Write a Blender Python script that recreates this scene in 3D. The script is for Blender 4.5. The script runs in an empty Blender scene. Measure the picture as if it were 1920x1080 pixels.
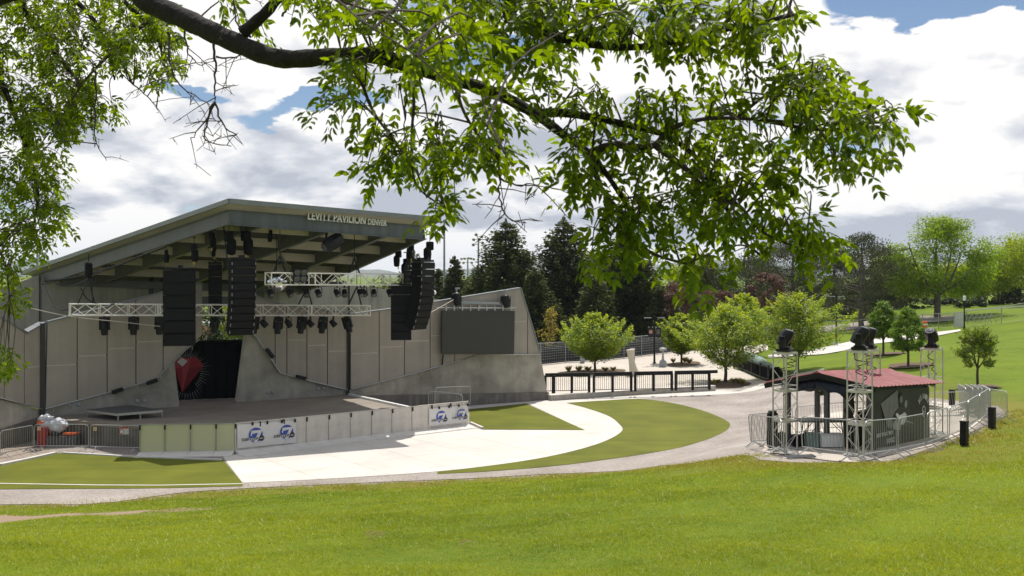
import bpy, bmesh, math, random
import numpy as np
from mathutils import Vector, Matrix
random.seed(7)
rng = np.random.default_rng(7)
SC = bpy.context.scene
COL = SC.collection
F, U0, V0, H = 1867.0, 960.0, 515.0, 7.3

# ------------------------------------------------------------------ basic helpers
def P(u, v, Y):
    return Vector(((u-U0)/F*Y, Y, H-(v-V0)/F*Y))
def G(u, v, z=0.0):
    Y = (H-z)*F/(v-V0)
    return Vector(((u-U0)/F*Y, Y, z))

def tag(o, label=None, cat=None, group=None, kind=None):
    if label: o['label'] = label
    if cat: o['category'] = cat
    if group: o['group'] = group
    if kind: o['kind'] = kind
    return o
def empty(name, loc=(0, 0, 0), rz=0.0, label=None, cat=None, group=None):
    o = bpy.data.objects.new(name, None); COL.objects.link(o)
    o.location = loc; o.rotation_euler = (0, 0, rz); o.empty_display_size = .2
    return tag(o, label, cat, group)
CHILDREN = {}
def set_parent(o, p):
    o.parent = p
    CHILDREN.setdefault(p.name, []).append(o)
def copy_tree(o, parent=None):
    c = o.copy(); COL.objects.link(c)
    if parent: set_parent(c, parent)
    for ch in CHILDREN.get(o.name, []): copy_tree(ch, c)
    return c
def world_loc(o):
    v = Vector((0, 0, 0))
    while o:
        v += Vector(o.location); o = o.parent
    return v

class MB:
    def __init__(s): s.v = []; s.f = []
    def add(s, vs, fs):
        b = len(s.v); s.v += [Vector(a) for a in vs]
        s.f += [tuple(b+i for i in f) for f in fs]; return s
    def box(s, c, size, ex=None, ey=None, ez=None):
        c = Vector(c); ex = Vector(ex or (1, 0, 0)); ey = Vector(ey or (0, 1, 0)); ez = Vector(ez or (0, 0, 1))
        hx, hy, hz = size[0]/2, size[1]/2, size[2]/2
        vs = [c+ex*(a*hx)+ey*(b*hy)+ez*(d*hz) for d in (-1, 1) for b in (-1, 1) for a in (-1, 1)]
        return s.add(vs, [(0, 2, 3, 1), (4, 5, 7, 6), (0, 1, 5, 4), (2, 6, 7, 3), (0, 4, 6, 2), (1, 3, 7, 5)])
    def beam(s, p, q, w, h, up=(0, 0, 1)):
        p = Vector(p); q = Vector(q); d = q-p; L = d.length
        if L < 1e-6: return s
        d.normalize(); up = Vector(up)
        sd = d.cross(up)
        if sd.length < 1e-3: sd = d.cross(Vector((1, 0, 0)))
        sd.normalize(); u2 = sd.cross(d)
        return s.box((p+q)/2, (L, w, h), d, sd, u2)
    def tube(s, pts, r, n=6, caps=True):
        pts = [Vector(p) for p in pts]; k = len(pts)
        rs = r if isinstance(r, (list, tuple)) else [r]*k
        b = len(s.v); prev = None
        for i, p in enumerate(pts):
            t = (pts[min(i+1, k-1)]-pts[max(i-1, 0)])
            t = t.normalized() if t.length > 1e-9 else Vector((0, 0, 1))
            if prev is None:
                a = t.cross(Vector((0, 0, 1)))
                if a.length < 1e-2: a = t.cross(Vector((1, 0, 0)))
            else:
                a = prev-t*prev.dot(t)
                if a.length < 1e-6: a = t.cross(Vector((0, .3, 1)))
            a.normalize(); prev = a; c = t.cross(a)
            for j in range(n):
                th = 2*math.pi*j/n
                s.v.append(p+(a*math.cos(th)+c*math.sin(th))*rs[i])
        for i in range(k-1):
            for j in range(n):
                s.f.append((b+i*n+j, b+i*n+(j+1) % n, b+(i+1)*n+(j+1) % n, b+(i+1)*n+j))
        if caps:
            s.f.append(tuple(b+j for j in reversed(range(n)))); s.f.append(tuple(b+(k-1)*n+j for j in range(n)))
        return s
    def lathe(s, prof, n=16, o=(0, 0, 0), ez=(0, 0, 1)):
        ez = Vector(ez).normalized(); ex = ez.cross(Vector((0, 1, 0)))
        if ex.length < .1: ex = ez.cross(Vector((1, 0, 0)))
        ex.normalize(); ey = ez.cross(ex); o = Vector(o); b = len(s.v); k = len(prof)
        for (r, z) in prof:
            for j in range(n):
                th = 2*math.pi*j/n
                s.v.append(o+ez*z+(ex*math.cos(th)+ey*math.sin(th))*max(r, 1e-4))
        for i in range(k-1):
            for j in range(n):
                s.f.append((b+i*n+j, b+i*n+(j+1) % n, b+(i+1)*n+(j+1) % n, b+(i+1)*n+j))
        s.f.append(tuple(b+j for j in reversed(range(n)))); s.f.append(tuple(b+(k-1)*n+j for j in range(n)))
        return s
    def prism(s, pts, ext):
        pts = [Vector(p) for p in pts]; ext = Vector(ext); n = len(pts); b = len(s.v)
        s.v += pts+[p+ext for p in pts]
        s.f.append(tuple(b+i for i in range(n))); s.f.append(tuple(b+n+i for i in reversed(range(n))))
        for i in range(n):
            j = (i+1) % n
            s.f.append((b+i, b+n+i, b+n+j, b+j))
        return s
    def sphere(s, c, r, n=12, m=8, sq=(1, 1, 1)):
        prof = []
        b = len(s.v); c = Vector(c)
        for i in range(m+1):
            ph = math.pi*i/m
            for j in range(n):
                th = 2*math.pi*j/n
                s.v.append(c+Vector((math.sin(ph)*math.cos(th)*r*sq[0], math.sin(ph)*math.sin(th)*r*sq[1], -math.cos(ph)*r*sq[2])))
        for i in range(m):
            for j in range(n):
                s.f.append((b+i*n+j, b+i*n+(j+1) % n, b+(i+1)*n+(j+1) % n, b+(i+1)*n+j))
        return s
    def build(s, name, mat, parent=None, world=True, smooth=False, bevel=0.0, loc=None):
        me = bpy.data.meshes.new(name)
        o = bpy.data.objects.new(name, me); COL.objects.link(o)
        off = Vector((0, 0, 0))
        if parent is not None:
            if world: off = world_loc(parent)
        elif loc is not None:
            off = Vector(loc); o.location = off
        elif world and s.v:
            xs = [v.x for v in s.v]; ys = [v.y for v in s.v]; zs = [v.z for v in s.v]
            off = Vector(((min(xs)+max(xs))/2, (min(ys)+max(ys))/2, min(zs))); o.location = off
        me.from_pydata([tuple(v-off) for v in s.v], [], s.f)
        bm = bmesh.new(); bm.from_mesh(me)
        bmesh.ops.remove_doubles(bm, verts=bm.verts, dist=1e-5)
        bmesh.ops.recalc_face_normals(bm, faces=bm.faces)
        bm.to_mesh(me); bm.free()
        if smooth: me.polygons.foreach_set('use_smooth', [True]*len(me.polygons))
        if mat: me.materials.append(mat)
        if parent is not None: set_parent(o, parent)
        if bevel:
            md = o.modifiers.new('bevel', 'BEVEL'); md.width = bevel; md.segments = 2; md.limit_method = 'ANGLE'
        return o

def np_mesh(name, verts, faces, mat, parent=None, off=(0, 0, 0), smooth=False):
    """verts (N,3), faces (M,k) numpy -> object"""
    me = bpy.data.meshes.new(name); o = bpy.data.objects.new(name, me); COL.objects.link(o)
    verts = np.asarray(verts, dtype=np.float32)-np.asarray(off, dtype=np.float32)
    M_, k = faces.shape
    me.vertices.add(len(verts)); me.vertices.foreach_set('co', verts.ravel())
    me.loops.add(M_*k); me.loops.foreach_set('vertex_index', faces.astype(np.int32).ravel())
    me.polygons.add(M_); me.polygons.foreach_set('loop_start', np.arange(0, M_*k, k, dtype=np.int32))
    me.polygons.foreach_set('loop_total', np.full(M_, k, dtype=np.int32))
    if smooth: me.polygons.foreach_set('use_smooth', np.ones(M_, dtype=bool))
    me.update(calc_edges=True); me.validate()
    if mat: me.materials.append(mat)
    if parent is not None: set_parent(o, parent)
    else: o.location = off
    return o

def text_geo(s, size=1.0, depth=.02, offset=0.0):
    cu = bpy.data.curves.new('t', 'FONT'); cu.body = s; cu.size = size; cu.extrude = depth/2; cu.offset = offset
    cu.resolution_u = 3
    ob = bpy.data.objects.new('t', cu); COL.objects.link(ob)
    dg = bpy.context.evaluated_depsgraph_get(); dg.update()
    me = bpy.data.meshes.new_from_object(ob.evaluated_get(dg))
    vs = [v.co.copy() for v in me.vertices]; fs = [tuple(p.vertices) for p in me.polygons]
    bpy.data.objects.remove(ob); bpy.data.meshes.remove(me); bpy.data.curves.remove(cu)
    return vs, fs
def text_on(mb, s, o, ex, ez, n, w, h, depth=.02, offset=0.0):
    """text fitted in a w x h box whose lower left corner is o; ex right, ez up, n outwards"""
    vs, fs = text_geo(s, 1.0, .0001, offset)
    x0 = min(v.x for v in vs); x1 = max(v.x for v in vs); y0 = min(v.y for v in vs); y1 = max(v.y for v in vs)
    o = Vector(o)
    mb.add([o+ex*((v.x-x0)/(x1-x0)*w)+ez*((v.y-y0)/(y1-y0)*h)+n*(depth if v.z > 0 else 0) for v in vs], fs)

def clip_half(poly, a, b, c):
    """keep a*x+b*y<=c"""
    out = []; n = len(poly)
    for i in range(n):
        p, q = poly[i], poly[(i+1) % n]
        dp = a*p[0]+b*p[1]-c; dq = a*q[0]+b*q[1]-c
        if dp <= 0: out.append(p)
        if (dp < 0 < dq) or (dq < 0 < dp):
            t = dp/(dp-dq); out.append((p[0]+(q[0]-p[0])*t, p[1]+(q[1]-p[1])*t))
    return out

# ------------------------------------------------------------------ materials
MATS = {}
def nodes_of(name):
    m = bpy.data.materials.new(name); m.use_nodes = True
    nt = m.node_tree; b = nt.nodes['Principled BSDF']
    return m, nt, b
def L(nt, a, b): nt.links.new(a, b)
def mk(name, col, rough=.6, metal=0.0, var=.12, scale=3.0, bump=0.0, bscale=40.0, col2=None, streak=0.0, spec=.5, coords='Object'):
    m, nt, b = nodes_of(name)
    tc = nt.nodes.new('ShaderNodeTexCoord')
    n1 = nt.nodes.new('ShaderNodeTexNoise'); n1.inputs['Scale'].default_value = scale; n1.inputs['Detail'].default_value = 6; n1.inputs['Roughness'].default_value = .62
    L(nt, tc.outputs[coords], n1.inputs['Vector'])
    mr = nt.nodes.new('ShaderNodeMapRange'); mr.inputs['From Min'].default_value = .3; mr.inputs['From Max'].default_value = .7
    L(nt, n1.outputs['Fac'], mr.inputs['Value'])
    mx = nt.nodes.new('ShaderNodeMix'); mx.data_type = 'RGBA'
    c1 = tuple(c*(1-var) for c in col); c2 = tuple(min(1, c*(1+var)) for c in col) if col2 is None else col2
    mx.inputs['A'].default_value = (*c1, 1); mx.inputs['B'].default_value = (*c2, 1)
    L(nt, mr.outputs['Result'], mx.inputs['Factor'])
    outc = mx.outputs['Result']
    if streak:
        mp = nt.nodes.new('ShaderNodeMapping'); mp.inputs['Scale'].default_value = (1.6, 1.6, .12)
        L(nt, tc.outputs[coords], mp.inputs['Vector'])
        n2 = nt.nodes.new('ShaderNodeTexNoise'); n2.inputs['Scale'].default_value = 2.0; n2.inputs['Detail'].default_value = 5
        L(nt, mp.outputs['Vector'], n2.inputs['Vector'])
        r2 = nt.nodes.new('ShaderNodeMapRange'); r2.inputs['From Min'].default_value = .35; r2.inputs['From Max'].default_value = .72
        r2.inputs['To Min'].default_value = 1.0; r2.inputs['To Max'].default_value = 1.0-streak
        L(nt, n2.outputs['Fac'], r2.inputs['Value'])
        m2 = nt.nodes.new('ShaderNodeMix'); m2.data_type = 'RGBA'; m2.blend_type = 'MULTIPLY'; m2.inputs['Factor'].default_value = 1
        L(nt, outc, m2.inputs['A']); L(nt, r2.outputs['Result'], m2.inputs['B']); outc = m2.outputs['Result']
    L(nt, outc, b.inputs['Base Color'])
    b.inputs['Roughness'].default_value = rough; b.inputs['Metallic'].default_value = metal
    b.inputs['Specular IOR Level'].default_value = spec
    if bump:
        n3 = nt.nodes.new('ShaderNodeTexNoise'); n3.inputs['Scale'].default_value = bscale; n3.inputs['Detail'].default_value = 4
        L(nt, tc.outputs[coords], n3.inputs['Vector'])
        bp = nt.nodes.new('ShaderNodeBump'); bp.inputs['Strength'].default_value = bump; bp.inputs['Distance'].default_value = .02
        L(nt, n3.outputs['Fac'], bp.inputs['Height']); L(nt, bp.outputs['Normal'], b.inputs['Normal'])
    MATS[name] = m
    return m

def leaf_mat(name, c1, c2, trans=.45, c3=None, tcol=None, gloss=.35):
    """leaf: random colour per leaf, part diffuse and part translucent"""
    m = bpy.data.materials.new(name); m.use_nodes = True; nt = m.node_tree
    nt.nodes.clear()
    out = nt.nodes.new('ShaderNodeOutputMaterial'); g = nt.nodes.new('ShaderNodeNewGeometry')
    cr = nt.nodes.new('ShaderNodeValToRGB')
    cr.color_ramp.elements[0].color = (*c1, 1); cr.color_ramp.elements[1].color = (*c2, 1)
    if c3:
        e = cr.color_ramp.elements.new(.92); e.color = (*c3, 1); cr.color_ramp.elements[1].position = .8
        cr.color_ramp.elements[2].position = 1.0
        cr.color_ramp.elements[2].color = (*c3, 1); cr.color_ramp.elements[1].color = (*c2, 1)
    L(nt, g.outputs['Random Per Island'], cr.inputs['Fac'])
    p = nt.nodes.new('ShaderNodeBsdfPrincipled'); p.inputs['Roughness'].default_value = .5
    p.inputs['Specular IOR Level'].default_value = gloss
    L(nt, cr.outputs['Color'], p.inputs['Base Color'])
    t = nt.nodes.new('ShaderNodeBsdfTranslucent')
    mm = nt.nodes.new('ShaderNodeMix'); mm.data_type = 'RGBA'; mm.blend_type = 'MULTIPLY'; mm.inputs['Factor'].default_value = 1
    L(nt, cr.outputs['Color'], mm.inputs['A']); mm.inputs['B'].default_value = (*(tcol or (1.9, 1.9, .7)), 1)
    mm.clamp_result = False
    L(nt, mm.outputs['Result'], t.inputs['Color'])
    ms = nt.nodes.new('ShaderNodeMixShader'); ms.inputs['Fac'].default_value = trans
    L(nt, p.outputs[0], ms.inputs[1]); L(nt, t.outputs[0], ms.inputs[2]); L(nt, ms.outputs[0], out.inputs['Surface'])
    MATS[name] = m
    return m

m_conc = mk('board_concrete', (.385, .352, .30), .85, var=.42, scale=.55, bump=.2, bscale=14, streak=.16)
m_conc_lt = mk('light_concrete', (.40, .375, .33), .85, var=.16, scale=.8, bump=.2, bscale=14, streak=.25)
m_plinth = mk('plinth_concrete', (.21, .19, .165), .88, var=.3, scale=1.3, bump=.3, bscale=16, streak=.45)
m_clad = mk('tan_cladding', (.375, .328, .28), .6, var=.10, scale=.7, bump=.1, bscale=60, streak=.10)
m_joint = mk('pale_joint', (.50, .46, .40), .5, var=.05)
m_back = mk('cladding_gap', (.11, .098, .085), .7, var=.1)
m_seam = mk('dark_seam', (.045, .042, .04), .7, var=.1)
m_cap = mk('grey_cap', (.22, .23, .235), .4, metal=.3, var=.1)
m_steel = mk('painted_steel', (.125, .127, .13), .45, metal=.1, var=.12, scale=1.2, streak=.15)
m_fascia = mk('fascia_steel', (.13, .142, .160), .42, metal=.15, var=.14, scale=.8, streak=.3)
m_soffit = mk('soffit', (.31, .285, .255), .6, var=.15, scale=.8)
m_purlin = mk('purlin_steel', (.52, .47, .41), .6, var=.12, scale=1.0)
m_deck = mk('roof_deck', (.10, .098, .09), .55, metal=.2, var=.12)
m_rooftop = mk('roof_top', (.42, .41, .39), .5, var=.08)
m_floor = mk('stage_floor', (.25, .215, .175), .75, var=.2, scale=.7, bump=.1, bscale=30)
m_black = mk('black_metal', (.008, .008, .009), .45, var=.25, scale=6, spec=.3)
m_blackm = mk('black_matt', (.007, .007, .008), .75, var=.25, scale=6, bump=.2, bscale=60, spec=.2)
m_grille = mk('speaker_grille', (.008, .008, .009), .6, var=.3, scale=30, bump=.5, bscale=220, spec=.2)
m_alu = mk('aluminium', (.55, .53, .48), .42, metal=.5, var=.12, scale=9)
m_galv = mk('galvanised', (.42, .43, .42), .38, metal=.6, var=.18, scale=12)
m_galvd = mk('weathered_galvanised', (.40, .41, .40), .45, metal=.5, var=.2, scale=9)
m_white = mk('white_paint', (.78, .78, .76), .5, var=.05)
m_vinyl = mk('white_vinyl', (.66, .64, .63), .55, var=.06, scale=2.2, bump=.25, bscale=3)
m_panel = mk('grey_board', (.64, .59, .53), .65, var=.12, scale=2.2, bump=.15, bscale=9, streak=.12)
m_blue = mk('logo_blue', (.035, .075, .36), .5, var=.1)
m_ink = mk('logo_ink', (.02, .02, .026), .5, var=.1)
m_lens = mk('lens_glass', (.10, .10, .11), .12, metal=.3, var=.1)
m_red = mk('gem_red', (.30, .018, .030), .7, var=.1, scale=2)
m_red2 = mk('gem_red_light', (.40, .05, .07), .7, var=.1, scale=2)
m_red3 = mk('gem_red_dark', (.20, .008, .014), .7, var=.1, scale=2)
m_gemw = mk('gem_white', (.62, .60, .60), .7, var=.05)
m_curtain = mk('curtain', (.008, .008, .009), .95, var=.3, scale=3, bump=.4, bscale=6, spec=.1)
m_screen = mk('led_screen', (.038, .036, .033), .5, var=.08, scale=2)
m_yellow = mk('yellow_hook', (.65, .42, .04), .5, var=.1)
m_bark = mk('bark', (.085, .065, .048), .95, var=.4, scale=9, bump=.9, bscale=24)
m_bark2 = mk('grey_bark', (.13, .11, .09), .95, var=.35, scale=6, bump=.7, bscale=18)
m_twig = mk('twig_bark', (.06, .04, .032), .85, var=.25, scale=9)
m_mulch = mk('mulch', (.13, .085, .055), 1.0, var=.45, scale=14, bump=.8, bscale=40)
m_postg = mk('grey_timber', (.075, .085, .085), .7, var=.2, scale=5)
m_navy = mk('navy_tarp', (.012, .018, .042), .7, var=.3, scale=4, bump=.4, bscale=8)
m_tarp = mk('green_tarp', (.16, .23, .20), .6, var=.2, scale=3, bump=.5, bscale=5)
m_orange = mk('orange_plastic', (.75, .13, .03), .5, var=.1)
m_bag = mk('plastic_bag', (.62, .63, .66), .35, var=.12, scale=5, bump=.6, bscale=9)
m_brick = mk('pink_brick', (.45, .22, .18), .85, var=.12, scale=8)
m_glass = mk('window_glass', (.05, .06, .07), .08, var=.1)
m_sculpt = mk('cast_stone', (.58, .52, .43), .8, var=.08, scale=3)
m_gst = mk('grey_stone', (.33, .35, .36), .7, var=.15, scale=6)
m_kerb = mk('kerb_concrete', (.62, .59, .55), .85, var=.1, scale=2, bump=.1)
m_table = mk('table_top', (.09, .09, .092), .5, var=.1)
m_bannerk = mk('banner_black', (.012, .012, .011), .55, var=.15, scale=3, bump=.15, bscale=5)
m_bg1 = mk('banner_grey', (.17, .17, .16), .6, var=.2, scale=5)
m_bg2 = mk('banner_mid', (.30, .30, .285), .6, var=.2, scale=5)
m_bg3 = mk('banner_pale', (.66, .66, .63), .6, var=.15, scale=6)
m_tan = mk('tan_sticker', (.55, .38, .22), .6, var=.1)
m_signred = mk('sign_red', (.36, .035, .03), .5, var=.1)
m_pinkb = mk('pink_print', (.55, .26, .22), .6, var=.1)
m_ornb = mk('dry_grass_clump', (.30, .22, .09), .9, var=.4, scale=12)

def red_roof():
    m, nt, b = nodes_of('red_roof_metal')
    tc = nt.nodes.new('ShaderNodeTexCoord'); n = nt.nodes.new('ShaderNodeTexNoise'); n.inputs['Scale'].default_value = 2.2; n.inputs['Detail'].default_value = 7
    L(nt, tc.outputs['Object'], n.inputs['Vector'])
    cr = nt.nodes.new('ShaderNodeValToRGB'); cr.color_ramp.elements[0].position = .35; cr.color_ramp.elements[1].position = .75
    cr.color_ramp.elements[0].color = (.26, .042, .046, 1); cr.color_ramp.elements[1].color = (.38, .11, .115, 1)
    L(nt, n.outputs['Fac'], cr.inputs['Fac']); L(nt, cr.outputs['Color'], b.inputs['Base Color'])
    b.inputs['Roughness'].default_value = .5
    return m
m_redroof = red_roof()

# the four coverings of the ground
def turf_mat():
    m, nt, b = nodes_of('artificial_turf')
    tc = nt.nodes.new('ShaderNodeTexCoord')
    n = nt.nodes.new('ShaderNodeTexNoise'); n.inputs['Scale'].default_value = .45; n.inputs['Detail'].default_value = 5
    f = nt.nodes.new('ShaderNodeTexNoise'); f.inputs['Scale'].default_value = 30; f.inputs['Detail'].default_value = 3
    L(nt, tc.outputs['Object'], n.inputs['Vector']); L(nt, tc.outputs['Object'], f.inputs['Vector'])
    a = nt.nodes.new('ShaderNodeMath'); a.operation = 'MULTIPLY_ADD'; a.inputs[1].default_value = .5
    L(nt, f.outputs['Fac'], a.inputs[0])
    h = nt.nodes.new('ShaderNodeMath'); h.operation = 'MULTIPLY'; h.inputs[1].default_value = .5; L(nt, n.outputs['Fac'], h.inputs[0]); L(nt, h.outputs[0], a.inputs[2])
    cr = nt.nodes.new('ShaderNodeValToRGB'); cr.color_ramp.elements[0].position = .3; cr.color_ramp.elements[1].position = .7
    cr.color_ramp.elements[0].color = (.070, .085, .006, 1); cr.color_ramp.elements[1].color = (.165, .175, .014, 1)
    mp = nt.nodes.new('ShaderNodeMapping'); mp.inputs['Rotation'].default_value = (0, 0, math.radians(-37)); mp.inputs['Scale'].default_value = (.12, 1.9, 1); L(nt, tc.outputs['Object'], mp.inputs['Vector'])
    sn = nt.nodes.new('ShaderNodeTexNoise'); sn.inputs['Scale'].default_value = 1.0; sn.inputs['Detail'].default_value = 4; L(nt, mp.outputs['Vector'], sn.inputs['Vector'])
    ad = nt.nodes.new('ShaderNodeMath'); ad.operation = 'MULTIPLY_ADD'; ad.inputs[1].default_value = .24; L(nt, sn.outputs['Fac'], ad.inputs[0])
    sb = nt.nodes.new('ShaderNodeMath'); sb.operation = 'SUBTRACT'; sb.inputs[1].default_value = .12; L(nt, a.outputs[0], sb.inputs[0]); L(nt, sb.outputs[0], ad.inputs[2])
    L(nt, ad.outputs[0], cr.inputs['Fac']); L(nt, cr.outputs['Color'], b.inputs['Base Color'])
    b.inputs['Roughness'].default_value = .85; b.inputs['Specular IOR Level'].default_value = .2
    bp = nt.nodes.new('ShaderNodeBump'); bp.inputs['Strength'].default_value = .6; bp.inputs['Distance'].default_value = .02
    L(nt, f.outputs['Fac'], bp.inputs['Height']); L(nt, bp.outputs['Normal'], b.inputs['Normal'])
    return m
m_turf = turf_mat()
def gravel_mat():
    m, nt, b = nodes_of('fine_gravel')
    tc = nt.nodes.new('ShaderNodeTexCoord')
    n = nt.nodes.new('ShaderNodeTexNoise'); n.inputs['Scale'].default_value = .5; n.inputs['Detail'].default_value = 6
    f = nt.nodes.new('ShaderNodeTexVoronoi'); f.inputs['Scale'].default_value = 16
    g = nt.nodes.new('ShaderNodeTexNoise'); g.inputs['Scale'].default_value = 7; g.inputs['Detail'].default_value = 8; g.inputs['Roughness'].default_value = .75
    for q in (n, f, g): L(nt, tc.outputs['Object'], q.inputs['Vector'])
    cr = nt.nodes.new('ShaderNodeValToRGB'); cr.color_ramp.elements[0].position = .3; cr.color_ramp.elements[1].position = .75
    cr.color_ramp.elements[0].color = (.27, .235, .21, 1); cr.color_ramp.elements[1].color = (.40, .355, .325, 1)
    L(nt, n.outputs['Fac'], cr.inputs['Fac'])
    mx = nt.nodes.new('ShaderNodeMix'); mx.data_type = 'RGBA'; mx.blend_type = 'OVERLAY'; mx.inputs['Factor'].default_value = .75
    L(nt, cr.outputs['Color'], mx.inputs['A']); L(nt, g.outputs['Fac'], mx.inputs['B'])
    L(nt, mx.outputs['Result'], b.inputs['Base Color']); b.inputs['Roughness'].default_value = .95; b.inputs['Specular IOR Level'].default_value = .2
    bp = nt.nodes.new('ShaderNodeBump'); bp.inputs['Strength'].default_value = .7; bp.inputs['Distance'].default_value = .02
    L(nt, f.outputs['Distance'], bp.inputs['Height']); L(nt, bp.outputs['Normal'], b.inputs['Normal'])
    return m
m_gravel = gravel_mat()
def pave_mat(name, c, joint=None):
    m, nt, b = nodes_of(name)
    tc = nt.nodes.new('ShaderNodeTexCoord')
    n = nt.nodes.new('ShaderNodeTexNoise'); n.inputs['Scale'].default_value = .35; n.inputs['Detail'].default_value = 8; n.inputs['Roughness'].default_value = .7
    L(nt, tc.outputs['Object'], n.inputs['Vector'])
    cr = nt.nodes.new('ShaderNodeValToRGB'); cr.color_ramp.elements[0].position = .3; cr.color_ramp.elements[1].position = .65
    cr.color_ramp.elements[0].color = (*(x*.80 for x in c), 1); cr.color_ramp.elements[1].color = (*c, 1)
    L(nt, n.outputs['Fac'], cr.inputs['Fac']); outc = cr.outputs['Color']
    if joint:
        mp = nt.nodes.new('ShaderNodeMapping'); mp.inputs['Rotation'].default_value = (0, 0, math.radians(-37)); L(nt, tc.outputs['Object'], mp.inputs['Vector'])
        br = nt.nodes.new('ShaderNodeTexBrick'); br.offset = 0; br.inputs['Scale'].default_value = 1; br.inputs['Brick Width'].default_value = joint; br.inputs['Row Height'].default_value = joint
        br.inputs['Mortar Size'].default_value = .016; br.inputs['Color1'].default_value = (1, 1, 1, 1); br.inputs['Color2'].default_value = (.96, .96, .95, 1); br.inputs['Mortar'].default_value = (.66, .63, .60, 1)
        L(nt, mp.outputs['Vector'], br.inputs['Vector'])
        mx = nt.nodes.new('ShaderNodeMix'); mx.data_type = 'RGBA'; mx.blend_type = 'MULTIPLY'; mx.inputs['Factor'].default_value = 1
        L(nt, outc, mx.inputs['A']); L(nt, br.outputs['Color'], mx.inputs['B']); outc = mx.outputs['Result']
    L(nt, outc, b.inputs['Base Color']); b.inputs['Roughness'].default_value = .85; b.inputs['Specular IOR Level'].default_value = .25
    return m
m_walk = pave_mat('white_paving', (.66, .62, .57), 2.4)
m_plaza = pave_mat('plaza_paving', (.58, .52, .455), 3.2)
m_pavers = pave_mat('tan_pavers', (.36, .30, .25), .6)
m_road = pave_mat('road_asphalt', (.36, .31, .28))

m_ray = mk('gem_ray_paint', (.26, .26, .26), .8, var=.1)
m_rack = mk('sign_backing', (.46, .455, .44), .5, metal=.0, var=.1)

m_truss = mk('stage_truss_metal', (.80, .77, .70), .45, metal=.15, var=.08, scale=9)
# ------------------------------------------------------------------ terrain
_ctl = np.array([
 (-22,38,0),(-15,36.5,0),(-8,35,0),(0,38,0),(6,42,0),(10,48,0),(12,55,0),(12,62,0),(0,60,0),(-10,45,0),(-20,50,0),(0,50,0),(5,70,0),
 (0,90,0),(15,75,0),(15,95,0),(-30,45,0),(-30,70,0),(-40,90,0),(-25,31.5,0),(-40,31,0),(-16.3,31.7,0),(-9.6,33.5,0),(-1.5,35.2,.05),
 (4,34.0,.5),(6.5,31.0,1.5),(7.4,30.4,1.8),(10,29,1.88),(12,32,1.8),(14,34,1.75),(9.5,34,1.6),(17,37,1.75),(11,36,1.45),(8.3,36.5,.95),(10,41,.6),(13,42,.9),(14,52,.35),(16,45,1.2),
 (0,0,5.7),(-10,5,4.9),(-10,12,3.85),(0,12,3.8),(10,12,3.9),(-12,22,1.75),(0,24,1.95),(8,24,2.65),(15,22,3.0),(15,12,4.1),(18,28,2.55),
 (25,30,2.9),(-25,15,3.2),(-25,25,1.25),(0,31,.85),(-10,29,.75),(24,52,1.5),(27,70,1.68),(25,63,1.5),(35,60,2.3),(50,95,3.3),(45,100,2.1),
 (38,95,1.6),(32,85,1.15),(60,60,3.6),(40,40,2.7),(30,110,1.7),(60,130,3.4),(21,72,.95),(19,60,.85),(20,50,1.25),(22,80,.6),
 (0,140,0),(-60,140,0),(90,160,2.4),(0,200,0),(-120,60,0),(-120,140,0),(130,100,3.5),(120,30,4),(0,-30,6),(30,-20,6),(-30,-20,5.5),(-60,10,4),(60,5,4.5),(150,200,1.5),(100,250,0),(-100,250,0)], dtype=float)
def _k(d): return np.where(d > 1e-9, d*d*np.log(np.maximum(d, 1e-9)), 0.0)
_n = len(_ctl)
_A = np.zeros((_n+3, _n+3)); _xy = _ctl[:, :2]/40.0
_A[:_n, :_n] = _k(np.linalg.norm(_xy[:, None]-_xy[None], axis=2))+np.eye(_n)*.0006
_A[:_n, _n] = 1; _A[:_n, _n+1:] = _xy; _A[_n, :_n] = 1; _A[_n+1:, :_n] = _xy.T
_w = np.linalg.solve(_A, np.concatenate([_ctl[:, 2], np.zeros(3)]))
def poly_dist(x, y, poly):
    """signed distance, negative inside"""
    d = np.full(x.shape, 1e9); ins = np.zeros(x.shape, dtype=bool); n = len(poly)
    for i in range(n):
        ax, ay = poly[i]; bx, by = poly[(i+1) % n]
        dx, dy = bx-ax, by-ay; t = np.clip(((x-ax)*dx+(y-ay)*dy)/(dx*dx+dy*dy+1e-12), 0, 1)
        d = np.minimum(d, np.hypot(x-ax-t*dx, y-ay-t*dy))
        c = ((ay > y) != (by > y)) & (x < (bx-ax)*(y-ay)/(by-ay+1e-12)+ax)
        ins ^= c
    return np.where(ins, -d, d)
FLAT = [(-60,30.4),(-25,31.2),(-16.3,31.8),(-9.6,33.6),(-1.5,35.6),(3,38),(6.6,42.2),(9.3,47),(11.5,54),(13.5,62),(16,75),(18,100),(10,125),(-60,125)]
def hz(x, y):
    x = np.asarray(x, float); y = np.asarray(y, float); sh = x.shape
    x = x.ravel(); y = y.ravel(); z = np.empty(x.shape)
    for i in range(0, len(x), 20000):
        a = np.stack([x[i:i+20000], y[i:i+20000]], 1)/40.0
        d = np.linalg.norm(a[:, None]-_xy[None], axis=2)
        z[i:i+20000] = _k(d)@_w[:_n]+_w[_n]+a@_w[_n+1:]
    s = np.clip(poly_dist(x, y, FLAT)/4.0, 0, 1); z *= s*s*(3-2*s)
    r = np.maximum(np.abs(x)/110.0, np.maximum((y-20)/170.0, (-y)/45.0)); f = np.clip((1.5-r)/.6, 0, 1); z *= f*f*(3-2*f)
    return np.clip(z, -.3, 6.2).reshape(sh)
def h1(x, y): return float(hz(np.array([x]), np.array([y]))[0])
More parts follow.
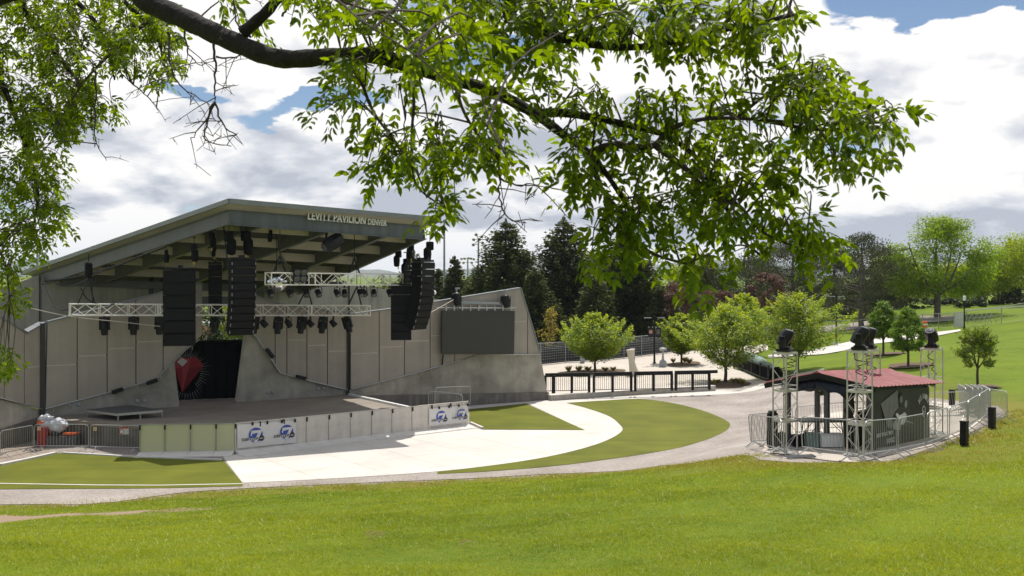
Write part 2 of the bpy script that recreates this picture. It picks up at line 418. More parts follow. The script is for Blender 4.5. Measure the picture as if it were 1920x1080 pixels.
def T(u, v, y0=9.0, y1=400.0):
    """where the ray through a pixel of the survey photo meets the terrain"""
    Y = np.concatenate([np.arange(y0, 60, .05), np.arange(60, y1, .25)])
    z = hz((u-U0)/F*Y, Y); d = (H-(v-V0)/F*Y)-z
    i = np.argmax(d < 0)
    if d[i] >= 0: return P(u, v, 120.0)
    y = Y[i] if i == 0 else Y[i-1]+(Y[i]-Y[i-1])*d[i-1]/(d[i-1]-d[i])
    x = (u-U0)/F*y
    return Vector((x, y, h1(x, y)))
def T2(u, v): p = T(u, v); return (p.x, p.y)
def G2(u, v): p = G(u, v); return (p.x, p.y)
def on(x, y, dz=0): return Vector((x, y, h1(x, y)+dz))

CELL = .6
def smooth_closed(pts, n=3):
    for _ in range(n):
        out = []
        for i in range(len(pts)):
            a = pts[i]; b = pts[(i+1) % len(pts)]
            out += [(a[0]*.75+b[0]*.25, a[1]*.75+b[1]*.25), (a[0]*.25+b[0]*.75, a[1]*.25+b[1]*.75)]
        pts = out
    return pts
def drape(name, poly, dz, mat, parent=None, kind='structure', wob=0.0, label=None, cat=None):
    xs = [p[0] for p in poly]; ys = [p[1] for p in poly]
    i0 = math.floor(min(xs)/CELL); i1 = math.ceil(max(xs)/CELL); j0 = math.floor(min(ys)/CELL); j1 = math.ceil(max(ys)/CELL)
    V = {}; faces = []
    def vid(p):
        k = (round(p[0], 3), round(p[1], 3))
        if k not in V: V[k] = len(V)
        return V[k]
    from mathutils.geometry import tessellate_polygon
    tris = tessellate_polygon([[Vector((p[0], p[1], 0)) for p in poly]])
    for t in tris:
        tri = [poly[k] for k in t]
        ta = (tri[1][0]-tri[0][0])*(tri[2][1]-tri[0][1])-(tri[2][0]-tri[0][0])*(tri[1][1]-tri[0][1])
        if abs(ta) < 1e-7: continue
        for i in range(math.floor(min(p[0] for p in tri)/CELL), math.ceil(max(p[0] for p in tri)/CELL)):
            col = clip_half(clip_half(tri, -1, 0, -i*CELL), 1, 0, (i+1)*CELL)
            if len(col) < 3: continue
            cy = [p[1] for p in col]
            for j in range(math.floor(min(cy)/CELL), math.ceil(max(cy)/CELL)):
                c = clip_half(clip_half(col, 0, -1, -j*CELL), 0, 1, (j+1)*CELL)
                if len(c) < 3: continue
                ids = []
                for p in c:
                    k = vid(p)
                    if k not in ids: ids.append(k)
                if len(ids) >= 3: faces.append(ids)
    ks = np.array(list(V.keys())); z = hz(ks[:, 0], ks[:, 1])+dz
    m = MB(); m.v = [Vector((a, b, c)) for (a, b), c in zip(ks, z)]; m.f = [tuple(f) for f in faces]
    o = m.build(name, mat, parent)
    for p in o.data.polygons: pass
    bm = bmesh.new(); bm.from_mesh(o.data)
    for f in bm.faces:
        f.normal_update()
        if f.normal.z < 0: f.normal_flip()
    bm.to_mesh(o.data); bm.free()
    if kind: o['kind'] = kind
    return tag(o, label, cat)

def catmull(pts, n=6):
    pts = [Vector(p) for p in pts]; out = []
    for i in range(len(pts)-1):
        p0 = pts[max(i-1, 0)]; p1 = pts[i]; p2 = pts[i+1]; p3 = pts[min(i+2, len(pts)-1)]
        for k in range(n):
            t = k/n
            out.append(.5*((2*p1)+(p2-p0)*t+(2*p0-5*p1+4*p2-p3)*t*t+(3*p1-p0-3*p2+p3)*t**3))
    out.append(pts[-1]); return out
def cat2(pts, n=6): return [(p.x, p.y) for p in catmull([(a, b, 0) for a, b in pts], n)]

# outlines on the ground, surveyed from the photo
gravel_near = cat2([(-60,30.3),(-30,30.9)]+[T2(0,946),T2(180,944),T2(360,922),T2(620,908),T2(880,897),T2(1050,888),T2(1200,879),T2(1300,868),T2(1395,853)], 5)
gravel_poly = gravel_near+[T2(1425,862),T2(1500,868)]+[T2(1640,868),T2(1760,835),T2(1845,800),T2(1885,775),T2(1870,762),T2(1800,753),T2(1740,746),T2(1690,734),T2(1640,719),G2(1460,732.5),G2(1340,739.5),G2(1200,747),G2(1060,755)]+[(2.2,57.3),(-8.4,51.8),(-21,44.2),(-24,36.2),(-60,35.5)]
turf_left = [G2(-140,882),G2(0,873),G2(60,861),G2(105,850),G2(250,857),G2(418,862.5),G2(455,907)]+cat2([G2(455,912),G2(300,916),G2(150,917),G2(0,918),G2(-140,920)], 3)
turf_mid = [G2(880,768),G2(985,757),G2(1096,806.5),G2(905,805.5),G2(880,791)]
outer = cat2([G2(455,906),G2(620,898),G2(800,886),G2(900,876),G2(1010,860),G2(1090,842),G2(1140,825),G2(1166,808),G2(1160,795),G2(1140,780),G2(1100,766),G2(1060,755)], 5)
walk_poly = [G2(418,857)]+outer+[G2(1020,749),G2(985,755),G2(1096,807),G2(905,806.5),G2(878,800),G2(660,822),G2(440,853)]
turf_right = cat2([G2(1062,756),G2(1130,751.5),G2(1200,748.5),G2(1260,756),G2(1310,768),G2(1350,783),G2(1369,797),G2(1350,815),G2(1290,836),G2(1200,853),G2(1050,873),G2(920,884),G2(820,889)], 5)+list((cat2([G2(820,885.2),G2(900,876.6),G2(1010,860.6),G2(1090,842.6),G2(1140,825.6),G2(1167,808),G2(1161,795),G2(1141,780),G2(1101,766)], 5)))
cross_path = [G2(880,757),G2(985,752.5),G2(1060,744.5),G2(1200,738.5),G2(1345,731),G2(1460,724.5),G2(1545,720),G2(1545,728),G2(1460,733),G2(1340,740),G2(1200,747.5),G2(1060,755.5),G2(985,757.3),G2(880,767)]
plaza_poly = [G2(1000,748),G2(1200,738.5),G2(1345,731),G2(1460,725),T2(1440,716),T2(1420,709),T2(1395,697),T2(1375,690),G2(1400,672),G2(1440,664),G2(1440,657),G2(1290,658),G2(1180,664),G2(1000,682)]
up_path = [T2(1440,667),T2(1500,661),T2(1550,651),T2(1600,640),T2(1680,632),T2(1730,626),T2(1800,618.5),T2(1802,621.5),T2(1735,635),T2(1680,641),T2(1612,648),T2(1580,659),T2(1545,665),T2(1500,668),T2(1440,672)]
park_road = [T2(1480,630),T2(1560,622),T2(1660,612),T2(1700,608),T2(1800,600),T2(1800,592),T2(1700,593),T2(1640,601),T2(1560,611),T2(1480,619)]
dirt_poly = [T2(-40,966),T2(0,965),T2(60,963),T2(180,961),T2(270,955),T2(395,952),T2(280,958),T2(230,966),T2(120,971),T2(0,979),T2(-40,980)]
pad_poly = [T2(1428,850),T2(1500,858),T2(1600,868),T2(1648,859),T2(1745,837),T2(1815,808),T2(1846,783),T2(1835,767),T2(1745,752),T2(1560,775),T2(1450,792)]

def rough_at(X, Y, d):
    q = .035*np.sin(X*1.1+.7*Y)*np.sin(Y*.83-.4*X)+.02*np.sin(X*2.3-Y*1.9+1)
    return q*np.clip((d-.5)/2, 0, 1)*np.clip(poly_dist(X.ravel(), Y.ravel(), FLAT).reshape(X.shape)/3, 0, 1)-.012
def make_ground():
    xs = np.arange(-48, 66.01, CELL); ys = np.arange(3, 114.01, CELL)
    ge = CELL*np.cumsum(1.16**np.arange(1, 46))
    xs = np.concatenate([xs[0]-ge[::-1], xs, xs[-1]+ge]); ys = np.concatenate([(ys[0]-ge[:30])[::-1], ys, ys[-1]+ge])
    X, Y = np.meshgrid(xs, ys); z = hz(X, Y)
    # lawn unevenness
    dflat = poly_dist(X.ravel(), Y.ravel(), gravel_poly).reshape(X.shape)
    z = z+rough_at(X, Y, dflat)
    nx, ny = len(xs), len(ys)
    idx = np.arange(nx*ny).reshape(ny, nx)
    f = np.stack([idx[:-1, :-1], idx[:-1, 1:], idx[1:, 1:], idx[1:, :-1]], -1).reshape(-1, 4)
    m, nt, b = nodes_of('lawn')
    o = np_mesh('ground', np.stack([X, Y, z], -1).reshape(-1, 3), f, m, smooth=True)
    o['kind'] = 'structure'
    me = o.data
    a1 = me.attributes.new('edge', 'FLOAT', 'POINT'); a1.data.foreach_set('value', np.clip(dflat, -5, 60).ravel().astype(np.float32))
    dd = poly_dist(X.ravel(), Y.ravel(), dirt_poly)
    a2 = me.attributes.new('dirt', 'FLOAT', 'POINT'); a2.data.foreach_set('value', np.clip(dd, -5, 30).astype(np.float32))
    tc = nt.nodes.new('ShaderNodeTexCoord')
    def noise(s, d=6, r=.6):
        q = nt.nodes.new('ShaderNodeTexNoise'); q.inputs['Scale'].default_value = s; q.inputs['Detail'].default_value = d; q.inputs['Roughness'].default_value = r
        L(nt, tc.outputs['Object'], q.inputs['Vector']); return q.outputs['Fac']
    def rng_(v, a, b_, c=0, d=1):
        q = nt.nodes.new('ShaderNodeMapRange'); q.inputs['From Min'].default_value = a; q.inputs['From Max'].default_value = b_
        q.inputs['To Min'].default_value = c; q.inputs['To Max'].default_value = d; L(nt, v, q.inputs['Value']); return q.outputs['Result']
    def mix(fac, c1, c2):
        q = nt.nodes.new('ShaderNodeMix'); q.data_type = 'RGBA'
        for s, c in (('A', c1), ('B', c2)):
            if isinstance(c, tuple): q.inputs[s].default_value = (*c, 1)
            else: L(nt, c, q.inputs[s])
        if isinstance(fac, float): q.inputs['Factor'].default_value = fac
        else: L(nt, fac, q.inputs['Factor'])
        return q.outputs['Result']
    def mth(op, a, b_):
        q = nt.nodes.new('ShaderNodeMath'); q.operation = op
        for i, c in enumerate((a, b_)):
            if isinstance(c, (int, float)): q.inputs[i].default_value = c
            else: L(nt, c, q.inputs[i])
        return q.outputs[0]
    base = mix(rng_(noise(.22), .35, .65), (.075, .135, .007), (.135, .205, .010))
    base = mix(rng_(noise(2.2, 7, .7), .38, .72, 0, .75), base, (.18, .205, .016))
    base = mix(rng_(noise(14, 4, .8), .55, .8, 0, .6), base, (.07, .105, .007))
    base = mix(rng_(noise(7, 3, .5), .66, .74, 0, .35), base, (.36, .36, .20))
    at = nt.nodes.new('ShaderNodeAttribute'); at.attribute_name = 'edge'
    dry = mth('MULTIPLY', rng_(at.outputs['Fac'], .6, 4.5, 1, 0), rng_(noise(.7, 7, .7), .34, .6))
    base = mix(mth('MULTIPLY', dry, .8), base, (.21, .175, .035))
    at2 = nt.nodes.new('ShaderNodeAttribute'); at2.attribute_name = 'dirt'
    dn = mth('ADD', at2.outputs['Fac'], mth('MULTIPLY', mth('SUBTRACT', noise(1.6, 6, .7), .5), 2.4))
    base = mix(rng_(dn, -.15, .35, 1, 0), base, (.30, .22, .155))
    dn2 = mth('ADD', at.outputs['Fac'], mth('MULTIPLY', mth('SUBTRACT', noise(1.1, 7, .75), .5), 2.6))
    base = mix(rng_(dn2, -.1, .25, 1, 0), base, (.30, .25, .20))
    L(nt, base, b.inputs['Base Color']); b.inputs['Roughness'].default_value = .9; b.inputs['Specular IOR Level'].default_value = .15
    bp = nt.nodes.new('ShaderNodeBump'); bp.inputs['Strength'].default_value = .8; bp.inputs['Distance'].default_value = .05
    L(nt, noise(11, 5, .75), bp.inputs['Height']); L(nt, bp.outputs['Normal'], b.inputs['Normal'])
    return o
make_ground()
drape('gravel_path', gravel_poly, .004, m_gravel)
drape('plaza', plaza_poly, .012, m_plaza)
drape('white_walkway', walk_poly, .014, m_walk)
drape('cross_path', cross_path, .009, m_walk)
drape('turf', turf_left, .018, m_turf)
drape('turf', turf_mid, .019, m_turf)
drape('turf', turf_right, .018, m_turf)
drape('upper_path', up_path, .06, m_walk)
drape('park_road', park_road, .06, m_road)
drape('concrete_pad', pad_poly, .025, m_plaza)
drape('paver_strip', [(-34,36),(-20.6,38.1),(-18.6,40.6),(-21.1,43.6),(-34,43.6)], .012, m_pavers)
# pale line sewn into the left turf, kerb between pavers and turf
def strip(pts, w):
    out = []; inn = []
    for i, p in enumerate(pts):
        a = pts[max(i-1, 0)]; b = pts[min(i+1, len(pts)-1)]; d = Vector((b[0]-a[0], b[1]-a[1])).normalized()
        out.append((p[0]-d.y*w/2, p[1]+d.x*w/2)); inn.append((p[0]+d.y*w/2, p[1]-d.x*w/2))
    return out+inn[::-1]
drape('turf_line', strip([G2(-140,907.5),G2(0,907.5),G2(180,910.5),G2(300,911),G2(456,908)], .10), .026, m_kerb)
def kerb(pts, w, h0, h1_, name='kerb', mat=None):
    m = MB(); pts = [Vector(p) for p in pts]
    for a, b in zip(pts[:-1], pts[1:]): m.beam(Vector((a.x, a.y, (h0+h1_)/2)), Vector((b.x, b.y, (h0+h1_)/2)), w, h1_-h0)
    o = m.build(name, mat or m_kerb, bevel=.01); o['kind'] = 'structure'; return o
kerb([G(-140,884),G(0,874),G(58,862),G(104,851.5)], .18, -.05, .10)
kerb([G(118,850.5),G(250,858),G(415,864)], .12, -.05, .07)
kerb([G(882,794),G(905,804)], .12, -.05, .09)

# mulch round the trees
def disc(u, v, r, name='mulch_bed', ell=1.0):
    c = T(u, v); pts = []
    for k in range(28):
        th = 2*math.pi*k/28; q = r*(1+.10*math.sin(3*th+u)+.06*math.sin(7*th))
        pts.append((c.x+q*ell*math.cos(th), c.y+q*math.sin(th)))
    return drape(name, pts, .06, m_mulch)
disc(1833, 727, 1.05); disc(1664, 664, 1.3); disc(1705, 686, 1.35)
drape('mulch_bed', smooth_closed([G2(1040,700),G2(1065,696),G2(1110,692),G2(1172,692),G2(1174,697),G2(1150,701),G2(1100,704),G2(1045,706)], 2), .024, m_mulch)
drape('mulch_bed', smooth_closed([G2(1250,683),G2(1268,679),G2(1310,677),G2(1316,684),G2(1290,688),G2(1253,688)], 2), .024, m_mulch)
drape('mulch_bed', smooth_closed([G2(1325,724),G2(1335,718),G2(1365,712),G2(1390,716),G2(1415,724),G2(1390,728),G2(1330,730)], 2), .024, m_mulch)
drape('mulch_bed', smooth_closed([T2(1395,690),T2(1400,682),T2(1430,683),T2(1460,700),T2(1450,716),T2(1436,713)], 2), .024, m_mulch)

# far hills
def hills():
    m, nt, b = nodes_of('far_hills')
    tc = nt.nodes.new('ShaderNodeTexCoord'); n = nt.nodes.new('ShaderNodeTexNoise'); n.inputs['Scale'].default_value = .004; n.inputs['Detail'].default_value = 8
    L(nt, tc.outputs['Object'], n.inputs['Vector']); cr = nt.nodes.new('ShaderNodeValToRGB')
    cr.color_ramp.elements[0].color = (.05, .07, .035, 1); cr.color_ramp.elements[1].color = (.12, .13, .07, 1); L(nt, n.outputs['Fac'], cr.inputs['Fac'])
    L(nt, cr.outputs['Color'], b.inputs['Base Color']); b.inputs['Roughness'].default_value = 1
    xs = np.linspace(-5200, 5200, 160); ds = np.linspace(0, 1, 14)
    X, D = np.meshgrid(xs, ds); Y = 4600+D*1800
    prof = 62+26*np.sin(X/520.0)+16*np.sin(X/190.0+1)+7*np.sin(X/71.0)
    Z = prof*np.sin(D*math.pi)**.8-6+5*np.sin(X/45+D*9)*np.sin(D*math.pi)
    idx = np.arange(160*14).reshape(14, 160)
    f = np.stack([idx[:-1, :-1], idx[:-1, 1:], idx[1:, 1:], idx[1:, :-1]], -1).reshape(-1, 4)
    o = np_mesh('hills', np.stack([X, Y, Z], -1).reshape(-1, 3), f, m, smooth=True); o['kind'] = 'structure'
hills()

def haze():
    m = bpy.data.materials.new('haze_air'); m.use_nodes = True; nt = m.node_tree; nt.nodes.clear()
    out = nt.nodes.new('ShaderNodeOutputMaterial'); v = nt.nodes.new('ShaderNodeVolumePrincipled'); v.inputs['Density'].default_value = .00010
    v.inputs['Color'].default_value = (.70, .80, .95, 1); v.inputs['Anisotropy'].default_value = .2; L(nt, v.outputs[0], out.inputs['Volume'])
    b = MB(); b.box((0, 3200, 64), (12000, 6900, 136)); o = b.build('haze', m); o['kind'] = 'stuff'; tag(o, 'thin pale air between the park and the far hills', 'haze')
haze()
# ------------------------------------------------------------------ sky, sun, camera
SUN_EL, SUN_AZ = math.radians(66), math.radians(14)   # azimuth east of +Y
def world():
    w = bpy.data.worlds.new('World'); SC.world = w; w.use_nodes = True; nt = w.node_tree; nt.nodes.clear()
    out = nt.nodes.new('ShaderNodeOutputWorld'); bg = nt.nodes.new('ShaderNodeBackground'); bg.inputs['Strength'].default_value = 1.0
    sky = nt.nodes.new('ShaderNodeTexSky'); sky.sky_type = 'NISHITA'; sky.sun_disc = False
    sky.sun_elevation = SUN_EL; sky.sun_rotation = SUN_AZ; sky.altitude = 1600; sky.ozone_density = 1.6; sky.dust_density = .6
    tc = nt.nodes.new('ShaderNodeTexCoord'); sp = nt.nodes.new('ShaderNodeSeparateXYZ'); L(nt, tc.outputs['Generated'], sp.inputs[0])
    def mth(op, a, b_=None, c=None, clamp=False):
        q = nt.nodes.new('ShaderNodeMath'); q.operation = op; q.use_clamp = clamp
        for i, x in enumerate((a, b_, c)):
            if x is None: continue
            if isinstance(x, (int, float)): q.inputs[i].default_value = x
            else: L(nt, x, q.inputs[i])
        return q.outputs[0]
    def rng_(v, a, b_, c=0.0, d=1.0, smooth=True):
        q = nt.nodes.new('ShaderNodeMapRange'); q.interpolation_type = 'SMOOTHSTEP' if smooth else 'LINEAR'
        for k, x in (('From Min', a), ('From Max', b_), ('To Min', c), ('To Max', d)): q.inputs[k].default_value = x
        L(nt, v, q.inputs['Value']); return q.outputs['Result']
    X, Y, Z = sp.outputs[0], sp.outputs[1], sp.outputs[2]
    den = mth('ADD', mth('MAXIMUM', Z, 0.0), SKY['flat'])
    def coords(dz, ox, oy):
        """point of the cloud layer seen in this direction"""
        d2 = mth('ADD', den, dz)
        cb = nt.nodes.new('ShaderNodeCombineXYZ')
        L(nt, mth('ADD', mth('DIVIDE', X, d2), ox), cb.inputs[0]); L(nt, mth('ADD', mth('DIVIDE', Y, d2), oy), cb.inputs[1]); cb.inputs[2].default_value = SKY['seed']
        return cb.outputs[0]
    def fbm(vec, s, det=9, r=.56, dist=.0):
        q = nt.nodes.new('ShaderNodeTexNoise'); q.inputs['Scale'].default_value = s; q.inputs['Detail'].default_value = det
        q.inputs['Roughness'].default_value = r; q.inputs['Distortion'].default_value = dist
        L(nt, vec, q.inputs['Vector']); return q.outputs['Fac']
    v0 = coords(0.0, *SKY['off']); v1 = coords(SKY['up'], *SKY['off'])
    sc = SKY['scale']
    d0 = fbm(v0, sc, 10, SKY['rough'], .15); d1 = fbm(v1, sc, 10, SKY['rough'], .15)
    big = fbm(v0, sc*.33, 3, .5)
    # hole of blue sky high on the right, thin blue slots on the left
    def blob(ax, az, rx, rz):
        wx = mth('MULTIPLY_ADD', mth('SUBTRACT', d0, .5), .22, X); wz = mth('MULTIPLY_ADD', mth('SUBTRACT', d1, .5), .16, Z)
        a = mth('DIVIDE', mth('SUBTRACT', wx, ax), rx); e = mth('DIVIDE', mth('SUBTRACT', wz, az), rz)
        return mth('SUBTRACT', 1.0, mth('ADD', mth('MULTIPLY', a, a), mth('MULTIPLY', e, e)), None, True)
    hole = None
    for bl in SKY['holes']:
        q = mth('MULTIPLY', blob(*bl[:4]), bl[4]); hole = q if hole is None else mth('ADD', hole, q)
    dens = mth('SUBTRACT', mth('ADD', d0, mth('MULTIPLY', mth('SUBTRACT', big, .5), .45)), hole)
    dens = mth('SUBTRACT', dens, mth('MULTIPLY', rng_(Y, .25, -.35), .16))     # unseen cloud behind the camera thinned to cut the fill light
    mask = rng_(dens, SKY['c0'], SKY['c1'])
    light = mth('ADD', mth('MULTIPLY', mth('SUBTRACT', d0, d1), SKY['relief']), mth('MULTIPLY', mth('SUBTRACT', .56, big), SKY['bigshade']))
    thick = rng_(d0, .42, .72, .22, -.28)
    grey = mth('ADD', mth('ADD', light, thick), SKY['bias'])
    for bl in SKY['white']: grey = mth('ADD', grey, mth('MULTIPLY', blob(*bl[:4]), bl[4]))
    cr = nt.nodes.new('ShaderNodeValToRGB'); L(nt, grey, cr.inputs['Fac'])
    els = cr.color_ramp.elements; els[0].position = 0.0; els[1].position = 1.0
    els[0].color = (*SKY['dark'], 1); els[1].color = (*SKY['bright'], 1)
    e = els.new(.45); e.color = (*SKY['mid'], 1)
    sk = nt.nodes.new('ShaderNodeMix'); sk.data_type = 'RGBA'; sk.blend_type = 'MULTIPLY'; sk.inputs['Factor'].default_value = 1; sk.clamp_result = False
    L(nt, sky.outputs[0], sk.inputs['A']); sk.inputs['B'].default_value = (SKY['str'], SKY['str'], SKY['str'], 1)
    mx = nt.nodes.new('ShaderNodeMix'); mx.data_type = 'RGBA'; mx.clamp_result = False
    L(nt, mask, mx.inputs['Factor']); L(nt, sk.outputs['Result'], mx.inputs['A']); L(nt, cr.outputs['Color'], mx.inputs['B'])
    L(nt, mx.outputs['Result'], bg.inputs['Color']); L(nt, bg.outputs[0], out.inputs['Surface'])
SKY = dict(flat=.30, up=.030, scale=2.1, rough=.53, off=(3.1, .4), seed=2.7, c0=.30, c1=.37, relief=8.5, bigshade=2.0, bias=.49,
           dark=(.46, .49, .56), mid=(.66, .68, .73), bright=(.97, .955, .935), str=.085,
           holes=[(.43, .245, .16, .034, .60), (-.20, .170, .09, .014, .26), (-.28, .188, .06, .010, .26), (-.02, .205, .08, .016, .24)],
           white=[(.33, .20, .14, .05, .14)])
world()
def sun():
    l = bpy.data.lights.new('sun', 'SUN'); l.energy = 4.2; l.angle = math.radians(.55); l.color = (1, .955, .88)
    o = bpy.data.objects.new('sun', l); COL.objects.link(o)
    d = Vector((math.sin(SUN_AZ)*math.cos(SUN_EL), math.cos(SUN_AZ)*math.cos(SUN_EL), math.sin(SUN_EL)))
    o.rotation_euler = (-d).to_track_quat('-Z', 'Y').to_euler(); o.location = d*200
sun()
def camera():
    c = bpy.data.cameras.new('camera'); o = bpy.data.objects.new('camera', c); COL.objects.link(o)
    o.location = (0, 0, H); o.rotation_euler = (math.pi/2, 0, 0)
    c.sensor_width = 36; c.lens = F/1920*36; c.shift_y = (V0-540)/1920; c.clip_start = .1; c.clip_end = 20000
    c.dof.use_dof = True; c.dof.focus_distance = 46; c.dof.aperture_fstop = 6.3
    SC.camera = o
camera()
SC.view_settings.view_transform = 'Standard'; SC.view_settings.look = 'None'; SC.view_settings.exposure = .15; SC.view_settings.gamma = 1
SC.view_settings.use_curve_mapping = False
cy = SC.cycles; cy.max_bounces = 6; cy.diffuse_bounces = 3; cy.glossy_bounces = 3; cy.transmission_bounces = 4; cy.transparent_max_bounces = 6
cy.caustics_reflective = False; cy.caustics_refractive = False; cy.sample_clamp_indirect = 6
# ------------------------------------------------------------------ the pavilion
class Wall:
    """a vertical plane through two ground points, surveyed in photo pixels"""
    def __init__(s, A, B):
        s.A = Vector((A[0], A[1], 0)); s.B = Vector((B[0], B[1], 0)); s.ex = (s.B-s.A).normalized()
        s.n = Vector((s.ex.y, -s.ex.x, 0))
        if s.n.dot(-s.A) < 0: s.n = -s.n
    def px(s, u, v, off=0.0):
        A = s.A+s.n*off; d = Vector(((u-U0)/F, 1.0, -(v-V0)/F))
        t = (A.x*s.n.x+A.y*s.n.y)/(d.x*s.n.x+d.y*s.n.y)
        return Vector((0, 0, H))+d*t
    def uv(s, p): q = Vector(p)-s.A; return (q.dot(s.ex), q.z)
    def xy(s, a, z, off=0.0): return s.A+s.ex*a+Vector((0, 0, z))+s.n*off
    def prism(s, m, pts, o0, o1): m.prism([s.px(u, v)+s.n*o0 for u, v in pts], s.n*(o1-o0)); return m
    def cladding(s, m, pts, seams, joints, o0, o1, gap=.022):
        """outline cut in columns at the seam pixels, each column cut at its joint"""
        sub = [s.uv(s.px(u, v)) for u, v in pts]
        vm = sum(v for _, v in pts)/len(pts)
        xs = [-1e3]+[s.uv(s.px(u, vm))[0] for u in seams]+[1e3]
        jz = []
        for i in range(len(xs)-1):
            ca = clip_half(clip_half(sub, -1, 0, -(xs[i]+gap)), 1, 0, xs[i+1]-gap)
            if len(ca) < 3: continue
            j = joints[i] if i < len(joints) else None
            parts = [ca]
            if j is not None:
                um = (max(seams[i-1], pts[0][0]-300) if i > 0 else seams[0]-20) if seams else 0
                z = s.uv(s.px(um, j))[1]
                parts = [clip_half(ca, 0, 1, z-.025), clip_half(ca, 0, -1, -(z+.025))]
                jz.append((max(xs[i], min(p[0] for p in ca)), min(xs[i+1], max(p[0] for p in ca)), z))
            for c in parts:
                if len(c) >= 3: m.prism([s.xy(a, z, o0) for a, z in c], s.n*(o1-o0))
        return jz
    def rail(s, m, pts, off, r=.028, step=.55):
        """tube along the top of the concrete with short bracket stubs"""
        w = [s.px(u, v)+s.n*off for u, v in pts]
        m.tube(w, r, 6)
        for a, b in zip(w[:-1], w[1:]):
            n = max(1, int((b-a).length/step))
            for k in range(n):
                p = a+(b-a)*((k+.5)/n); m.beam(p+Vector((0, 0, .02)), p-Vector((0, 0, .24)), .022, .022)
        return m

e_f = Vector((.788, .615, 0)).normalized(); e_b = Vector((-e_f.y, e_f.x, 0)); ZZ = Vector((0, 0, 1))
pav = empty('pavilion', (-13.5, 49.5, 0), 0, 'open air concert pavilion with a sloping grey steel roof and concrete stage', 'pavilion')

# stage floor
S = [G(-40, 806, 1), G(62, 783, 1), G(262, 797.5, 1), G(440, 797, 1), G(779, 769, 1), G(652, 741, 1)]
stage = [G(60, 783.5, 1), G(258, 797.5, 1), G(432, 797.5, 1), G(779, 769.5, 1), Vector((-7.9, 52.45, 1)), Vector((-12.2, 54, 1)), Vector((-19, 51, 1)), Vector((-20.6, 44.6, 1))]
m = MB(); m.prism([p+Vector((0, 0, -.16)) for p in stage], (0, 0, .16)); m.build('stage_floor', m_floor, pav)
cx_ = sum((p for p in stage), Vector())/len(stage)
m = MB(); m.prism([Vector((cx_.x+(p.x-cx_.x)*.99, cx_.y+(p.y-cx_.y)*.99, -.1)) for p in stage], (0, 0, .938)); m.build('stage_base', m_plinth, pav)
m = MB(); m.beam(G(655, 741.5, 1.0)+Vector((0, 0, .05)), G(776, 768, 1.0)+Vector((0, 0, .05)), .16, .10); m.build('stage_edge', m_white, pav)

# the four walls of the shell
W_R = Wall((-8.6, 52.0), (2.15, 58.0)); W_S = Wall((-13.6, 49.2), (-8.5, 52.3)); W_L = Wall((-20.9, 44), (-15.9, 47.6)); W_W = Wall((-22.3, 38.5), (-20.9, 44))
def shell(wall, root, conc, clad, seams, joints, rail, cap, co=(-.5, 0), name='shell_wall'):
    w = empty(name, wall.A+wall.ex*2, 0); set_parent(w, root); w.location = Vector(w.location)-world_loc(root)
    m = MB(); wall.prism(m, conc, *co); m.build('concrete_base', m_conc, w, bevel=.02)
    m = MB(); wall.prism(m, clad, -.24, .0); m.build('cladding_backing', m_seam if wall is W_R else m_back, w)
    m = MB(); jz = wall.cladding(m, clad, seams, joints, .004, .075); m.build('cladding', m_clad, w)
    if jz:
        m = MB()
        for a, b, z in jz: m.box(wall.xy((a+b)/2, z, .06), (b-a-.06, .03, .046), wall.ex, wall.n, ZZ)
        m.build('joint_strip', m_joint, w)
    m = MB(); wall.rail(m, rail, .14); m.build('light_rail', m_galv, w)
    if cap:
        m = MB(); pts = [wall.px(u, v)-wall.n*.08 for u, v in cap]
        for a, b in zip(pts[:-1], pts[1:]): m.beam(a+ZZ*.03, b+ZZ*.03, .40, .07)
        m.build('coping', m_cap, w)
    return w
right_wing = shell(W_R, pav, [(655, 757), (1029, 750), (1013, 664), (900, 664), (656, 731)], [(657, 731), (900, 665), (1012, 665), (975, 541), (845, 562), (735, 580), (657, 590)],
      [710, 757.5, 805.5, 851, 988], [662, 651, 640, 629.5, 606, None], [(657, 730), (780, 698), (900, 664.5), (1011, 664.5)], [(657, 590), (735, 580), (845, 562), (975, 541), (1012, 663)])
m = MB(); W_R.prism(m, [(653, 742), (1028, 735), (1031, 752), (653, 777)], -.6, .06); m.build('plinth', m_plinth, right_wing)
back_right = shell(W_S, pav, [(445, 757), (463, 617), (470, 617), (524, 700), (548, 706.5), (600, 720), (650, 731.5), (655, 744)], [(470, 619), (524, 699), (548, 706), (600, 719), (650, 731), (650, 588), (520, 571), (470, 553)],
      [515, 537, 574.5, 613], [None, 618, 638, 648, 659], [(468, 616), (524, 699), (548, 705.5), (600, 719), (650, 730.5)], [(470, 553), (520, 570), (650, 588)])
back_left = shell(W_L, pav, [(73, 784), (84, 767), (200, 737), (290, 712), (327, 677), (337, 764)], [(85, 766), (200, 735.5), (290, 711), (345, 657), (378, 627), (378, 532), (303, 550), (89, 605)],
      [144, 200, 254, 305], [684, 668, 654, 641, None], [(84, 766), (200, 736), (290, 711), (327, 675), (345, 657), (372, 636)], [(89, 605), (303, 550), (378, 532)])
left_wing = shell(W_W, pav, [(-70, 900), (76, 815), (74, 768), (0, 748), (-70, 736)], [(-70, 735), (0, 747), (76, 766), (78, 607), (48, 626), (0, 597), (-70, 560)],
      [5, 43], [None, 674, 690], [(-70, 735), (0, 747), (73, 767)], [(-70, 560), (0, 597), (48, 625), (82, 606)])
m = MB(); W_W.prism(m, [(-70, 826), (72, 782), (76, 815), (-70, 900)], 0, .07); m.build('plinth', m_plinth, left_wing)
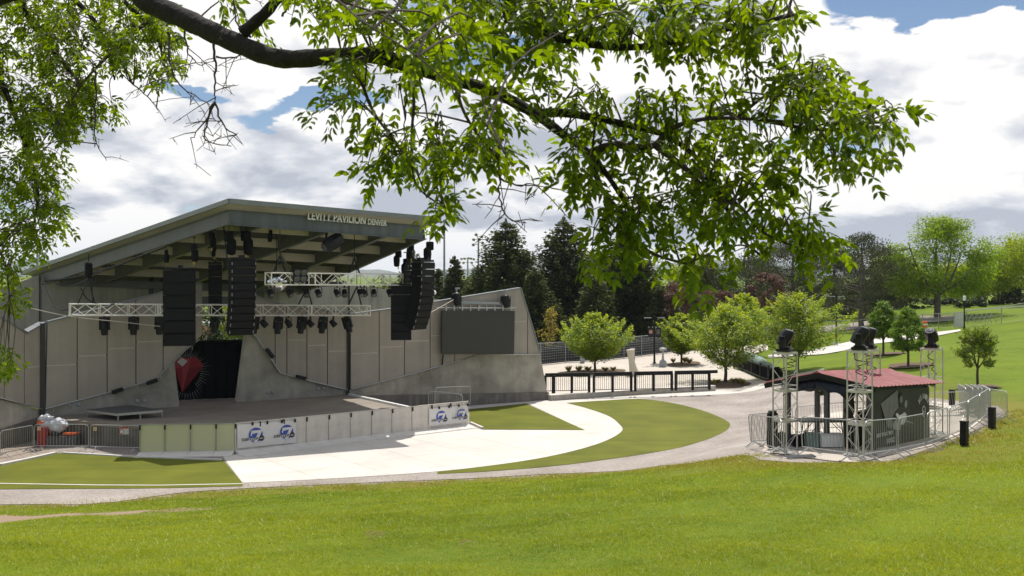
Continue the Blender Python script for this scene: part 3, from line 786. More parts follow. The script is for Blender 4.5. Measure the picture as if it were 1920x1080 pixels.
# stage boxes and sockets on the concrete, cable covers on the rail
for w, wo, u, v, s, sl in ((W_L, back_left, 283, 715, .5, .3), (W_L, back_left, 218, 732, .5, .3), (W_S, back_right, 504, 662, .55, -1.3), (W_S, back_right, 562, 707, .5, -.28)):
    m = MB(); ax = (w.ex+ZZ*sl).normalized(); m.box(w.px(u, v)+w.n*.2, (s, .2, .17), ax, w.n, ax.cross(w.n)); m.build('cable_box', m_black, wo, bevel=.02)
for w, u, v in ((W_L, 257, 752), (W_L, 271, 752), (W_L, 132, 760), (W_L, 147, 758), (W_S, 502, 736), (W_S, 512, 735.5), (W_S, 596, 729), (W_S, 607, 728)):
    m = MB(); m.lathe([(.09, 0), (.09, .05), (.05, .08)], 10, w.px(u, v), w.n); m.build('wall_socket', m_gst, back_left if w is W_L else back_right)

# posts between the shell walls
for w, u0, u1, v0, v1 in ((W_S, 649, 659, 589, 742), (W_L, 75, 84, 606, 783)):
    m = MB(); a = w.px(u0, v1); b = w.px(u1, v1); t = w.px(u0, v0)
    m.prism([a+w.n*.13, b+w.n*.13, b-w.n*.3, a-w.n*.3], ZZ*(t.z-a.z)); m.build('corner_post', m_seam, pav)

# roof: plane falls to the back, plan widens to the back
FL = P(430, 372, 42.5); FRc = P(826, 407, 46.5)
SL = .18
def roofpt(a, b, dz=0.0):
    """a: 0..1 along the front, b metres to the back"""
    l = FL+(e_b*b)-(e_f*(b*math.tan(math.radians(15)))); l.z = FL.z-SL*b
    r = FRc+(e_b*b)+(e_f*(b*math.tan(math.radians(5)))); r.z = FRc.z-SL*b
    return l+(r-l)*a+ZZ*dz
DB = 17.1
m = MB(); q = [roofpt(0, 0), roofpt(1, 0), roofpt(1, DB), roofpt(0, DB)]
m.prism([p-ZZ*.10 for p in q], ZZ*.10); m.build('roof_sheet', m_rooftop, pav)
m = MB()
for a, b in ((q[0], q[1]), (q[1], q[2]), (q[2], q[3]), (q[3], q[0])): m.beam(a-ZZ*.10, b-ZZ*.10, .10, .20)
m.build('roof_edge', m_cap, pav)
def inset(a, b, dz): return roofpt(a, b, dz)
IN = .75
a0, a1 = .045, .955
sof = MB()
o4 = [roofpt(0, .05, -.12), roofpt(1, .05, -.12), roofpt(1, DB, -.12), roofpt(0, DB, -.12)]
i4 = [roofpt(a0, IN, -.30), roofpt(a1, IN, -.30), roofpt(a1, DB-.2, -.30), roofpt(a0-.012, DB-.2, -.30)]
for k in range(4):
    j = (k+1) % 4
    sof.add([o4[k], o4[j], i4[j], i4[k]], [(0, 1, 2, 3)])
sof.build('soffit', m_soffit, pav)
def ibeam(m, p, q, h, fw=.26, ft=.035, web=.03):
    d = (q-p).normalized(); sd = d.cross(ZZ).normalized(); up = sd.cross(d)
    m.beam(p-up*h*.5, q-up*h*.5, web, h-2*ft, up)
    m.beam(p-up*(ft/2), q-up*(ft/2), fw, ft, up); m.beam(p-up*(h-ft/2), q-up*(h-ft/2), fw, ft, up)
def rb(a, b, dz): return roofpt(a0+(a1-a0)*a, b, dz)
# deep fascia beams on the front and both sides
fz = -.30
m = MB(); ibeam(m, rb(0, IN, fz), rb(1, IN, fz), .64, .16); m.build('front_fascia', m_fascia, pav)
m = MB(); ibeam(m, rb(0, IN, fz), rb(-.02, DB-.3, fz), .62, .16); m.build('side_fascia', m_steel, pav)
m = MB(); ibeam(m, rb(1, IN, fz), rb(1.01, DB-.3, fz), .62, .2); m.build('side_fascia', m_steel, pav)
# corrugated deck under the sheet
def deck():
    vs = []; fs = []; n = 320; NB = 2
    for i in range(n+1):
        t = i/n; dz = -.20-(.07 if (i//2) % 2 else 0)
        vs += [rb(t, IN+.05, dz), rb(t, DB-.4, dz)]
    for i in range(n): fs.append((2*i, 2*i+2, 2*i+3, 2*i+1))
    mm = MB(); mm.add(vs, fs); return mm
deck().build('corrugated_deck', m_deck, pav)
for k, a in enumerate((.17, .50, .80)):
    m = MB(); ibeam(m, rb(a, IN+.1, -.28), rb(a+(.0), DB-.4, -.28), .60, .24); m.build('roof_beam', m_steel, pav)
for b in (2.6, 5.4, 8.2, 11.0, 13.8):
    m = MB(); p, q_ = rb(.0, b, -.275), rb(1.0, b, -.275)
    m.beam(p-ZZ*.22, q_-ZZ*.22, .10, .42); m.build('purlin', m_purlin, pav)
# diagonal brace tubes and the rear steelwork
m = MB()
for a, b in ((.17, .5), (.5, .8)):
    m.tube([rb(a, 5.4, -.75), rb(b, 11, -.75)], .05, 6)
m.build('roof_brace', m_steel, pav)
BLp = Vector((-24.9, 52.3, 0)); BRp = Vector((-11.0, 62.6, 0))
W_B = Wall(BLp, BRp)
rear = empty('rear_wall', W_B.A, 0); rear.location = Vector(rear.location)-world_loc(pav); set_parent(rear, pav)
m = MB(); W_B.prism(m, [(-150, 565), (0, 540), (62, 520), (78, 515), (286, 513), (286, 700), (-150, 760)], -.4, 0); m.build('rear_panel', m_conc_lt, rear)
m = MB(); W_B.prism(m, [(490, 545), (560, 539), (672, 535), (727, 543), (852, 567), (852, 690), (490, 700)], -.4, 0); m.build('rear_panel', m_conc_lt, rear)
m = MB(); W_B.prism(m, [(490, 528), (650, 528), (650, 545), (490, 545)], -.3, -.05); m.build('dark_clerestory', m_seam, rear)
for u, v0, v1 in ((74, 516, 640), (654, 535, 600), (280, 512, 640)):
    m = MB(); a = W_B.px(u, v1)+W_B.n*.03; t = W_B.px(u, v0)+W_B.n*.03; m.beam(a, t, .05, .12, W_B.n); m.build('wall_seam', m_seam, rear)
m = MB(); W_B.prism(m, [(285, 505), (298, 505), (298, 700), (285, 700)], .0, .3); m.build('steel_column', m_steel, rear)
m = MB(); W_B.prism(m, [(478, 500), (492, 500), (492, 700), (478, 700)], .0, .3); m.build('steel_column', m_steel, rear)
m = MB(); W_B.prism(m, [(290, 500), (486, 505), (486, 545), (290, 545)], -.3, -.1); m.build('dark_clerestory', m_seam, rear)
m = MB(); W_B.prism(m, [(290, 545), (486, 545), (486, 556), (290, 556)], -.3, .05); m.build('lintel', m_purlin, rear)
m = MB(); W_B.prism(m, [(290, 556), (486, 556), (486, 574), (290, 574)], -.3, -.1); m.build('dark_clerestory', m_steel, rear)
m = MB(); m.beam(rb(.0, DB-1.2, -.75), rb(1, DB-1.2, -.75), .25, .4); m.build('rear_beam', m_steel, pav)
# flat roof and vent behind the right wing
m = MB(); m.prism([W_B.px(735, 560)-W_B.n*.5, W_B.px(850, 567)-W_B.n*.5, W_B.px(850, 567)-W_B.n*3.2, W_B.px(735, 560)-W_B.n*3.2], ZZ*.12); m.build('flat_roof', m_cap, pav)
m = MB(); p = W_B.px(824, 560)-W_B.n*1.0
m.lathe([(.16, -.3), (.16, .22), (.10, .24), (.30, .28), (.34, .40), (.24, .55), (.05, .6)], 12, p); m.build('roof_vent', m_white, pav, smooth=True)

# sign letters on the fascia
def sign():
    p0 = rb(0, IN-.06, fz); d = (rb(1, IN-.06, fz)-p0).normalized(); n = Vector((d.y, -d.x, 0)).normalized(); up = n.cross(d)*-1
    if up.z < 0: up = -up
    wf = Wall((p0.x, p0.y), (p0.x+d.x, p0.y+d.y))
    o = wf.px(575, 413)+n*.08; r = wf.px(724, 425)+n*.08; ex = (r-o); W = ex.length; ex.normalize(); up = ex.cross(n)*-1
    if up.z < 0: up = -up
    mb = None
    sg = empty('sign', o, 0); sg.location = Vector(o)-world_loc(pav); set_parent(sg, pav)
    hh = (wf.px(575, 397)-wf.px(575, 414)).length
    for (nm, mat, off, d0, dep) in (('letter_backing', m_rack, .045, 0, .10), ('letters', m_white, .012, .105, .05)):
        mb = MB()
        text_on(mb, 'LEVITT PAVILION', o+n*d0+up*.02, ex, up, n, W*.715, hh*.92, dep, off)
        text_on(mb, 'DENVER', o+n*d0+ex*(W*.748)+up*.02, ex, up, n, W*.24, hh*.66, dep, off)
        mb.build(nm, mat, sg)
    mb = MB()
    for zf in (.14, .78): mb.box(o+ex*W*.36+up*hh*zf, (W*.725, .03, .06), ex, n, up)
    for zf in (.12, .56): mb.box(o+ex*W*.868+up*hh*zf, (W*.262, .03, .06), ex, n, up)
    mb.build('sign_rack', m_rack, sg)
sign()

# black curtain with the gem
W_C = Wall((-16.9, 49.7), (-13.2, 51.0))
cur = empty('backdrop_curtain', W_C.xy(2, 1.0), 0, 'black backdrop curtain with a red gem emblem hung in the stage opening', 'curtain')
def curtain():
    a0_ = W_C.uv(W_C.px(322, 700))[0]; a1_ = W_C.uv(W_C.px(466, 700))[0]; n = 120
    zb = 1.02
    vs = []; fs = []
    for i in range(n+1):
        a = a0_+(a1_-a0_)*i/n; off = .05*math.sin(a*11)+.02*math.sin(a*23+1)
        zt = W_C.uv(W_C.px(430, 641))[1]+.05*(a-a0_)/(a1_-a0_)
        vs += [W_C.xy(a, zb, off-.06), W_C.xy(a, zt, off*.5-.06)]
    for i in range(n): fs.append((2*i, 2*i+2, 2*i+3, 2*i+1))
    mm = MB(); mm.add(vs, fs); mm.build('cloth', m_curtain, cur, smooth=True)
    m2 = MB(); m2.tube([W_C.xy(a0_, zt, -.06), W_C.xy(a1_, zt, -.06)], .05, 8); m2.build('rod', m_black, cur)
    gem = {'tl': (327, 670), 't1': (368, 669), 'r': (382, 686), 'b': (341.5, 736), 'l': (326, 680), 'w0': (332, 678), 'w1': (342, 671), 'w2': (352, 677), 'w3': (342, 687), 'c': (341.5, 690), 'm': (354, 690), 'm1': (358, 671), 'lf': (328, 690)}
    def facet(keys, mat, off=.05):
        mm = MB(); W_C.prism(mm, [gem[k] for k in keys], off, off+.01); return mm.build('gem_facet', mat, cur)
    facet(['tl', 'm1', 'm', 'lf', 'l'], m_red2, .04); facet(['m1', 't1', 'r', 'm'], m_red); facet(['m', 'r', 'b'], m_red3); facet(['lf', 'c', 'b'], m_red, .052); facet(['c', 'm', 'b'], m_red2, .052); facet(['w0', 'w1', 'w2', 'w3'], m_gemw, .06)
    mm = MB(); c = (350, 694)
    for k in range(44):
        th = math.radians(-150+k*300/43.0-0); du, dv = math.cos(th), math.sin(th)
        # from gem edge outwards
        e0 = 24 if dv < 0 else 30; ln = 13+5*((k*7) % 3)
        if dv < -.3: e0 = 25
        elif du > .6: e0 = 31
        else: e0 = 26+18*max(0, dv)
        p0 = (c[0]+du*e0*.85, c[1]+dv*e0); p1 = (c[0]+du*(e0+ln)*.88, c[1]+dv*(e0+ln))
        px_, py_ = -dv*.55, du*.55
        W_C.prism(mm, [(p0[0]+px_, p0[1]+py_), p1, (p0[0]-px_, p0[1]-py_)], .045, .05)
    mm.build('gem_rays', m_ray, cur)
curtain()

# house and trees glimpsed through the opening
def house():
    w = Wall((P(395, 600, 84).x, 84), (P(540, 600, 88).x, 88))
    h = empty('brick_house', w.A, 0, 'pink brick building seen through the opening above the black curtain', 'building')
    m = MB(); w.prism(m, [(400, 612), (520, 612), (520, 690), (400, 690)], -6, 0); m.build('wall', m_brick, h)
    m = MB(); w.prism(m, [(398, 607), (522, 607), (522, 612), (398, 612)], -6.2, .2); m.build('roof', m_gst, h)
    for u in (424, 442, 462, 482, 502):
        m = MB(); w.prism(m, [(u, 622), (u+10, 622), (u+10, 640), (u, 640)], 0, .05); f = m.build('window', m_white, h)
        m = MB(); w.prism(m, [(u+1.2, 623.4), (u+4.6, 623.4), (u+4.6, 638.6), (u+1.2, 638.6)], .05, .06); w.prism(m, [(u+5.4, 623.4), (u+8.8, 623.4), (u+8.8, 638.6), (u+5.4, 638.6)], .05, .06); m.build('pane', m_glass, f)
house()

# LED screen on the right wing
def screen():
    o = .5
    r = empty('led_screen', W_R.px(896, 664, o), 0, 'large dark video screen mounted on the tan wing wall', 'screen')
    m = MB(); m.prism([W_R.px(u, v, o)for u, v in ((829, 581.5), (965.5, 583), (964, 664), (828.5, 664))], W_R.n*-.14); m.build('panel', m_screen, r, bevel=.01)
    m = MB(); m.tube([W_R.px(818, 577, o), W_R.px(966, 577.5, o)], .035, 6); m.build('hanging_bar', m_galv, r)
    for k in range(9):
        p = W_R.px(836+k*15.2, 578, o)
        m = MB(); m.beam(p+ZZ*.16, p-ZZ*.14, .06, .1, W_R.n); m.lathe([(.07, -.04), (.07, .04)], 8, p, W_R.n); m.build('clamp', m_galv, r)
    m = MB(); m.beam(W_R.px(862, 567, .35), W_R.px(943, 569, .35), .12, .14)
    for u in (866, 899, 938): m.beam(W_R.px(u, 568, .35), W_R.px(u, 579, .35), .09, .09, W_R.n)
    m.build('bracket', m_gst, r)
    m = MB(); m.beam(W_R.px(831, 664, .3), W_R.px(829, 684, .15), .06, .05, W_R.n); m.build('cable', m_black, r)
screen()
# ------------------------------------------------------------------ rigging over the stage
ORD = ['first', 'second', 'third', 'fourth', 'fifth', 'sixth', 'seventh', 'eighth', 'ninth', 'tenth', 'eleventh', 'twelfth', 'thirteenth', 'fourteenth', 'fifteenth']
def roof_z(x, y):
    q = Vector((x, y, 0))-Vector((FL.x, FL.y, 0)); return FL.z-SL*q.dot(e_b)-.02*q.dot(e_f)-1.0
def truss_geo(m, p, q, w, r=.026, br=.014, bay=.55, cross=True):
    """box truss of four chords with zigzag bracing on all four sides"""
    p = Vector(p); q = Vector(q); d = (q-p); Ln = d.length; d.normalize()
    sd = d.cross(ZZ)
    if sd.length < .1: sd = Vector((1, 0, 0))
    sd.normalize(); up = sd.cross(d)
    cs = [(-1, -1), (1, -1), (1, 1), (-1, 1)]
    C = [[p+sd*(a*w/2)+up*(b*w/2), q+sd*(a*w/2)+up*(b*w/2)] for a, b in cs]
    for c in C: m.tube(c, r, 6)
    n = max(1, round(Ln/bay))
    for i in range(n+1):
        t = i/n; pts = [c[0]+(c[1]-c[0])*t for c in C]
        rr = r*.9 if i in (0, n) else br
        if i in (0, n) or i % 2 == 0:
            for k in range(4): m.tube([pts[k], pts[(k+1) % 4]], rr, 5, False)
        if i < n:
            t2 = (i+1)/n; nx = [c[0]+(c[1]-c[0])*t2 for c in C]
            for k in range(4):
                a, b = (pts[k], nx[(k+1) % 4]) if i % 2 == 0 else (pts[(k+1) % 4], nx[k])
                m.tube([a, b], br, 5, False)
                if cross and k in (0, 2): pass
    return m, C
# upper truss
TU0 = P(503, 522.5, 43.2); TU1 = P(781, 524.5, 49.0)
TL0 = P(131, 580.5, 44.0); TL1 = P(691, 582, 50.8)
def make_truss(a, b, label, w):
    r = empty('lighting_truss', (a+b)/2, 0, label, 'truss', 'aluminium lighting trusses hung over the stage')
    m = MB(); truss_geo(m, a, b, w, .033, .019, .62); m.build('lattice', m_truss, r)
    for t in (.0, .27, .53, .78, 1.0):
        c = a+(b-a)*t; mm = MB(); d = (b-a).normalized(); s = d.cross(ZZ).normalized()
        for sg in (-1, 1):
            mm = MB(); mm.box(c+s*sg*w/2, (.05, .035, w+.06), d, s, ZZ); mm.build('splice_plate', m_truss, r)
    return r
tr_u = make_truss(TU0, TU1, 'upper silver box truss with a row of small spot lamps under the roof front', .52)
tr_l = make_truss(TL0, TL1, 'long lower silver box truss with hanging moving lights across the back of the stage', .50)

def sling(label, apex, a, b, hoist=True, top=None):
    """inverted V of straps from a hoist to the truss chord"""
    r = empty('rigging_bridle', apex, 0, label, 'rigging', 'black bridles and hoists holding the trusses')
    for e in (a, b):
        m = MB(); m.beam(apex, e, .07, .05); m.build('strap', m_black, r)
    if hoist:
        m = MB(); m.lathe([(.03, .75), (.14, .7), (.17, .62), (.17, .12), (.12, .02)], 10, apex); m.build('hoist', m_blackm, r)
    z = top or min(roof_z(apex.x, apex.y), apex.z+1.1)
    m = MB(); m.tube([apex, Vector((apex.x, apex.y, z))], .022, 5); m.build('chain', m_black, r)
for nm, a, b, t, hgt in (('black hoist and V strap at the left end of the long lower truss', TL0, TL1, .055, 1.15), ('black hoist and V strap right of the left line array on the lower truss', TL0, TL1, .77, .9), ('black V strap near the right end of the lower truss', TL0, TL1, .955, .95)):
    c = a+(b-a)*t; d = (b-a).normalized()
    sling(nm, c+ZZ*(.25+hgt), c-d*.45+ZZ*.25, c+d*.25+ZZ*.25, 'V strap near' not in nm)
for nm, t in (('thin black bridle at the left end of the upper truss', .07), ('thin black bridle at the middle of the upper truss', .55), ('thin black bridle at the right end of the upper truss', .93)):
    c = TU0+(TU1-TU0)*t; d = (TU1-TU0).normalized()
    sling(nm, c+ZZ*(.26+.75), c-d*.3+ZZ*.26, c+d*.3+ZZ*.26, False)

# small spot lamps (par cans) and moving lights
def aim_frame(dirv):
    ez = Vector(dirv).normalized(); ex = ez.cross(ZZ)
    if ex.length < .05: ex = Vector((1, 0, 0))
    ex.normalize(); return ex, ez.cross(ex), ez
def spot_lamp():
    r = empty('spot_lamp', (0, 0, 0))
    d = Vector((.35, -.55, -.75)).normalized(); ex, ey, ez = aim_frame(d); c = Vector((0, 0, -.34))
    m = MB(); m.lathe([(.10, -.20), (.13, -.17), (.145, .0), (.155, .17)], 12, c, ez); m.build('housing', m_black, r, world=False)
    m = MB(); m.lathe([(.135, .171), (.10, .185), (.02, .19)], 12, c, ez); m.build('lens', m_lens, r, world=False)
    m = MB()
    for s in (-1, 1): m.beam(c+ex*s*.19, Vector((ex.x*s*.17, ex.y*s*.17, -.06)), .05, .02)
    m.beam(Vector((ex.x*-.18, ex.y*-.18, -.06)), Vector((ex.x*.18, ex.y*.18, -.06)), .05, .02)
    m.box((0, 0, 0), (.06, .08, .14)); m.build('yoke', m_black, r, world=False)
    return r
def moving_light():
    r = empty('moving_light', (0, 0, 0)); tl = Vector((.03, -.06, -1)).normalized()
    m = MB(); m.box((0, 0, -.10), (.42, .30, .16)); m.box((0, 0, .02), (.10, .12, .12)); m.build('base', m_black, r, world=False, bevel=.03)
    m = MB()
    for s in (-1, 1): m.box((s*.20, 0, -.38), (.07, .14, .46))
    m.box((0, 0, -.20), (.44, .16, .06)); m.build('yoke', m_black, r, world=False, bevel=.02)
    m = MB(); m.lathe([(.10, -.26), (.165, -.22), (.175, 0), (.15, .20), (.14, .34)], 14, (0, 0, -.50), tl); m.build('head', m_black, r, world=False, smooth=False)
    m = MB(); m.lathe([(.12, .341), (.08, .355), (.02, .36)], 14, (0, 0, -.50), tl); m.build('lens', m_lens, r, world=False)
    return r
def label_copy(proto, i, label, cat, group, loc, rz=0.0, sc=1.0, tilt=None):
    o = proto if i == 0 else copy_tree(proto)
    o.location = loc; o.rotation_euler = (tilt[0] if tilt else 0, tilt[1] if tilt else 0, rz); o.scale = (sc, sc, sc)
    return tag(o, label, cat, group)
def along(a, b, u):
    """point of the segment seen in pixel column u"""
    k = (u-U0)/F; t = (k*a.y-a.x)/((b.x-a.x)-k*(b.y-a.y)); return a+(b-a)*t
pr = spot_lamp()
n_sp = 0
for k, u in enumerate((508, 543, 575, 597, 632, 646, 676, 683, 701, 731)):
    p = along(TU0, TU1, u)-ZZ*.33
    label_copy(pr, n_sp, f'black spot lamp under the upper truss, {ORD[k]} from its left end', 'spot lamp', 'spot lamps under the trusses', p, .4*math.sin(k*2.1), .92); n_sp += 1
for k, u in enumerate((495, 541, 582, 625)):
    p = along(TL0, TL1, u)-ZZ*.31
    label_copy(pr, n_sp, f'short spot lamp between moving lights on the lower truss, {ORD[k]} from the left', 'spot lamp', 'spot lamps under the trusses', p, 1.5+.5*math.sin(k*1.7), 1.0); n_sp += 1
pm = moving_light()
for k, (u, s) in enumerate(((196, 1.0), (251, 1.0), (300, 1.0), (403, .9), (478, 1.0), (523, 1.02), (567, 1.02), (607, 1.02), (648, 1.02))):
    p = along(TL0, TL1, u)-ZZ*.30
    label_copy(pm, k, f'black moving light hanging from the lower truss, {ORD[k]} from its left end', 'moving light', 'moving lights under the lower truss', p, .3*math.sin(k*3), s, (0, (-.28 if u == 648 else .02*k), 0))
# four lamp blinders clamped to the upper truss
def blinder():
    r = empty('blinder_lamp', (0, 0, 0)); n = Vector((.45, -.85, -.25)).normalized(); ex, ey, ez = aim_frame(n)
    m = MB(); m.box((0, 0, 0), (.62, .16, .62), ex, ez, ey); m.box(-ez*.2, (.1, .3, .1), ex, ez, ey); m.build('housing', m_black, r, world=False, bevel=.02)
    for a in (-1, 1):
        for b in (-1, 1):
            m = MB(); c = ex*a*.15+ey*b*.15+ez*.08
            m.lathe([(.125, 0), (.13, .02), (.09, .005), (.03, .002)], 14, c, ez); m.build('lamp', m_white if False else m_lens, r, world=False)
    return r
bl = blinder()
for k, (u, v, nm) in enumerate(((557, 515, 'square four lamp blinder on the left half of the upper truss'), (762, 517, 'square four lamp blinder on the upper truss beside the right line array'))):
    p = along(TU0, TU1, u); n = Vector((.5, -.85, 0)); label_copy(bl, k, nm, 'blinder lamp', 'blinders on the upper truss', p+n*.42+ZZ*.16)
# mirror ball
def mirror_ball():
    c = P(519, 529, 45.8); r = empty('mirror_ball', c, 0, 'silver mirror ball hanging behind the left end of the upper truss', 'mirror ball')
    m = MB(); m.sphere(c, .47, 26, 18); mm = mk('mirror_tiles', (.75, .75, .74), .12, metal=1.0, var=.1, scale=12); m.build('ball', mm, r)
    m = MB(); m.tube([c+ZZ*.46, Vector((c.x, c.y, roof_z(c.x, c.y)))], .02, 5); m.build('cable', m_black, r)
mirror_ball()
# loudspeaker arrays
def cabinet(w, d, h, sub):
    """one loudspeaker box: trapezoid housing and front grille, front towards -y"""
    m = MB(); m.prism([(-w/2, -d/2, -h/2), (w/2, -d/2, -h/2), (w/2*.92, d/2, -h/2), (-w/2*.92, d/2, -h/2)], (0, 0, h-.012))
    g = MB(); g.box((0, -d/2-.012, -.006), (w*.95, .024, h*.90))
    if sub:
        pass
    return m, g
def array(label, apex, n, w, d, h, yaw, splay, name='line_array', dots=True):
    r = empty(name, apex, yaw, label, 'loudspeaker array', 'loudspeaker arrays hung from the roof front')
    R = Matrix.Rotation(yaw, 3, 'Z')
    m = MB(); m.box((0, 0, .10), (w*.98, d*.9, .10)); m.box((0, 0, .2), (.1, d*1.1, .1)); m.build('fly_frame', m_black, r, world=False, bevel=.01)
    z = 0.0; y = 0.0; ang = 0.0
    pos = Vector((0, -d/2, .04))
    for k in range(n):
        ang = splay(k)
        c_, s_ = math.cos(ang), math.sin(ang)
        down = Vector((0, s_, -c_)); back = Vector((0, c_, s_))
        ctr = pos+down*(h/2)+back*(d/2)
        hm, gm = cabinet(w, d, h, False)
        M4 = Matrix((Vector((1, 0, 0)), back, -down)).transposed()
        def tr(mb): mb.v = [ctr+M4@v for v in mb.v]; return mb
        cab = tr(hm).build('cabinet', m_blackm, r, world=False)
        g = tr(gm).build('grille', m_grille, None, world=False); set_parent(g, cab)
        if dots:
            for sg in (-1, 1):
                q = MB(); q.box((sg*w*.475, -d/2-.03, 0), (.022, .02, h*.4))
                tr(q); qq = q.build('rigging_link', m_galvd, None, world=False); set_parent(qq, cab)
        pos = pos+down*(h+.008)
    return r
YF = math.atan2(e_f.y, e_f.x)
for nm, (u, v, Y), n, w, d, h, yw, sp, name in (
    ('long curved black line array hung at the left of the stage front', (453, 489, 43.2), 10, 1.08, .62, .325, YF-.10, lambda k: .0 if k < 4 else (k-3)*.058, 'line_array'),
    ('curved black line array hung at the right end of the roof front', (793, 493, 47.6), 10, 1.02, .62, .325, YF+.28, lambda k: .0 if k < 3 else (k-2)*.062, 'line_array')):
    p = P(u, v, Y); array(nm, p, n, w, d, h, yw, sp, name)
    for s in (-1, 1):
        pass
for nm, (u, v, Y), n, w, d, h, yw in (
    ('wide black subwoofer stack hung left of the line array', (338, 508, 42.6), 6, 1.28, .95, .53, YF-.45),
    ('black subwoofer stack hung behind the right line array', (752, 537, 48.2), 6, .98, .7, .43, YF-.55)):
    array(nm, P(u, v, Y), n, w, d, h, yw, lambda k: 0.0, 'subwoofer_array', False)
array('slim dark speaker column hung deep behind the left line array', P(403, 497, 48), 8, .62, .5, .29, YF-.3, lambda k: .0, 'speaker_column', False)
# chain hoists with cloth bags hung under the roof edge
def hoist():
    r = empty('chain_hoist', (0, 0, 0))
    m = MB(); m.tube([(0, 0, 0), (0, 0, -.35)], .018, 5); m.beam((-.16, 0, .02), (.16, 0, .02), .06, .06); m.build('beam_clamp', m_black, r, world=False)
    m = MB(); m.box((0, 0, -.55), (.36, .26, .42)); m.build('motor', m_blackm, r, world=False, bevel=.05)
    m = MB(); m.lathe([(.10, -.62), (.19, -.72), (.20, -.95), (.17, -1.28), (.05, -1.34)], 12, (.12, 0, 0)); m.build('chain_bag', m_blackm, r, world=False, smooth=True)
    m = MB(); m.box((0, 0, -1.42), (.05, .05, .14)); m.tube([(0, 0, -1.2), (0, 0, -1.4)], .02, 5); m.build('hook', m_yellow, r, world=False)
    return r
hp = hoist()
HO = [(429, 419, 44.0, 1.05, 'black chain hoist hung at the front left corner of the roof, left of a pair'), (461, 417, 44.4, 1.1, 'black chain hoist hung at the front left corner of the roof, right of a pair'), (397, 426, 44.4, .7, 'small chain hoist under the left roof beam above the subwoofer stack'),
      (364, 446, 44.0, .8, 'chain hoist with dark bag hung over the left subwoofer stack'), (312, 460, 44.6, .6, 'small chain hoist under the left roof beam nearest the wall'), (507, 424, 45.6, .55, 'small chain hoist on a thin pole at the left end of the upper truss'), (402, 455, 46.5, .5, 'chain hoist deep under the roof above the slim speaker column'),
      (747, 460, 49.4, .8, 'chain hoist with dark bag left of the right line array'), (771, 447, 48.6, .75, 'chain hoist at the right end of the roof, between two others'), (806, 440, 48.6, 1.0, 'chain hoist with large cloth bag at the right front corner of the roof'), (762, 474, 49.6, .85, 'low chain hoist directly over the right subwoofer stack')]
for k, (u, v, Y, s, nm) in enumerate(HO):
    p = P(u, v, Y); label_copy(hp, k, nm, 'chain hoist', 'chain hoists under the roof', p, YF+.3*k, s)
# large projector lamp hung from the middle of the fascia
def big_lamp():
    t = P(624, 431, 45.3); c = P(624, 455, 45.2); r = empty('follow_spot', c, 0, 'bulky black lamp hung by two arms under the sign', 'stage lamp')
    m = MB()
    for s in (-1, 1): m.beam(t+e_f*s*.28+ZZ*.05, c+e_f*s*.36, .10, .05)
    m.beam(t-e_f*.34, t+e_f*.34, .08, .08); m.build('yoke', m_black, r)
    d = Vector((-.55, -.55, -.45)).normalized(); ex, ey, ez = aim_frame(d)
    m = MB(); m.lathe([(.16, -.52), (.30, -.46), (.34, 0), (.30, .34), (.22, .52)], 8, c, ez); m.build('housing', m_black, r)
    m = MB(); m.lathe([(.20, .521), (.14, .54), (.02, .545)], 12, c, ez); m.build('lens', m_lens, r)
big_lamp()
# two lamps on the bracket above the screen
def wing_lamp():
    r = empty('wing_lamp', (0, 0, 0))
    m = MB(); m.beam((0, 0, .40), (0, 0, .02), .10, .08); m.box((.05, 0, .42), (.26, .12, .10)); m.build('arm', m_gst, r, world=False)
    m = MB(); m.lathe([(.14, .38), (.22, .3), (.24, 0), (.20, -.25), (.16, -.36)], 10, (.02, -.1, -.18), Vector((-.25, .1, 1))); m.build('head', m_black, r, world=False)
    m = MB()
    for s in (-1, 1): m.box((s*.26, -.1, -.1), (.05, .14, .44))
    m.build('yoke', m_black, r, world=False); return r
wl = wing_lamp()
for k, (u, v, nm) in enumerate(((856, 555, 'black lamp on a grey arm above the left corner of the screen'), (948, 559, 'black lamp on a grey arm above the right corner of the screen'))):
    label_copy(wl, k, nm, 'stage lamp', 'lamps above the screen', W_R.px(u, v, .42), 0, 1.0)
# cables
def cable(label, pts, r=.022, mat=None):
    m = MB(); m.tube(catmull(pts, 8), r, 5); o = m.build('cable', mat or m_black); tag(o, label, 'cable')
cable('black cable sagging from the left roof beam to the lower truss', [P(81, 525, 45.2), P(92, 553, 44.8), P(104, 574, 44.5), P(114, 582, 44.2), P(127, 580, 44.0)])
cable('thick black cable bundle along the underside of the left roof beam', [P(82, 527, 46.6), P(115, 524, 46.4), P(160, 516, 46.2), P(215, 500, 45.8), P(260, 482, 45.4), P(310, 463, 45.0)], .05)
cable('black cable looping under the left roof beam', [P(98, 526, 45.6), P(115, 536, 45.6), P(140, 535, 45.4), P(170, 520, 45.2), P(205, 500, 44.9)], .03)
cable('black cable hanging straight down to the lower truss left of the subwoofers', [P(171, 507, 44.9), P(173, 540, 44.7), P(174, 569, 44.5)], .02)
cable('black cable drooping from the first hoist to the lower truss', [P(152, 540, 44.5), P(163, 560, 44.4), P(185, 570, 44.5), P(215, 570, 44.6)], .03)
cable('long black cable bundle dropping from the left front corner of the roof', [P(419, 420, 44.2), P(422, 450, 44), P(428, 500, 43.6), P(433, 520, 43.2)], .035)
cable('thin pale wire from the left wall to the lower truss', [P(55, 577, 44.5), P(130, 593, 43.7), P(230, 604, 44.5), P(300, 612, 45.2)], .018, m_joint)
cable('pale wire slanting from the right line array to the screen bracket', [P(806, 587, 49), P(850, 562, 52.2)], .018, m_joint)
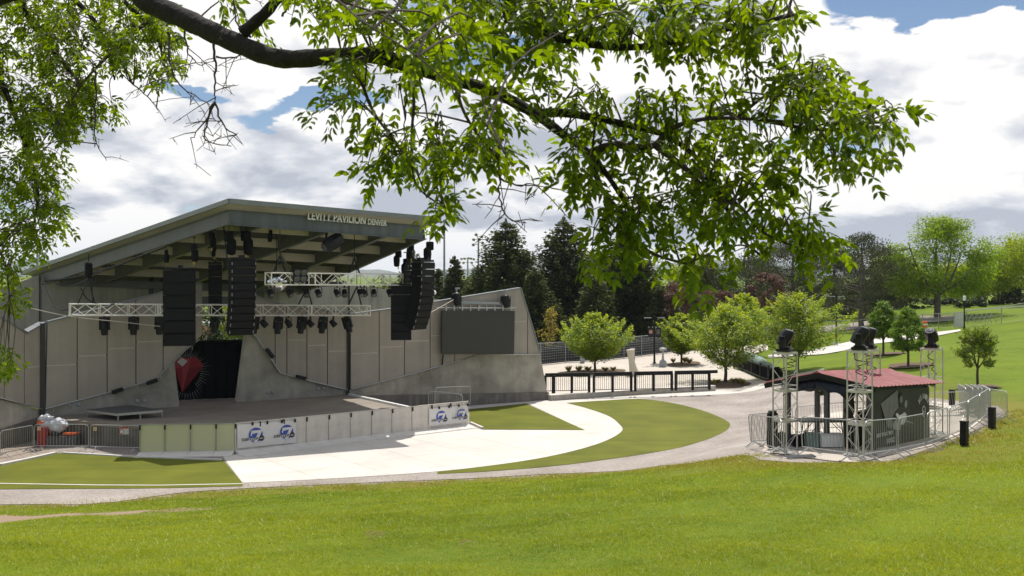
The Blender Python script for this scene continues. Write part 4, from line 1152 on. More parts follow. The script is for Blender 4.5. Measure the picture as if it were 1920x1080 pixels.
# stage riser
def riser():
    z = 1.32; q = [G(160, 768, z), G(219, 775.5, z), G(305, 768.5, z), G(243, 759, z)]; c = sum(q, Vector())/4
    r = empty('stage_riser', (c.x, c.y, 1), 0, 'low black stage riser on short legs on the stage floor', 'stage riser')
    m = MB(); m.prism([p-ZZ*.09 for p in q], ZZ*.09); m.build('deck', m_table, r)
    m = MB()
    for a, b in ((0, 1), (1, 2)): m.beam(q[a]-ZZ*.05, q[b]-ZZ*.05, .04, .10)
    m.build('edge_frame', m_alu, r)
    for a, b, t in ((0, 1, .02), (1, 2, .02), (1, 2, .5), (1, 2, .98), (0, 3, .98)):
        p = q[a]+(q[b]-q[a])*t+(c-q[a])*.03; m = MB(); m.tube([(p.x, p.y, 1.0), (p.x, p.y, z-.09)], .035, 8); m.build('leg', m_galv, r)
riser()

# ------------------------------------------------------------------ barrier along the stage front
def barrier(p, q, label, sheet, name='barrier_panel', group='grey board panels of the stage barrier'):
    p = Vector(p); q = Vector(q); d = (q-p).normalized(); n = Vector((d.y, -d.x, 0)); Ln = (q-p).length; hh = 1.2
    r = empty(name, p, math.atan2(d.y, d.x), label, 'barrier', group)
    m = MB(); m.box((Ln/2, 0, hh/2), (Ln-.03, .03, hh-.02)); m.build('sheet', sheet, r, world=False)
    m = MB(); m.box((.015, -.03, hh/2), (.04, .03, hh)); m.box((Ln/2, 0, hh+.02), (Ln, .06, .04)); m.build('frame', m_panel if sheet is not m_clearp else m_galv, r, world=False)
    m = MB(); m.box((.02, -.05, hh-.09), (.055, .05, .19)); m.build('clip', m_black, r, world=False)
    m = MB(); m.prism([(0, 0, .0), (0, -.75, .0), (0, -.75, .03), (0, 0, .13)], (Ln-.012, 0, 0)); m.build('foot_plate', m_kerb, r, world=False)
    return r
def clear_panel():
    m, nt, b = nodes_of('frosted_panel')
    b.inputs['Base Color'].default_value = (.82, .81, .58, 1); b.inputs['Roughness'].default_value = .55
    t = nt.nodes.new('ShaderNodeBsdfTranslucent'); t.inputs['Color'].default_value = (.85, .85, .55, 1)
    ms = nt.nodes.new('ShaderNodeMixShader'); ms.inputs['Fac'].default_value = .45
    tr = nt.nodes.new('ShaderNodeBsdfTransparent'); tr.inputs['Color'].default_value = (.8, .8, .6, 1)
    m2 = nt.nodes.new('ShaderNodeMixShader'); m2.inputs['Fac'].default_value = .08
    out = nt.nodes['Material Output']
    L(nt, b.outputs[0], ms.inputs[1]); L(nt, t.outputs[0], ms.inputs[2]); L(nt, ms.outputs[0], m2.inputs[1]); L(nt, tr.outputs[0], m2.inputs[2]); L(nt, m2.outputs[0], out.inputs['Surface'])
    return m
m_clearp = clear_panel()
B0, B1, B2 = G(262, 853), G(440, 850), G(878, 800)
for k in range(4):
    cut = [0, .26, .53, .80, 1.0]
    barrier(B0+(B1-B0)*cut[k], B0+(B1-B0)*cut[k+1], f'frosted yellowish barrier panel left of the stage front, {ORD[k]} from the left', m_clearp, 'clear_barrier', 'frosted panels of the stage barrier')
NBP = 11
for k in range(NBP):
    barrier(B1+(B2-B1)*(k/NBP), B1+(B2-B1)*((k+1)/NBP), f'grey board barrier panel along the stage front, {ORD[k]} from the left', m_panel)
W_F = Wall((B1.x, B1.y), (B2.x, B2.y))
def logo(wall, parent, cu, cv, wpx, off):
    """blue disc with a white 7, DENVER lettering and a black disc"""
    c = wall.px(cu, cv, off); R = (wall.px(cu+wpx, cv, off)-c).length; ex, n = wall.ex, wall.n
    def pt(a, b, o=0): return c+ex*(a*R)+ZZ*(b*R)+n*o
    def disc_(m, x, y, r, o, k=28): m.prism([pt(x+r*math.cos(2*math.pi*i/k), y+r*math.sin(2*math.pi*i/k), o) for i in range(k)], n*.004)
    m = MB(); disc_(m, 0, 0, 1, .004); m.build('logo_disc', m_blue, parent)
    m = MB()
    m.prism([pt(a, b, .009) for a, b in ((-.62, .62), (.98, .62), (.80, .30), (.16, -1.05), (-.36, -1.05), (.34, .28), (-.50, .20), (-.62, -.10), (-.74, -.05))], n*.004)
    m.prism([pt(a, b, .0092) for a, b in ((-1.1, -.37), (.60, -.31), (.60, -.66), (-1.1, -.69))], n*.003)
    m.build('logo_seven', m_vinyl, parent)
    m = MB(); text_on(m, 'DENVER', pt(-1.95, -.66, .014), ex, (ZZ+ex*.0).normalized(), n, 2.4*R, .36*R, .004, .016); m.build('logo_word', m_ink, parent)
    m = MB(); disc_(m, .82, -.50, .38, .018); m.build('logo_roundel', m_ink, parent)
    m = MB(); text_on(m, 'abc', pt(.56, -.60, .024), ex, ZZ, n, .52*R, .24*R, .003, .006); m.build('logo_small_word', m_vinyl, parent)
def banner(label, u0, u1, vt0, vt1, vb0, vb1, logos):
    off = .07; q = [W_F.px(u0, vt0, off), W_F.px(u1, vt1, off), W_F.px(u1, vb1, off), W_F.px(u0, vb0, off)]
    r = empty('sponsor_banner', (q[3]+q[2])/2, 0, label, 'banner', 'white sponsor banners on the stage barrier')
    n_ = 24; m = MB(); vs = []; fs = []
    for i in range(n_+1):
        t = i/n_; a = q[0]+(q[1]-q[0])*t; b = q[3]+(q[2]-q[3])*t
        for j in range(6):
            s = j/5; vs.append(a+(b-a)*s+W_F.n*(.006*math.sin(t*23+s*4)*s))
    for i in range(n_):
        for j in range(5): fs.append((i*6+j, (i+1)*6+j, (i+1)*6+j+1, i*6+j+1))
    m.add(vs, fs); m.build('cloth', m_vinyl, r, smooth=True)
    for cu, cv, w in logos: logo(W_F, r, cu, cv, w, off+.012)
    for t in (.25, .5, .75, .98):
        a = q[0]+(q[1]-q[0])*t+W_F.n*.02; m = MB(); m.box(a, (.07, .05, .13), W_F.ex, W_F.n, ZZ); m.build('clip', m_black, r)
banner('white banner with two blue seven logos at the left end of the board barrier', 445, 555, 796.2, 788.5, 840.5, 829.5, [(479.5, 815.5, 13.0), (537.5, 809.5, 12.2)])
banner('white banner with two blue seven logos at the right end of the board barrier', 804.5, 878, 766.5, 758.5, 799.5, 791, [(827.5, 781.5, 9.2), (865.5, 777, 8.6)])
kerb([G(452, 855.5), G(660, 828), G(882, 802)], .8, 0, .05)

# ------------------------------------------------------------------ crowd barricades
def barricade_mesh(ln=2.3, n=17):
    """steel crowd barricade: bent outer tube, upright bars, two splayed feet (root at the left foot)"""
    r = empty('crowd_barricade', (0, 0, 0)); rr = .017; h0, h1_ = .20, 1.10; c = .16
    pts = [(0, 0, h0), (0, 0, h1_-c)]+[(c-c*math.cos(a), 0, h1_-c+c*math.sin(a)) for a in (.4, .8, 1.2)]+[(c, 0, h1_), (ln-c, 0, h1_)]+[(ln-c+c*math.sin(a), 0, h1_-c+c*math.cos(a)) for a in (.4, .8, 1.2)]+[(ln, 0, h1_-c), (ln, 0, h0)]
    m = MB(); m.tube(pts, rr, 6); m.tube([(0, 0, h0), (ln, 0, h0)], rr, 6); m.build('frame', m_galv, r, world=False)
    m = MB()
    for k in range(1, n): x = ln*k/n; m.tube([(x, 0, h0), (x, 0, h1_-.005 if .1 < x < ln-.1 else h1_-.08)], .0068, 4, False)
    m.build('bars', m_galv, r, world=False)
    for x in (.28, ln-.28):
        m = MB()
        for s in (-1, 1): m.tube([(x, 0, h0), (x+.02, s*.33, .012), (x+.02, s*.40, .012)], .018, 6)
        m.build('foot', m_galv, r, world=False)
    return r
bar0 = barricade_mesh(); BAR_N = 0
def barricade(p, q, label, group='steel barricades round the sound booth', sc=1.0, roll=0.0):
    global BAR_N
    p = Vector(p); q = Vector(q); d = q-p; ln = Vector((d.x, d.y, 0)).length
    o = bar0 if BAR_N == 0 else copy_tree(bar0); BAR_N += 1
    o.location = p; o.rotation_euler = (roll, -math.atan2(d.z, ln), math.atan2(d.y, d.x)); o.scale = (ln/2.3, 1, sc)
    tag(o, label, 'barricade', group)
    return o
g1 = 'steel barricades left of the stage'
barricade(G(-62, 866), G(1, 862), 'steel barricade cut off by the left picture edge', g1)
barricade(G(1, 860), G(62, 847), 'steel barricade turned at an angle, left of the trash bag', g1)
barricade(G(64.5, 845), G(166, 845.5), 'steel barricade in front of the trash bag', g1)
barricade(G(169.5, 846), G(263, 848.5), 'steel barricade with small warning sign beside the frosted panels', g1)
barricade(G(-45, 842), G(7, 838), 'steel barricade standing back by the left wall', g1)
def stage_bar(): pass
barricade(P(815, 768, 49.9), P(881, 764, 51.4), 'steel barricade standing behind the right end of the stage barrier', 'steel barricades at the right end of the stage')
barricade(P(803, 775, 48.3), P(866, 783, 47.2), 'steel barricade leaning low over the right sponsor banner', 'steel barricades at the right end of the stage')
# trash bag, plates and signs at the left
def trash():
    c = G(98, 808, 1.0) if False else P(97, 806, 42.6); c.z = .96
    r = empty('trash_bag', (c.x, c.y, .55), 0, 'clear plastic bag of litter on orange cases behind a barricade', 'trash bag')
    m = MB(); b0 = Vector((c.x, c.y, .80))
    rs = random.Random(4)
    m.sphere(b0+Vector((.1, 0, .06)), .42, 26, 16, (1.35, .8, .72)); m.v = [v+Vector((math.sin(v.z*17+v.x*9), math.cos(v.x*15+v.y*11), math.sin(v.x*13+v.z*8)))*.055 for v in m.v]
    m.build('bag', m_bag, r, smooth=False)
    m = MB(); m.sphere(b0+Vector((-.22, -.05, .34)), .22, 14, 10, (1.5, .8, .8)); m.v = [v+Vector((math.sin(v.z*27), math.cos(v.x*25), math.sin(v.x*23)))*.04 for v in m.v]; m.build('bag_neck', m_bag, r)
    m = MB(); m.box(b0+Vector((-.30, -.42, .22)), (.26, .06, .14)); m.build('orange_litter', m_orange, r, bevel=.04)
trash()
def crate(c, s, mat, label, name='storage_case', cat='case'):
    r = empty(name, (c[0], c[1], c[2]), 0, label, cat); m = MB(); m.box((c[0], c[1], c[2]+s[2]/2), s); m.build('body', mat, r, bevel=.02)
    m = MB(); m.box((c[0], c[1], c[2]+s[2]+.011), (s[0]*1.03, s[1]*1.03, .02)); m.build('lid', mat, r); return r
crate((-19.9, 42.3, 0), (.36, .4, .80), m_signred, 'red case standing left of the trash bag')
crate((-19.25, 42.45, 0), (1.5, .6, .42), m_table, 'dark case under the trash bag')
p = Vector((-18.85, 42.5, .47)); m = MB(); m.prism([p+Vector((-.3, -.15, 0)), p+Vector((.25, -.2, 0)), p+Vector((.33, .1, 0)), p+Vector((-.2, .18, 0))], (.03, 0, .10)); tag(m.build('orange_litter', m_orange, bevel=.02), 'flat orange piece of litter on the dark case right of the bag', 'litter')
def sign_plate(o, p, w, h, label, red=True):
    r = empty('notice_plate', p, 0, label, 'notice'); m = MB(); m.box(p, (w, .02, h)); m.build('plate', m_vinyl if red else m_tan, r)
    if red:
        m = MB(); m.box(p+Vector((0, -.014, h*.38)), (w, .008, h*.22)); m.build('header', m_signred, r)
        m = MB(); m.tube([p+Vector((-.1+.09*math.cos(t), -.014, -.04+.09*math.sin(t))) for t in np.linspace(0, 6.28, 14)], .014, 4); m.build('symbol', m_signred, r)
        m = MB()
        for k in range(3): m.box(p+Vector((.12, -.013, .02-.06*k)), (.17, .006, .018))
        m.build('print', m_gst, r)
    return r
q = G(233, 848, 0); sign_plate(None, Vector((P(233, 807, q.y-.05).x, q.y-.05, P(233, 807, q.y).z)), .36, .30, 'white notice with a red header on the barricade beside the frosted panels')
q = G(178, 848, 0); sign_plate(None, Vector((P(178.5, 804, q.y-.05).x, q.y-.05, P(178.5, 804, q.y).z)), .13, .15, 'tan tag on the barricade beside the frosted panels', False)
q = G(73, 848, 0); sign_plate(None, Vector((P(73, 803, q.y-.05).x, q.y-.05, P(73, 803, q.y).z)), .14, .15, 'tan tag on the barricade in front of the trash bag', False)
# ------------------------------------------------------------------ sound booth
PADZ = 1.82
def TB(u, v): p = T(u, v); return Vector((p.x, p.y, h1(p.x, p.y)+.05))
bA = Vector((11.05, 30.75, 0)); ba = Vector((.72, .69, 0)).normalized(); bb = Vector((-ba.y, ba.x, 0)); BL_ = 4.2; BW = 3.05
booth = empty('sound_booth', bA+ba*BL_/2+bb*BW/2+ZZ*PADZ, 0, 'timber sound booth with a red corrugated gable roof on a pale pad', 'sound booth')
def bp(a, b, z): return bA+ba*a+bb*b+ZZ*(z-(.05*a if z > 3 else 0))
zE, zR = 4.0, 4.18
def gz(p): return h1(p.x, p.y)+.03
for a, b in ((.25, .1), (BL_-.1, .1), (.2, BW-.1), (2.1, BW-.1), (BL_-.1, BW-.1), (.15, BW/2)):
    p = bp(a, b, 0); m = MB(); m.beam((p.x, p.y, gz(p)), (p.x, p.y, zE-.34 if b != BW/2 else zR-.15), .14, .14, ba); m.build('post', m_postg, booth)
m = MB()
for b, dz in ((.1, -.22), (BW-.1, -.36)): m.beam(bp(-.1, b, zE+dz), bp(BL_+.1, b, zE+dz), .08, .2)
m.beam(bp(.1, 0, zE-.34), bp(.1, BW, zE-.34), .07, .16); m.beam(bp(BL_-.05, 0, zE-.34), bp(BL_-.05, BW, zE-.34), .07, .16)
m.build('ring_beam', m_postg, booth)
for a in (.05, 1.4, 2.8, BL_-.05):
    m = MB(); m.beam(bp(a, -.25, zE-.17), bp(a, BW/2, zR-.12), .06, .12); m.beam(bp(a, BW/2, zR-.12), bp(a, BW+.25, zE-.36), .06, .12); m.build('rafter', m_postg, booth)
def corr(a0_, a1_, b0, b1, z0, z1, nrib):
    m = MB(); n = nrib*4; vs = []; fs = []
    up = Vector((0, 0, 1))
    for i in range(n+1):
        k = i % 4; dz = .028 if k in (1, 2) else 0
        a = a0_+(a1_-a0_)*((i//4)+(0, .12, .22, .34)[k])/nrib
        vs += [bp(a, b0, z0+dz), bp(a, b1, z1+dz)]
    for i in range(n): fs.append((2*i, 2*i+2, 2*i+3, 2*i+1))
    m.add(vs, fs); return m
o = corr(-.45, BL_+.4, -.42, BW/2, zE-.12, zR, 20).build('roof_sheet', m_redroof, booth)
o2 = corr(-.45, BL_+.4, BW+.42, BW/2, zE-.30, zR, 20).build('roof_sheet', m_redroof, booth)
for q in (o, o2):
    md = q.modifiers.new('thick', 'SOLIDIFY'); md.thickness = .012
m = MB(); m.prism([bp(-.47, BW/2-.16, zR-.02), bp(-.47, BW/2, zR+.05), bp(-.47, BW/2+.16, zR-.02)], ba*(BL_+.89)-ZZ*.05*(BL_+.89)); m.build('ridge_cap', m_redroof, booth)
m = MB()
for s in (-1, 1):
    e = bp(-.42, BW/2+s*(BW/2+.40), zE-.15-(.18 if s > 0 else 0)); r_ = bp(-.42, BW/2, zR-.02)
    m.beam(e-ZZ*.07, r_-ZZ*.07, .03, .16)
m.build('barge_board', m_black, booth)
m = MB(); m.prism([bp(.02, .1, zE-.14), bp(.02, BW/2, zR-.10), bp(.02, BW-.1, zE-.28)], ba*.04); m.build('gable_panel', m_postg, booth)
# floor deck
m = MB(); m.prism([bp(-.1, -.1, PADZ-.1), bp(BL_+.1, -.1, PADZ-.28), bp(BL_+.1, BW+.1, PADZ-.45), bp(-.1, BW+.1, PADZ-.2)], ZZ*.12); m.build('floor', m_gst, booth)
# rolled tarps under the eaves
def swag(name, label, p, q, drop, sag, mat, thick=.12):
    r = empty(name, (p+q)/2, 0, label, 'tarp', 'dark tarps rolled up under the booth roof'); m = MB(); n = 16; vs = []; fs = []
    d = (q-p).normalized(); nn = Vector((d.y, -d.x, 0))
    for i in range(n+1):
        t = i/n; top = p+(q-p)*t; dr = drop+sag*math.sin(t*math.pi)+.03*math.sin(t*19)
        for j in range(7):
            th = j/6*math.pi*2; vs.append(top-ZZ*(dr/2-dr/2*math.cos(th))+nn*(thick*math.sin(th)*(1+.35*math.sin(t*27+j))))
    for i in range(n):
        for j in range(6): fs.append((i*7+j, (i+1)*7+j, (i+1)*7+j+1, i*7+j+1))
    m.add(vs, fs); m.build('cloth', mat, r, smooth=True)
    for t in (.2, .5, .8):
        c = p+(q-p)*t-ZZ*(drop*.5); m = MB(); m.tube([c+nn*(.02+thick*math.cos(a))+ZZ*((drop*.5+sag*.5)*math.sin(a)) for a in np.linspace(0, 6.28, 10)], .015, 4); m.build('tie', m_black, r)
swag('rolled_tarp', 'navy tarp rolled up under the left gable of the booth, front half', bp(-.12, .15, zE-.14), bp(-.12, BW/2+.2, zE-.08), .22, .14, m_navy)
swag('rolled_tarp', 'navy tarp rolled up under the left gable of the booth, far half', bp(-.12, BW/2+.25, zE-.10), bp(-.12, BW-.1, zE-.28), .22, .06, m_navy)
swag('rolled_tarp', 'dark tarp bundled under the far eave of the booth', bp(.3, BW+.02, zE-.36), bp(BL_-.2, BW+.02, zE-.36), .2, .05, m_navy)
def drape_cloth():
    b0 = bp(.35, .75, 0); r = empty('hanging_cloth', (b0.x, b0.y, gz(b0)), 0, 'black cloth hanging as a ragged column inside the booth left of the banner', 'cloth'); m = MB(); pts = []; rs = []
    for k in range(12):
        t = k/11; pts.append((b0.x+.05*math.sin(k*1.9)-.12*t, b0.y, gz(b0)+.12+(zE-.15-gz(b0)-.12)*t)); rs.append(.13+.05*math.sin(k*2.3)+(.06 if t > .75 else 0))
    m.tube(pts, rs, 9); m.build('cloth', mk('ragged_cloth', (.03, .022, .018), .9, var=.4, scale=6, bump=.6, bscale=10), r)
    m = MB(); m.tube([(pts[8][0], pts[8][1], pts[8][2]), (pts[8][0]+.2, pts[8][1], pts[8][2]-.1)], .02, 5); m.build('tie', m_black, r)
drape_cloth()
# printed banner on the front wall
def booth_banner():
    A_, B_ = bp(.15, -.02, 0), bp(BL_-.05, -.02, 0); w = Wall((A_.x, A_.y), (B_.x, B_.y))
    r = empty('booth_banner', bp(BL_/2, -.05, PADZ), 0, 'large black printed banner of a guitarist on the front wall of the booth', 'banner')
    W_ = (B_-A_).length; zt, zb0, zb1 = 3.73, 1.84, 1.62
    def q(x, y, o=.01): return w.xy(x*W_, zb0+(zb1-zb0)*x+(zt-.23*x-(zb0+(zb1-zb0)*x))*y, o)
    n = 20; m = MB(); vs = []; fs = []
    for i in range(n+1):
        for j in range(n+1): vs.append(q(i/n, j/n, .02+.012*math.sin(i*.9+j*.4)*math.sin(j*.5)))
    for i in range(n):
        for j in range(n): fs.append((i*(n+1)+j, (i+1)*(n+1)+j, (i+1)*(n+1)+j+1, i*(n+1)+j+1))
    m.add(vs, fs); m.build('cloth', m_bannerk, r, smooth=True)
    def shape(name, mat, pts, o):
        m = MB(); m.prism([q(a, b, o) for a, b in pts], w.n*.004); return m.build(name, mat, r)
    def circ(cx, cy, rx, ry, k=18): return [(cx+rx*math.cos(2*math.pi*i/k), cy+ry*math.sin(2*math.pi*i/k)) for i in range(k)]
    shape('amplifier_print', m_bg1, [(.11, .77), (.40, .985), (.43, .55), (.30, .34), (.23, .36)], .04)
    shape('body_print', m_ink, [(.30, .50), (.36, .62), (.42, .68), (.48, .80), (.56, .82), (.60, .70), (.64, .55), (.62, .36), (.34, .36)], .05)
    shape('hair_print', m_bannerk, circ(.49, .80, .075, .13), .056)
    shape('face_print', m_bg2, [(.512, .72), (.535, .66), (.556, .70), (.562, .77), (.545, .81), (.525, .78)], .062)
    shape('hand_print', m_bg1, circ(.455, .82, .028, .06, 12), .062); shape('strumming_hand_print', m_bg2, [(.40, .47), (.43, .50), (.455, .47), (.44, .42), (.41, .41)], .073)
    shape('arm_print', m_bg2, [(.34, .46), (.40, .56), (.45, .50), (.52, .44), (.50, .38), (.40, .40)], .062)
    shape('guitar_print', m_bg3, [(.35, .57), (.38, .60), (.42, .55), (.47, .57), (.51, .60), (.545, .56), (.54, .48), (.52, .42), (.46, .38), (.43, .44), (.39, .50)], .068)
    shape('guitar_neck_print', m_bg2, [(.52, .47), (.67, .40), (.67, .385), (.52, .43)], .074)
    shape('leg_print', m_bg2, [(.30, .42), (.34, .46), (.45, .40), (.44, .30), (.31, .32)], .066)
    for k, (ch, ang) in enumerate(zip('JACK DANIELS', np.linspace(.85, -.85, 12))):
        if ch == ' ': continue
        c = q(.875+.10*math.sin(-ang), .56+.25*math.cos(ang), .05); ex = (w.ex*math.cos(ang)+ZZ*math.sin(ang)).normalized(); ez = (ZZ*math.cos(ang)-w.ex*math.sin(ang)).normalized()
        m = MB(); text_on(m, ch, c-ex*.04, ex, ez, w.n, .068, .17, .004, .01); m.build('letter_print', m_vinyl, r)
    m = MB()
    o_, i_ = circ(.88, .58, .034, .10, 20), circ(.88, .58, .026, .08, 20)
    m.add([q(a, b, .05) for a, b in o_+i_], [(k, (k+1) % 20, 20+(k+1) % 20, 20+k) for k in range(20)]); m.build('emblem_ring', m_bg3, r)
    m = MB(); text_on(m, 'No.7', q(.861, .55, .05), w.ex, ZZ, w.n, .15, .10, .004, .01); m.build('emblem_word', m_bg3, r)
    m = MB(); text_on(m, 'BEST ENJOYED', q(.035, .195, .05), w.ex, ZZ, w.n, 1.12, .15, .004, .008); text_on(m, 'LOUD', q(.21, .095, .05), w.ex, ZZ, w.n, .58, .16, .004, .012); m.build('slogan_print', m_bg3, r)
    m = MB(); text_on(m, 'PLEASE DRINK RESPONSIBLY', q(.03, .03, .05), w.ex, ZZ, w.n, .9, .05, .003, 0) if False else m.beam(q(.03, .035, .05), q(.28, .035, .05), .006, .03); m.build('small_print', m_bg2, r)
booth_banner()
# truss towers with moving heads
def tower(u, v, hgt, yaw, label, head_label, tilt, lean=0.0, Y=None):
    c = T(u, v) if Y is None else Vector(((u-U0)/F*Y, Y, h1((u-U0)/F*Y, Y)))
    c.z += .05
    r = empty('truss_tower', c, 0, label, 'truss tower', 'truss towers at the corners of the booth')
    w = .52; ch = [c+Vector((math.cos(yaw+math.pi/4+k*math.pi/2), math.sin(yaw+math.pi/4+k*math.pi/2), 0))*w*.707 for k in range(4)]
    m = MB(); m.prism([c+Vector((math.cos(yaw+math.pi/4+k*math.pi/2), math.sin(yaw+math.pi/4+k*math.pi/2), 0))*.52 for k in range(4)], (0, 0, .02)); m.build('base_plate', m_galvd, r)
    m = MB()
    for p in ch: m.tube([p+ZZ*.02, p+ZZ*hgt], .025, 8)
    m.build('chords', m_alu, r)
    m = MB(); bays = 6
    for i in range(bays):
        z0 = .04+(hgt-.08)*i/bays; z1 = .04+(hgt-.08)*(i+1)/bays
        for k in range(4):
            a, b = ch[k], ch[(k+1) % 4]
            if (i+k) % 2: a, b = b, a
            m.tube([a+ZZ*z0, b+ZZ*z1], .0095, 5, False)
            if i % 2 == 0: m.tube([a+ZZ*z0, b+ZZ*z0], .010, 5, False)
    m.build('braces', m_alu, r)
    for z in (.5, 1.0, .02):
        pass
    for zf in (1.0, .62, .31):
        m = MB(); z = hgt*zf-.03
        for k in range(4): m.beam(ch[k]+ZZ*z, ch[(k+1) % 4]+ZZ*z, .055, .07)
        m.build('collar', m_alu, r)
    m = MB()
    rs = random.Random(int(u)); pts = [ch[3]+ZZ*(hgt+.02)]
    for k in range(1, 16): pts.append(c+Vector((rs.uniform(-.2, .28), rs.uniform(-.25, .1), hgt-.09*k)))
    m.tube(catmull(pts, 4), .016, 5); m.build('cable', m_black, r)
    t = c+ZZ*(hgt+.02); hd = empty('tower_spotlight', t, yaw+.4, head_label, 'tower light', 'moving head lamps on the truss towers'); hd.scale = (1.05, 1.05, .80)
    m = MB(); m.box((0, 0, .06), (.52, .42, .11)); m.box((0, 0, .14), (.3, .3, .06)); m.build('base', m_black, hd, world=False, bevel=.02)
    m = MB()
    for s in (-1, 1): m.prism([(s*.25, -.10, .14), (s*.25, .10, .14), (s*.25, .08, .62), (s*.25, -.08, .62)], (s*.07, 0, 0))
    m.box((0, 0, .18), (.56, .2, .06)); m.build('yoke', m_black, hd, world=False, bevel=.015)
    d = Vector(tilt).normalized(); ex = Vector((1, 0, 0)); ey = d.cross(ex).normalized(); ex = ey.cross(d); c2 = Vector((0, 0, .52))
    m = MB()
    prof = [(-.32, .13, .12), (-.26, .19, .17), (.02, .215, .20), (.22, .20, .19), (.34, .16, .15)]
    vs = []; fs = []
    for z, a, b in prof:
        for k in range(8):
            th = math.pi/8+k*math.pi/4; vs.append(c2+d*z+ex*(a*1.08*math.cos(th))+ey*(b*1.08*math.sin(th)))
    for i in range(4):
        for k in range(8): fs.append((i*8+k, i*8+(k+1) % 8, (i+1)*8+(k+1) % 8, (i+1)*8+k))
    fs += [tuple(range(7, -1, -1)), tuple(32+k for k in range(8))]
    m.add(vs, fs); m.build('head', m_black, hd, world=False, bevel=.015)
    m = MB(); m.lathe([(.12, .342), (.08, .36), (.01, .365)], 14, c2, d); m.build('lens', m_lens, hd, world=False)
    for s in (-1, 1):
        m = MB(); m.lathe([(.07, 0), (.07, .02)], 10, c2+Vector((s*.32, 0, 0)), Vector((s, 0, 0))); m.build('hub', m_blackm, hd, world=False)
    return r
tower(1472, 846, 3.08, .62, 'silver truss tower at the left front corner of the booth', 'black moving head lamp on the leftmost truss tower', (.08, -.35, .9))
tower(1612, 856, 3.13, .72, 'silver truss tower in front of the booth banner left edge', 'black moving head lamp on the tower in front of the booth', (.05, -.40, .9))
tower(1629, 0, 3.02, .62, 'silver truss tower at the far side of the booth, half hidden by the front tower', 'black moving head lamp half hidden behind another lamp', (.05, -.3, .9), 0, 33.4)
tower(1747, 0, 2.95, .66, 'silver truss tower at the right end of the booth banner', 'black moving head lamp tilted sideways on the rightmost tower', (-.62, .10, .62), 0, 34.7)
# things inside the booth
def folding_table():
    c = bp(.9, 2.0, 0); z0 = gz(c); r = empty('folding_table', (c.x, c.y, z0), 0, 'grey folding table standing inside the booth', 'table')
    m = MB(); m.box((c.x, c.y, z0+.74), (1.85, .76, .05), (1, 0, 0), (0, 1, 0)); m.build('tabletop', m_table, r, bevel=.01)
    for s in (-1, 1):
        for k in (-1, 1):
            m = MB(); m.tube([(c.x+s*.62, c.y+k*.3, z0+.72), (c.x+s*.72, c.y+k*.3, z0+.02)], .018, 6); m.tube([(c.x+s*.62, c.y+k*.3, z0+.3), (c.x+s*.25, c.y+k*.3, z0+.7)], .012, 5); m.build('leg', m_black, r)
folding_table()
def gear(x, y, s, mat, label, name='gear_case', cat='case'):
    p = bp(x, y, 0); crate((p.x, p.y, gz(p)+.03), s, mat, label, name, cat)
gear(.55, .45, (.42, .4, 1.05), m_blackm, 'tall black equipment rack inside the booth beside the banner')
gear(.15, .75, (.3, .3, .8), m_blackm, 'narrow black case behind the front tower of the booth')
gear(.1, 1.35, (.75, .55, .36), m_white, 'white box on the booth floor left of the black cases')
gear(-.1, 2.35, (.55, .4, .3), m_blackm, 'low black case on the booth floor under the folding table')
gear(-.35, 1.75, (.34, .3, .42), m_tarp, 'small teal box on the booth floor near the barricade')
def bagthing(x, y, s, label):
    p = bp(x, y, 0); z = gz(p)+.02; r = empty('black_bag', (p.x, p.y, z), 0, label, 'bag'); m = MB(); m.sphere((p.x, p.y, z+s*.8), s*.6, 14, 10, (1, .8, 1.3)); m.v = [v+Vector((math.sin(v.z*21)*.03, math.sin(v.x*19)*.03, 0)) for v in m.v]; m.build('body', m_blackm, r)
    m = MB(); m.tube([(p.x-.04, p.y, z+s*1.5), (p.x-.02, p.y, z+s*1.8), (p.x+.05, p.y, z+s*1.5)], .012, 5); m.build('strap', m_black, r)
bagthing(-.55, 2.75, .32, 'black bag on the floor at the left side of the booth'); bagthing(-.2, 2.05, .30, 'black bag on the floor under the middle of the folding table')
def tripod():
    p = bp(-.75, 2.95, 0); z = gz(p); r = empty('covered_speaker', (p.x, p.y, z), 0, 'tall black covered loudspeaker inside the left booth tower', 'loudspeaker')
    m = MB(); m.box((p.x, p.y, z+.6), (.32, .3, 1.15)); m.build('body', m_blackm, r, bevel=.06)
    m = MB(); m.box((p.x, p.y, z+1.2), (.22, .22, .06)); m.build('top', m_black, r)
tripod()
def clockthing():
    p = bp(2.1, BW-.22, 3.45); r = empty('wall_fan', p, 0, 'round dark fan on the far post of the booth', 'fan'); d = Vector((-.5, -.85, 0))
    m = MB(); m.lathe([(.19, -.06), (.21, 0), (.20, .07), (.15, .10)], 18, p, d); m.build('guard', m_postg, r)
    m = MB(); m.lathe([(.06, .10), (.04, .13)], 10, p, d); m.build('hub', m_gst, r)
clockthing()
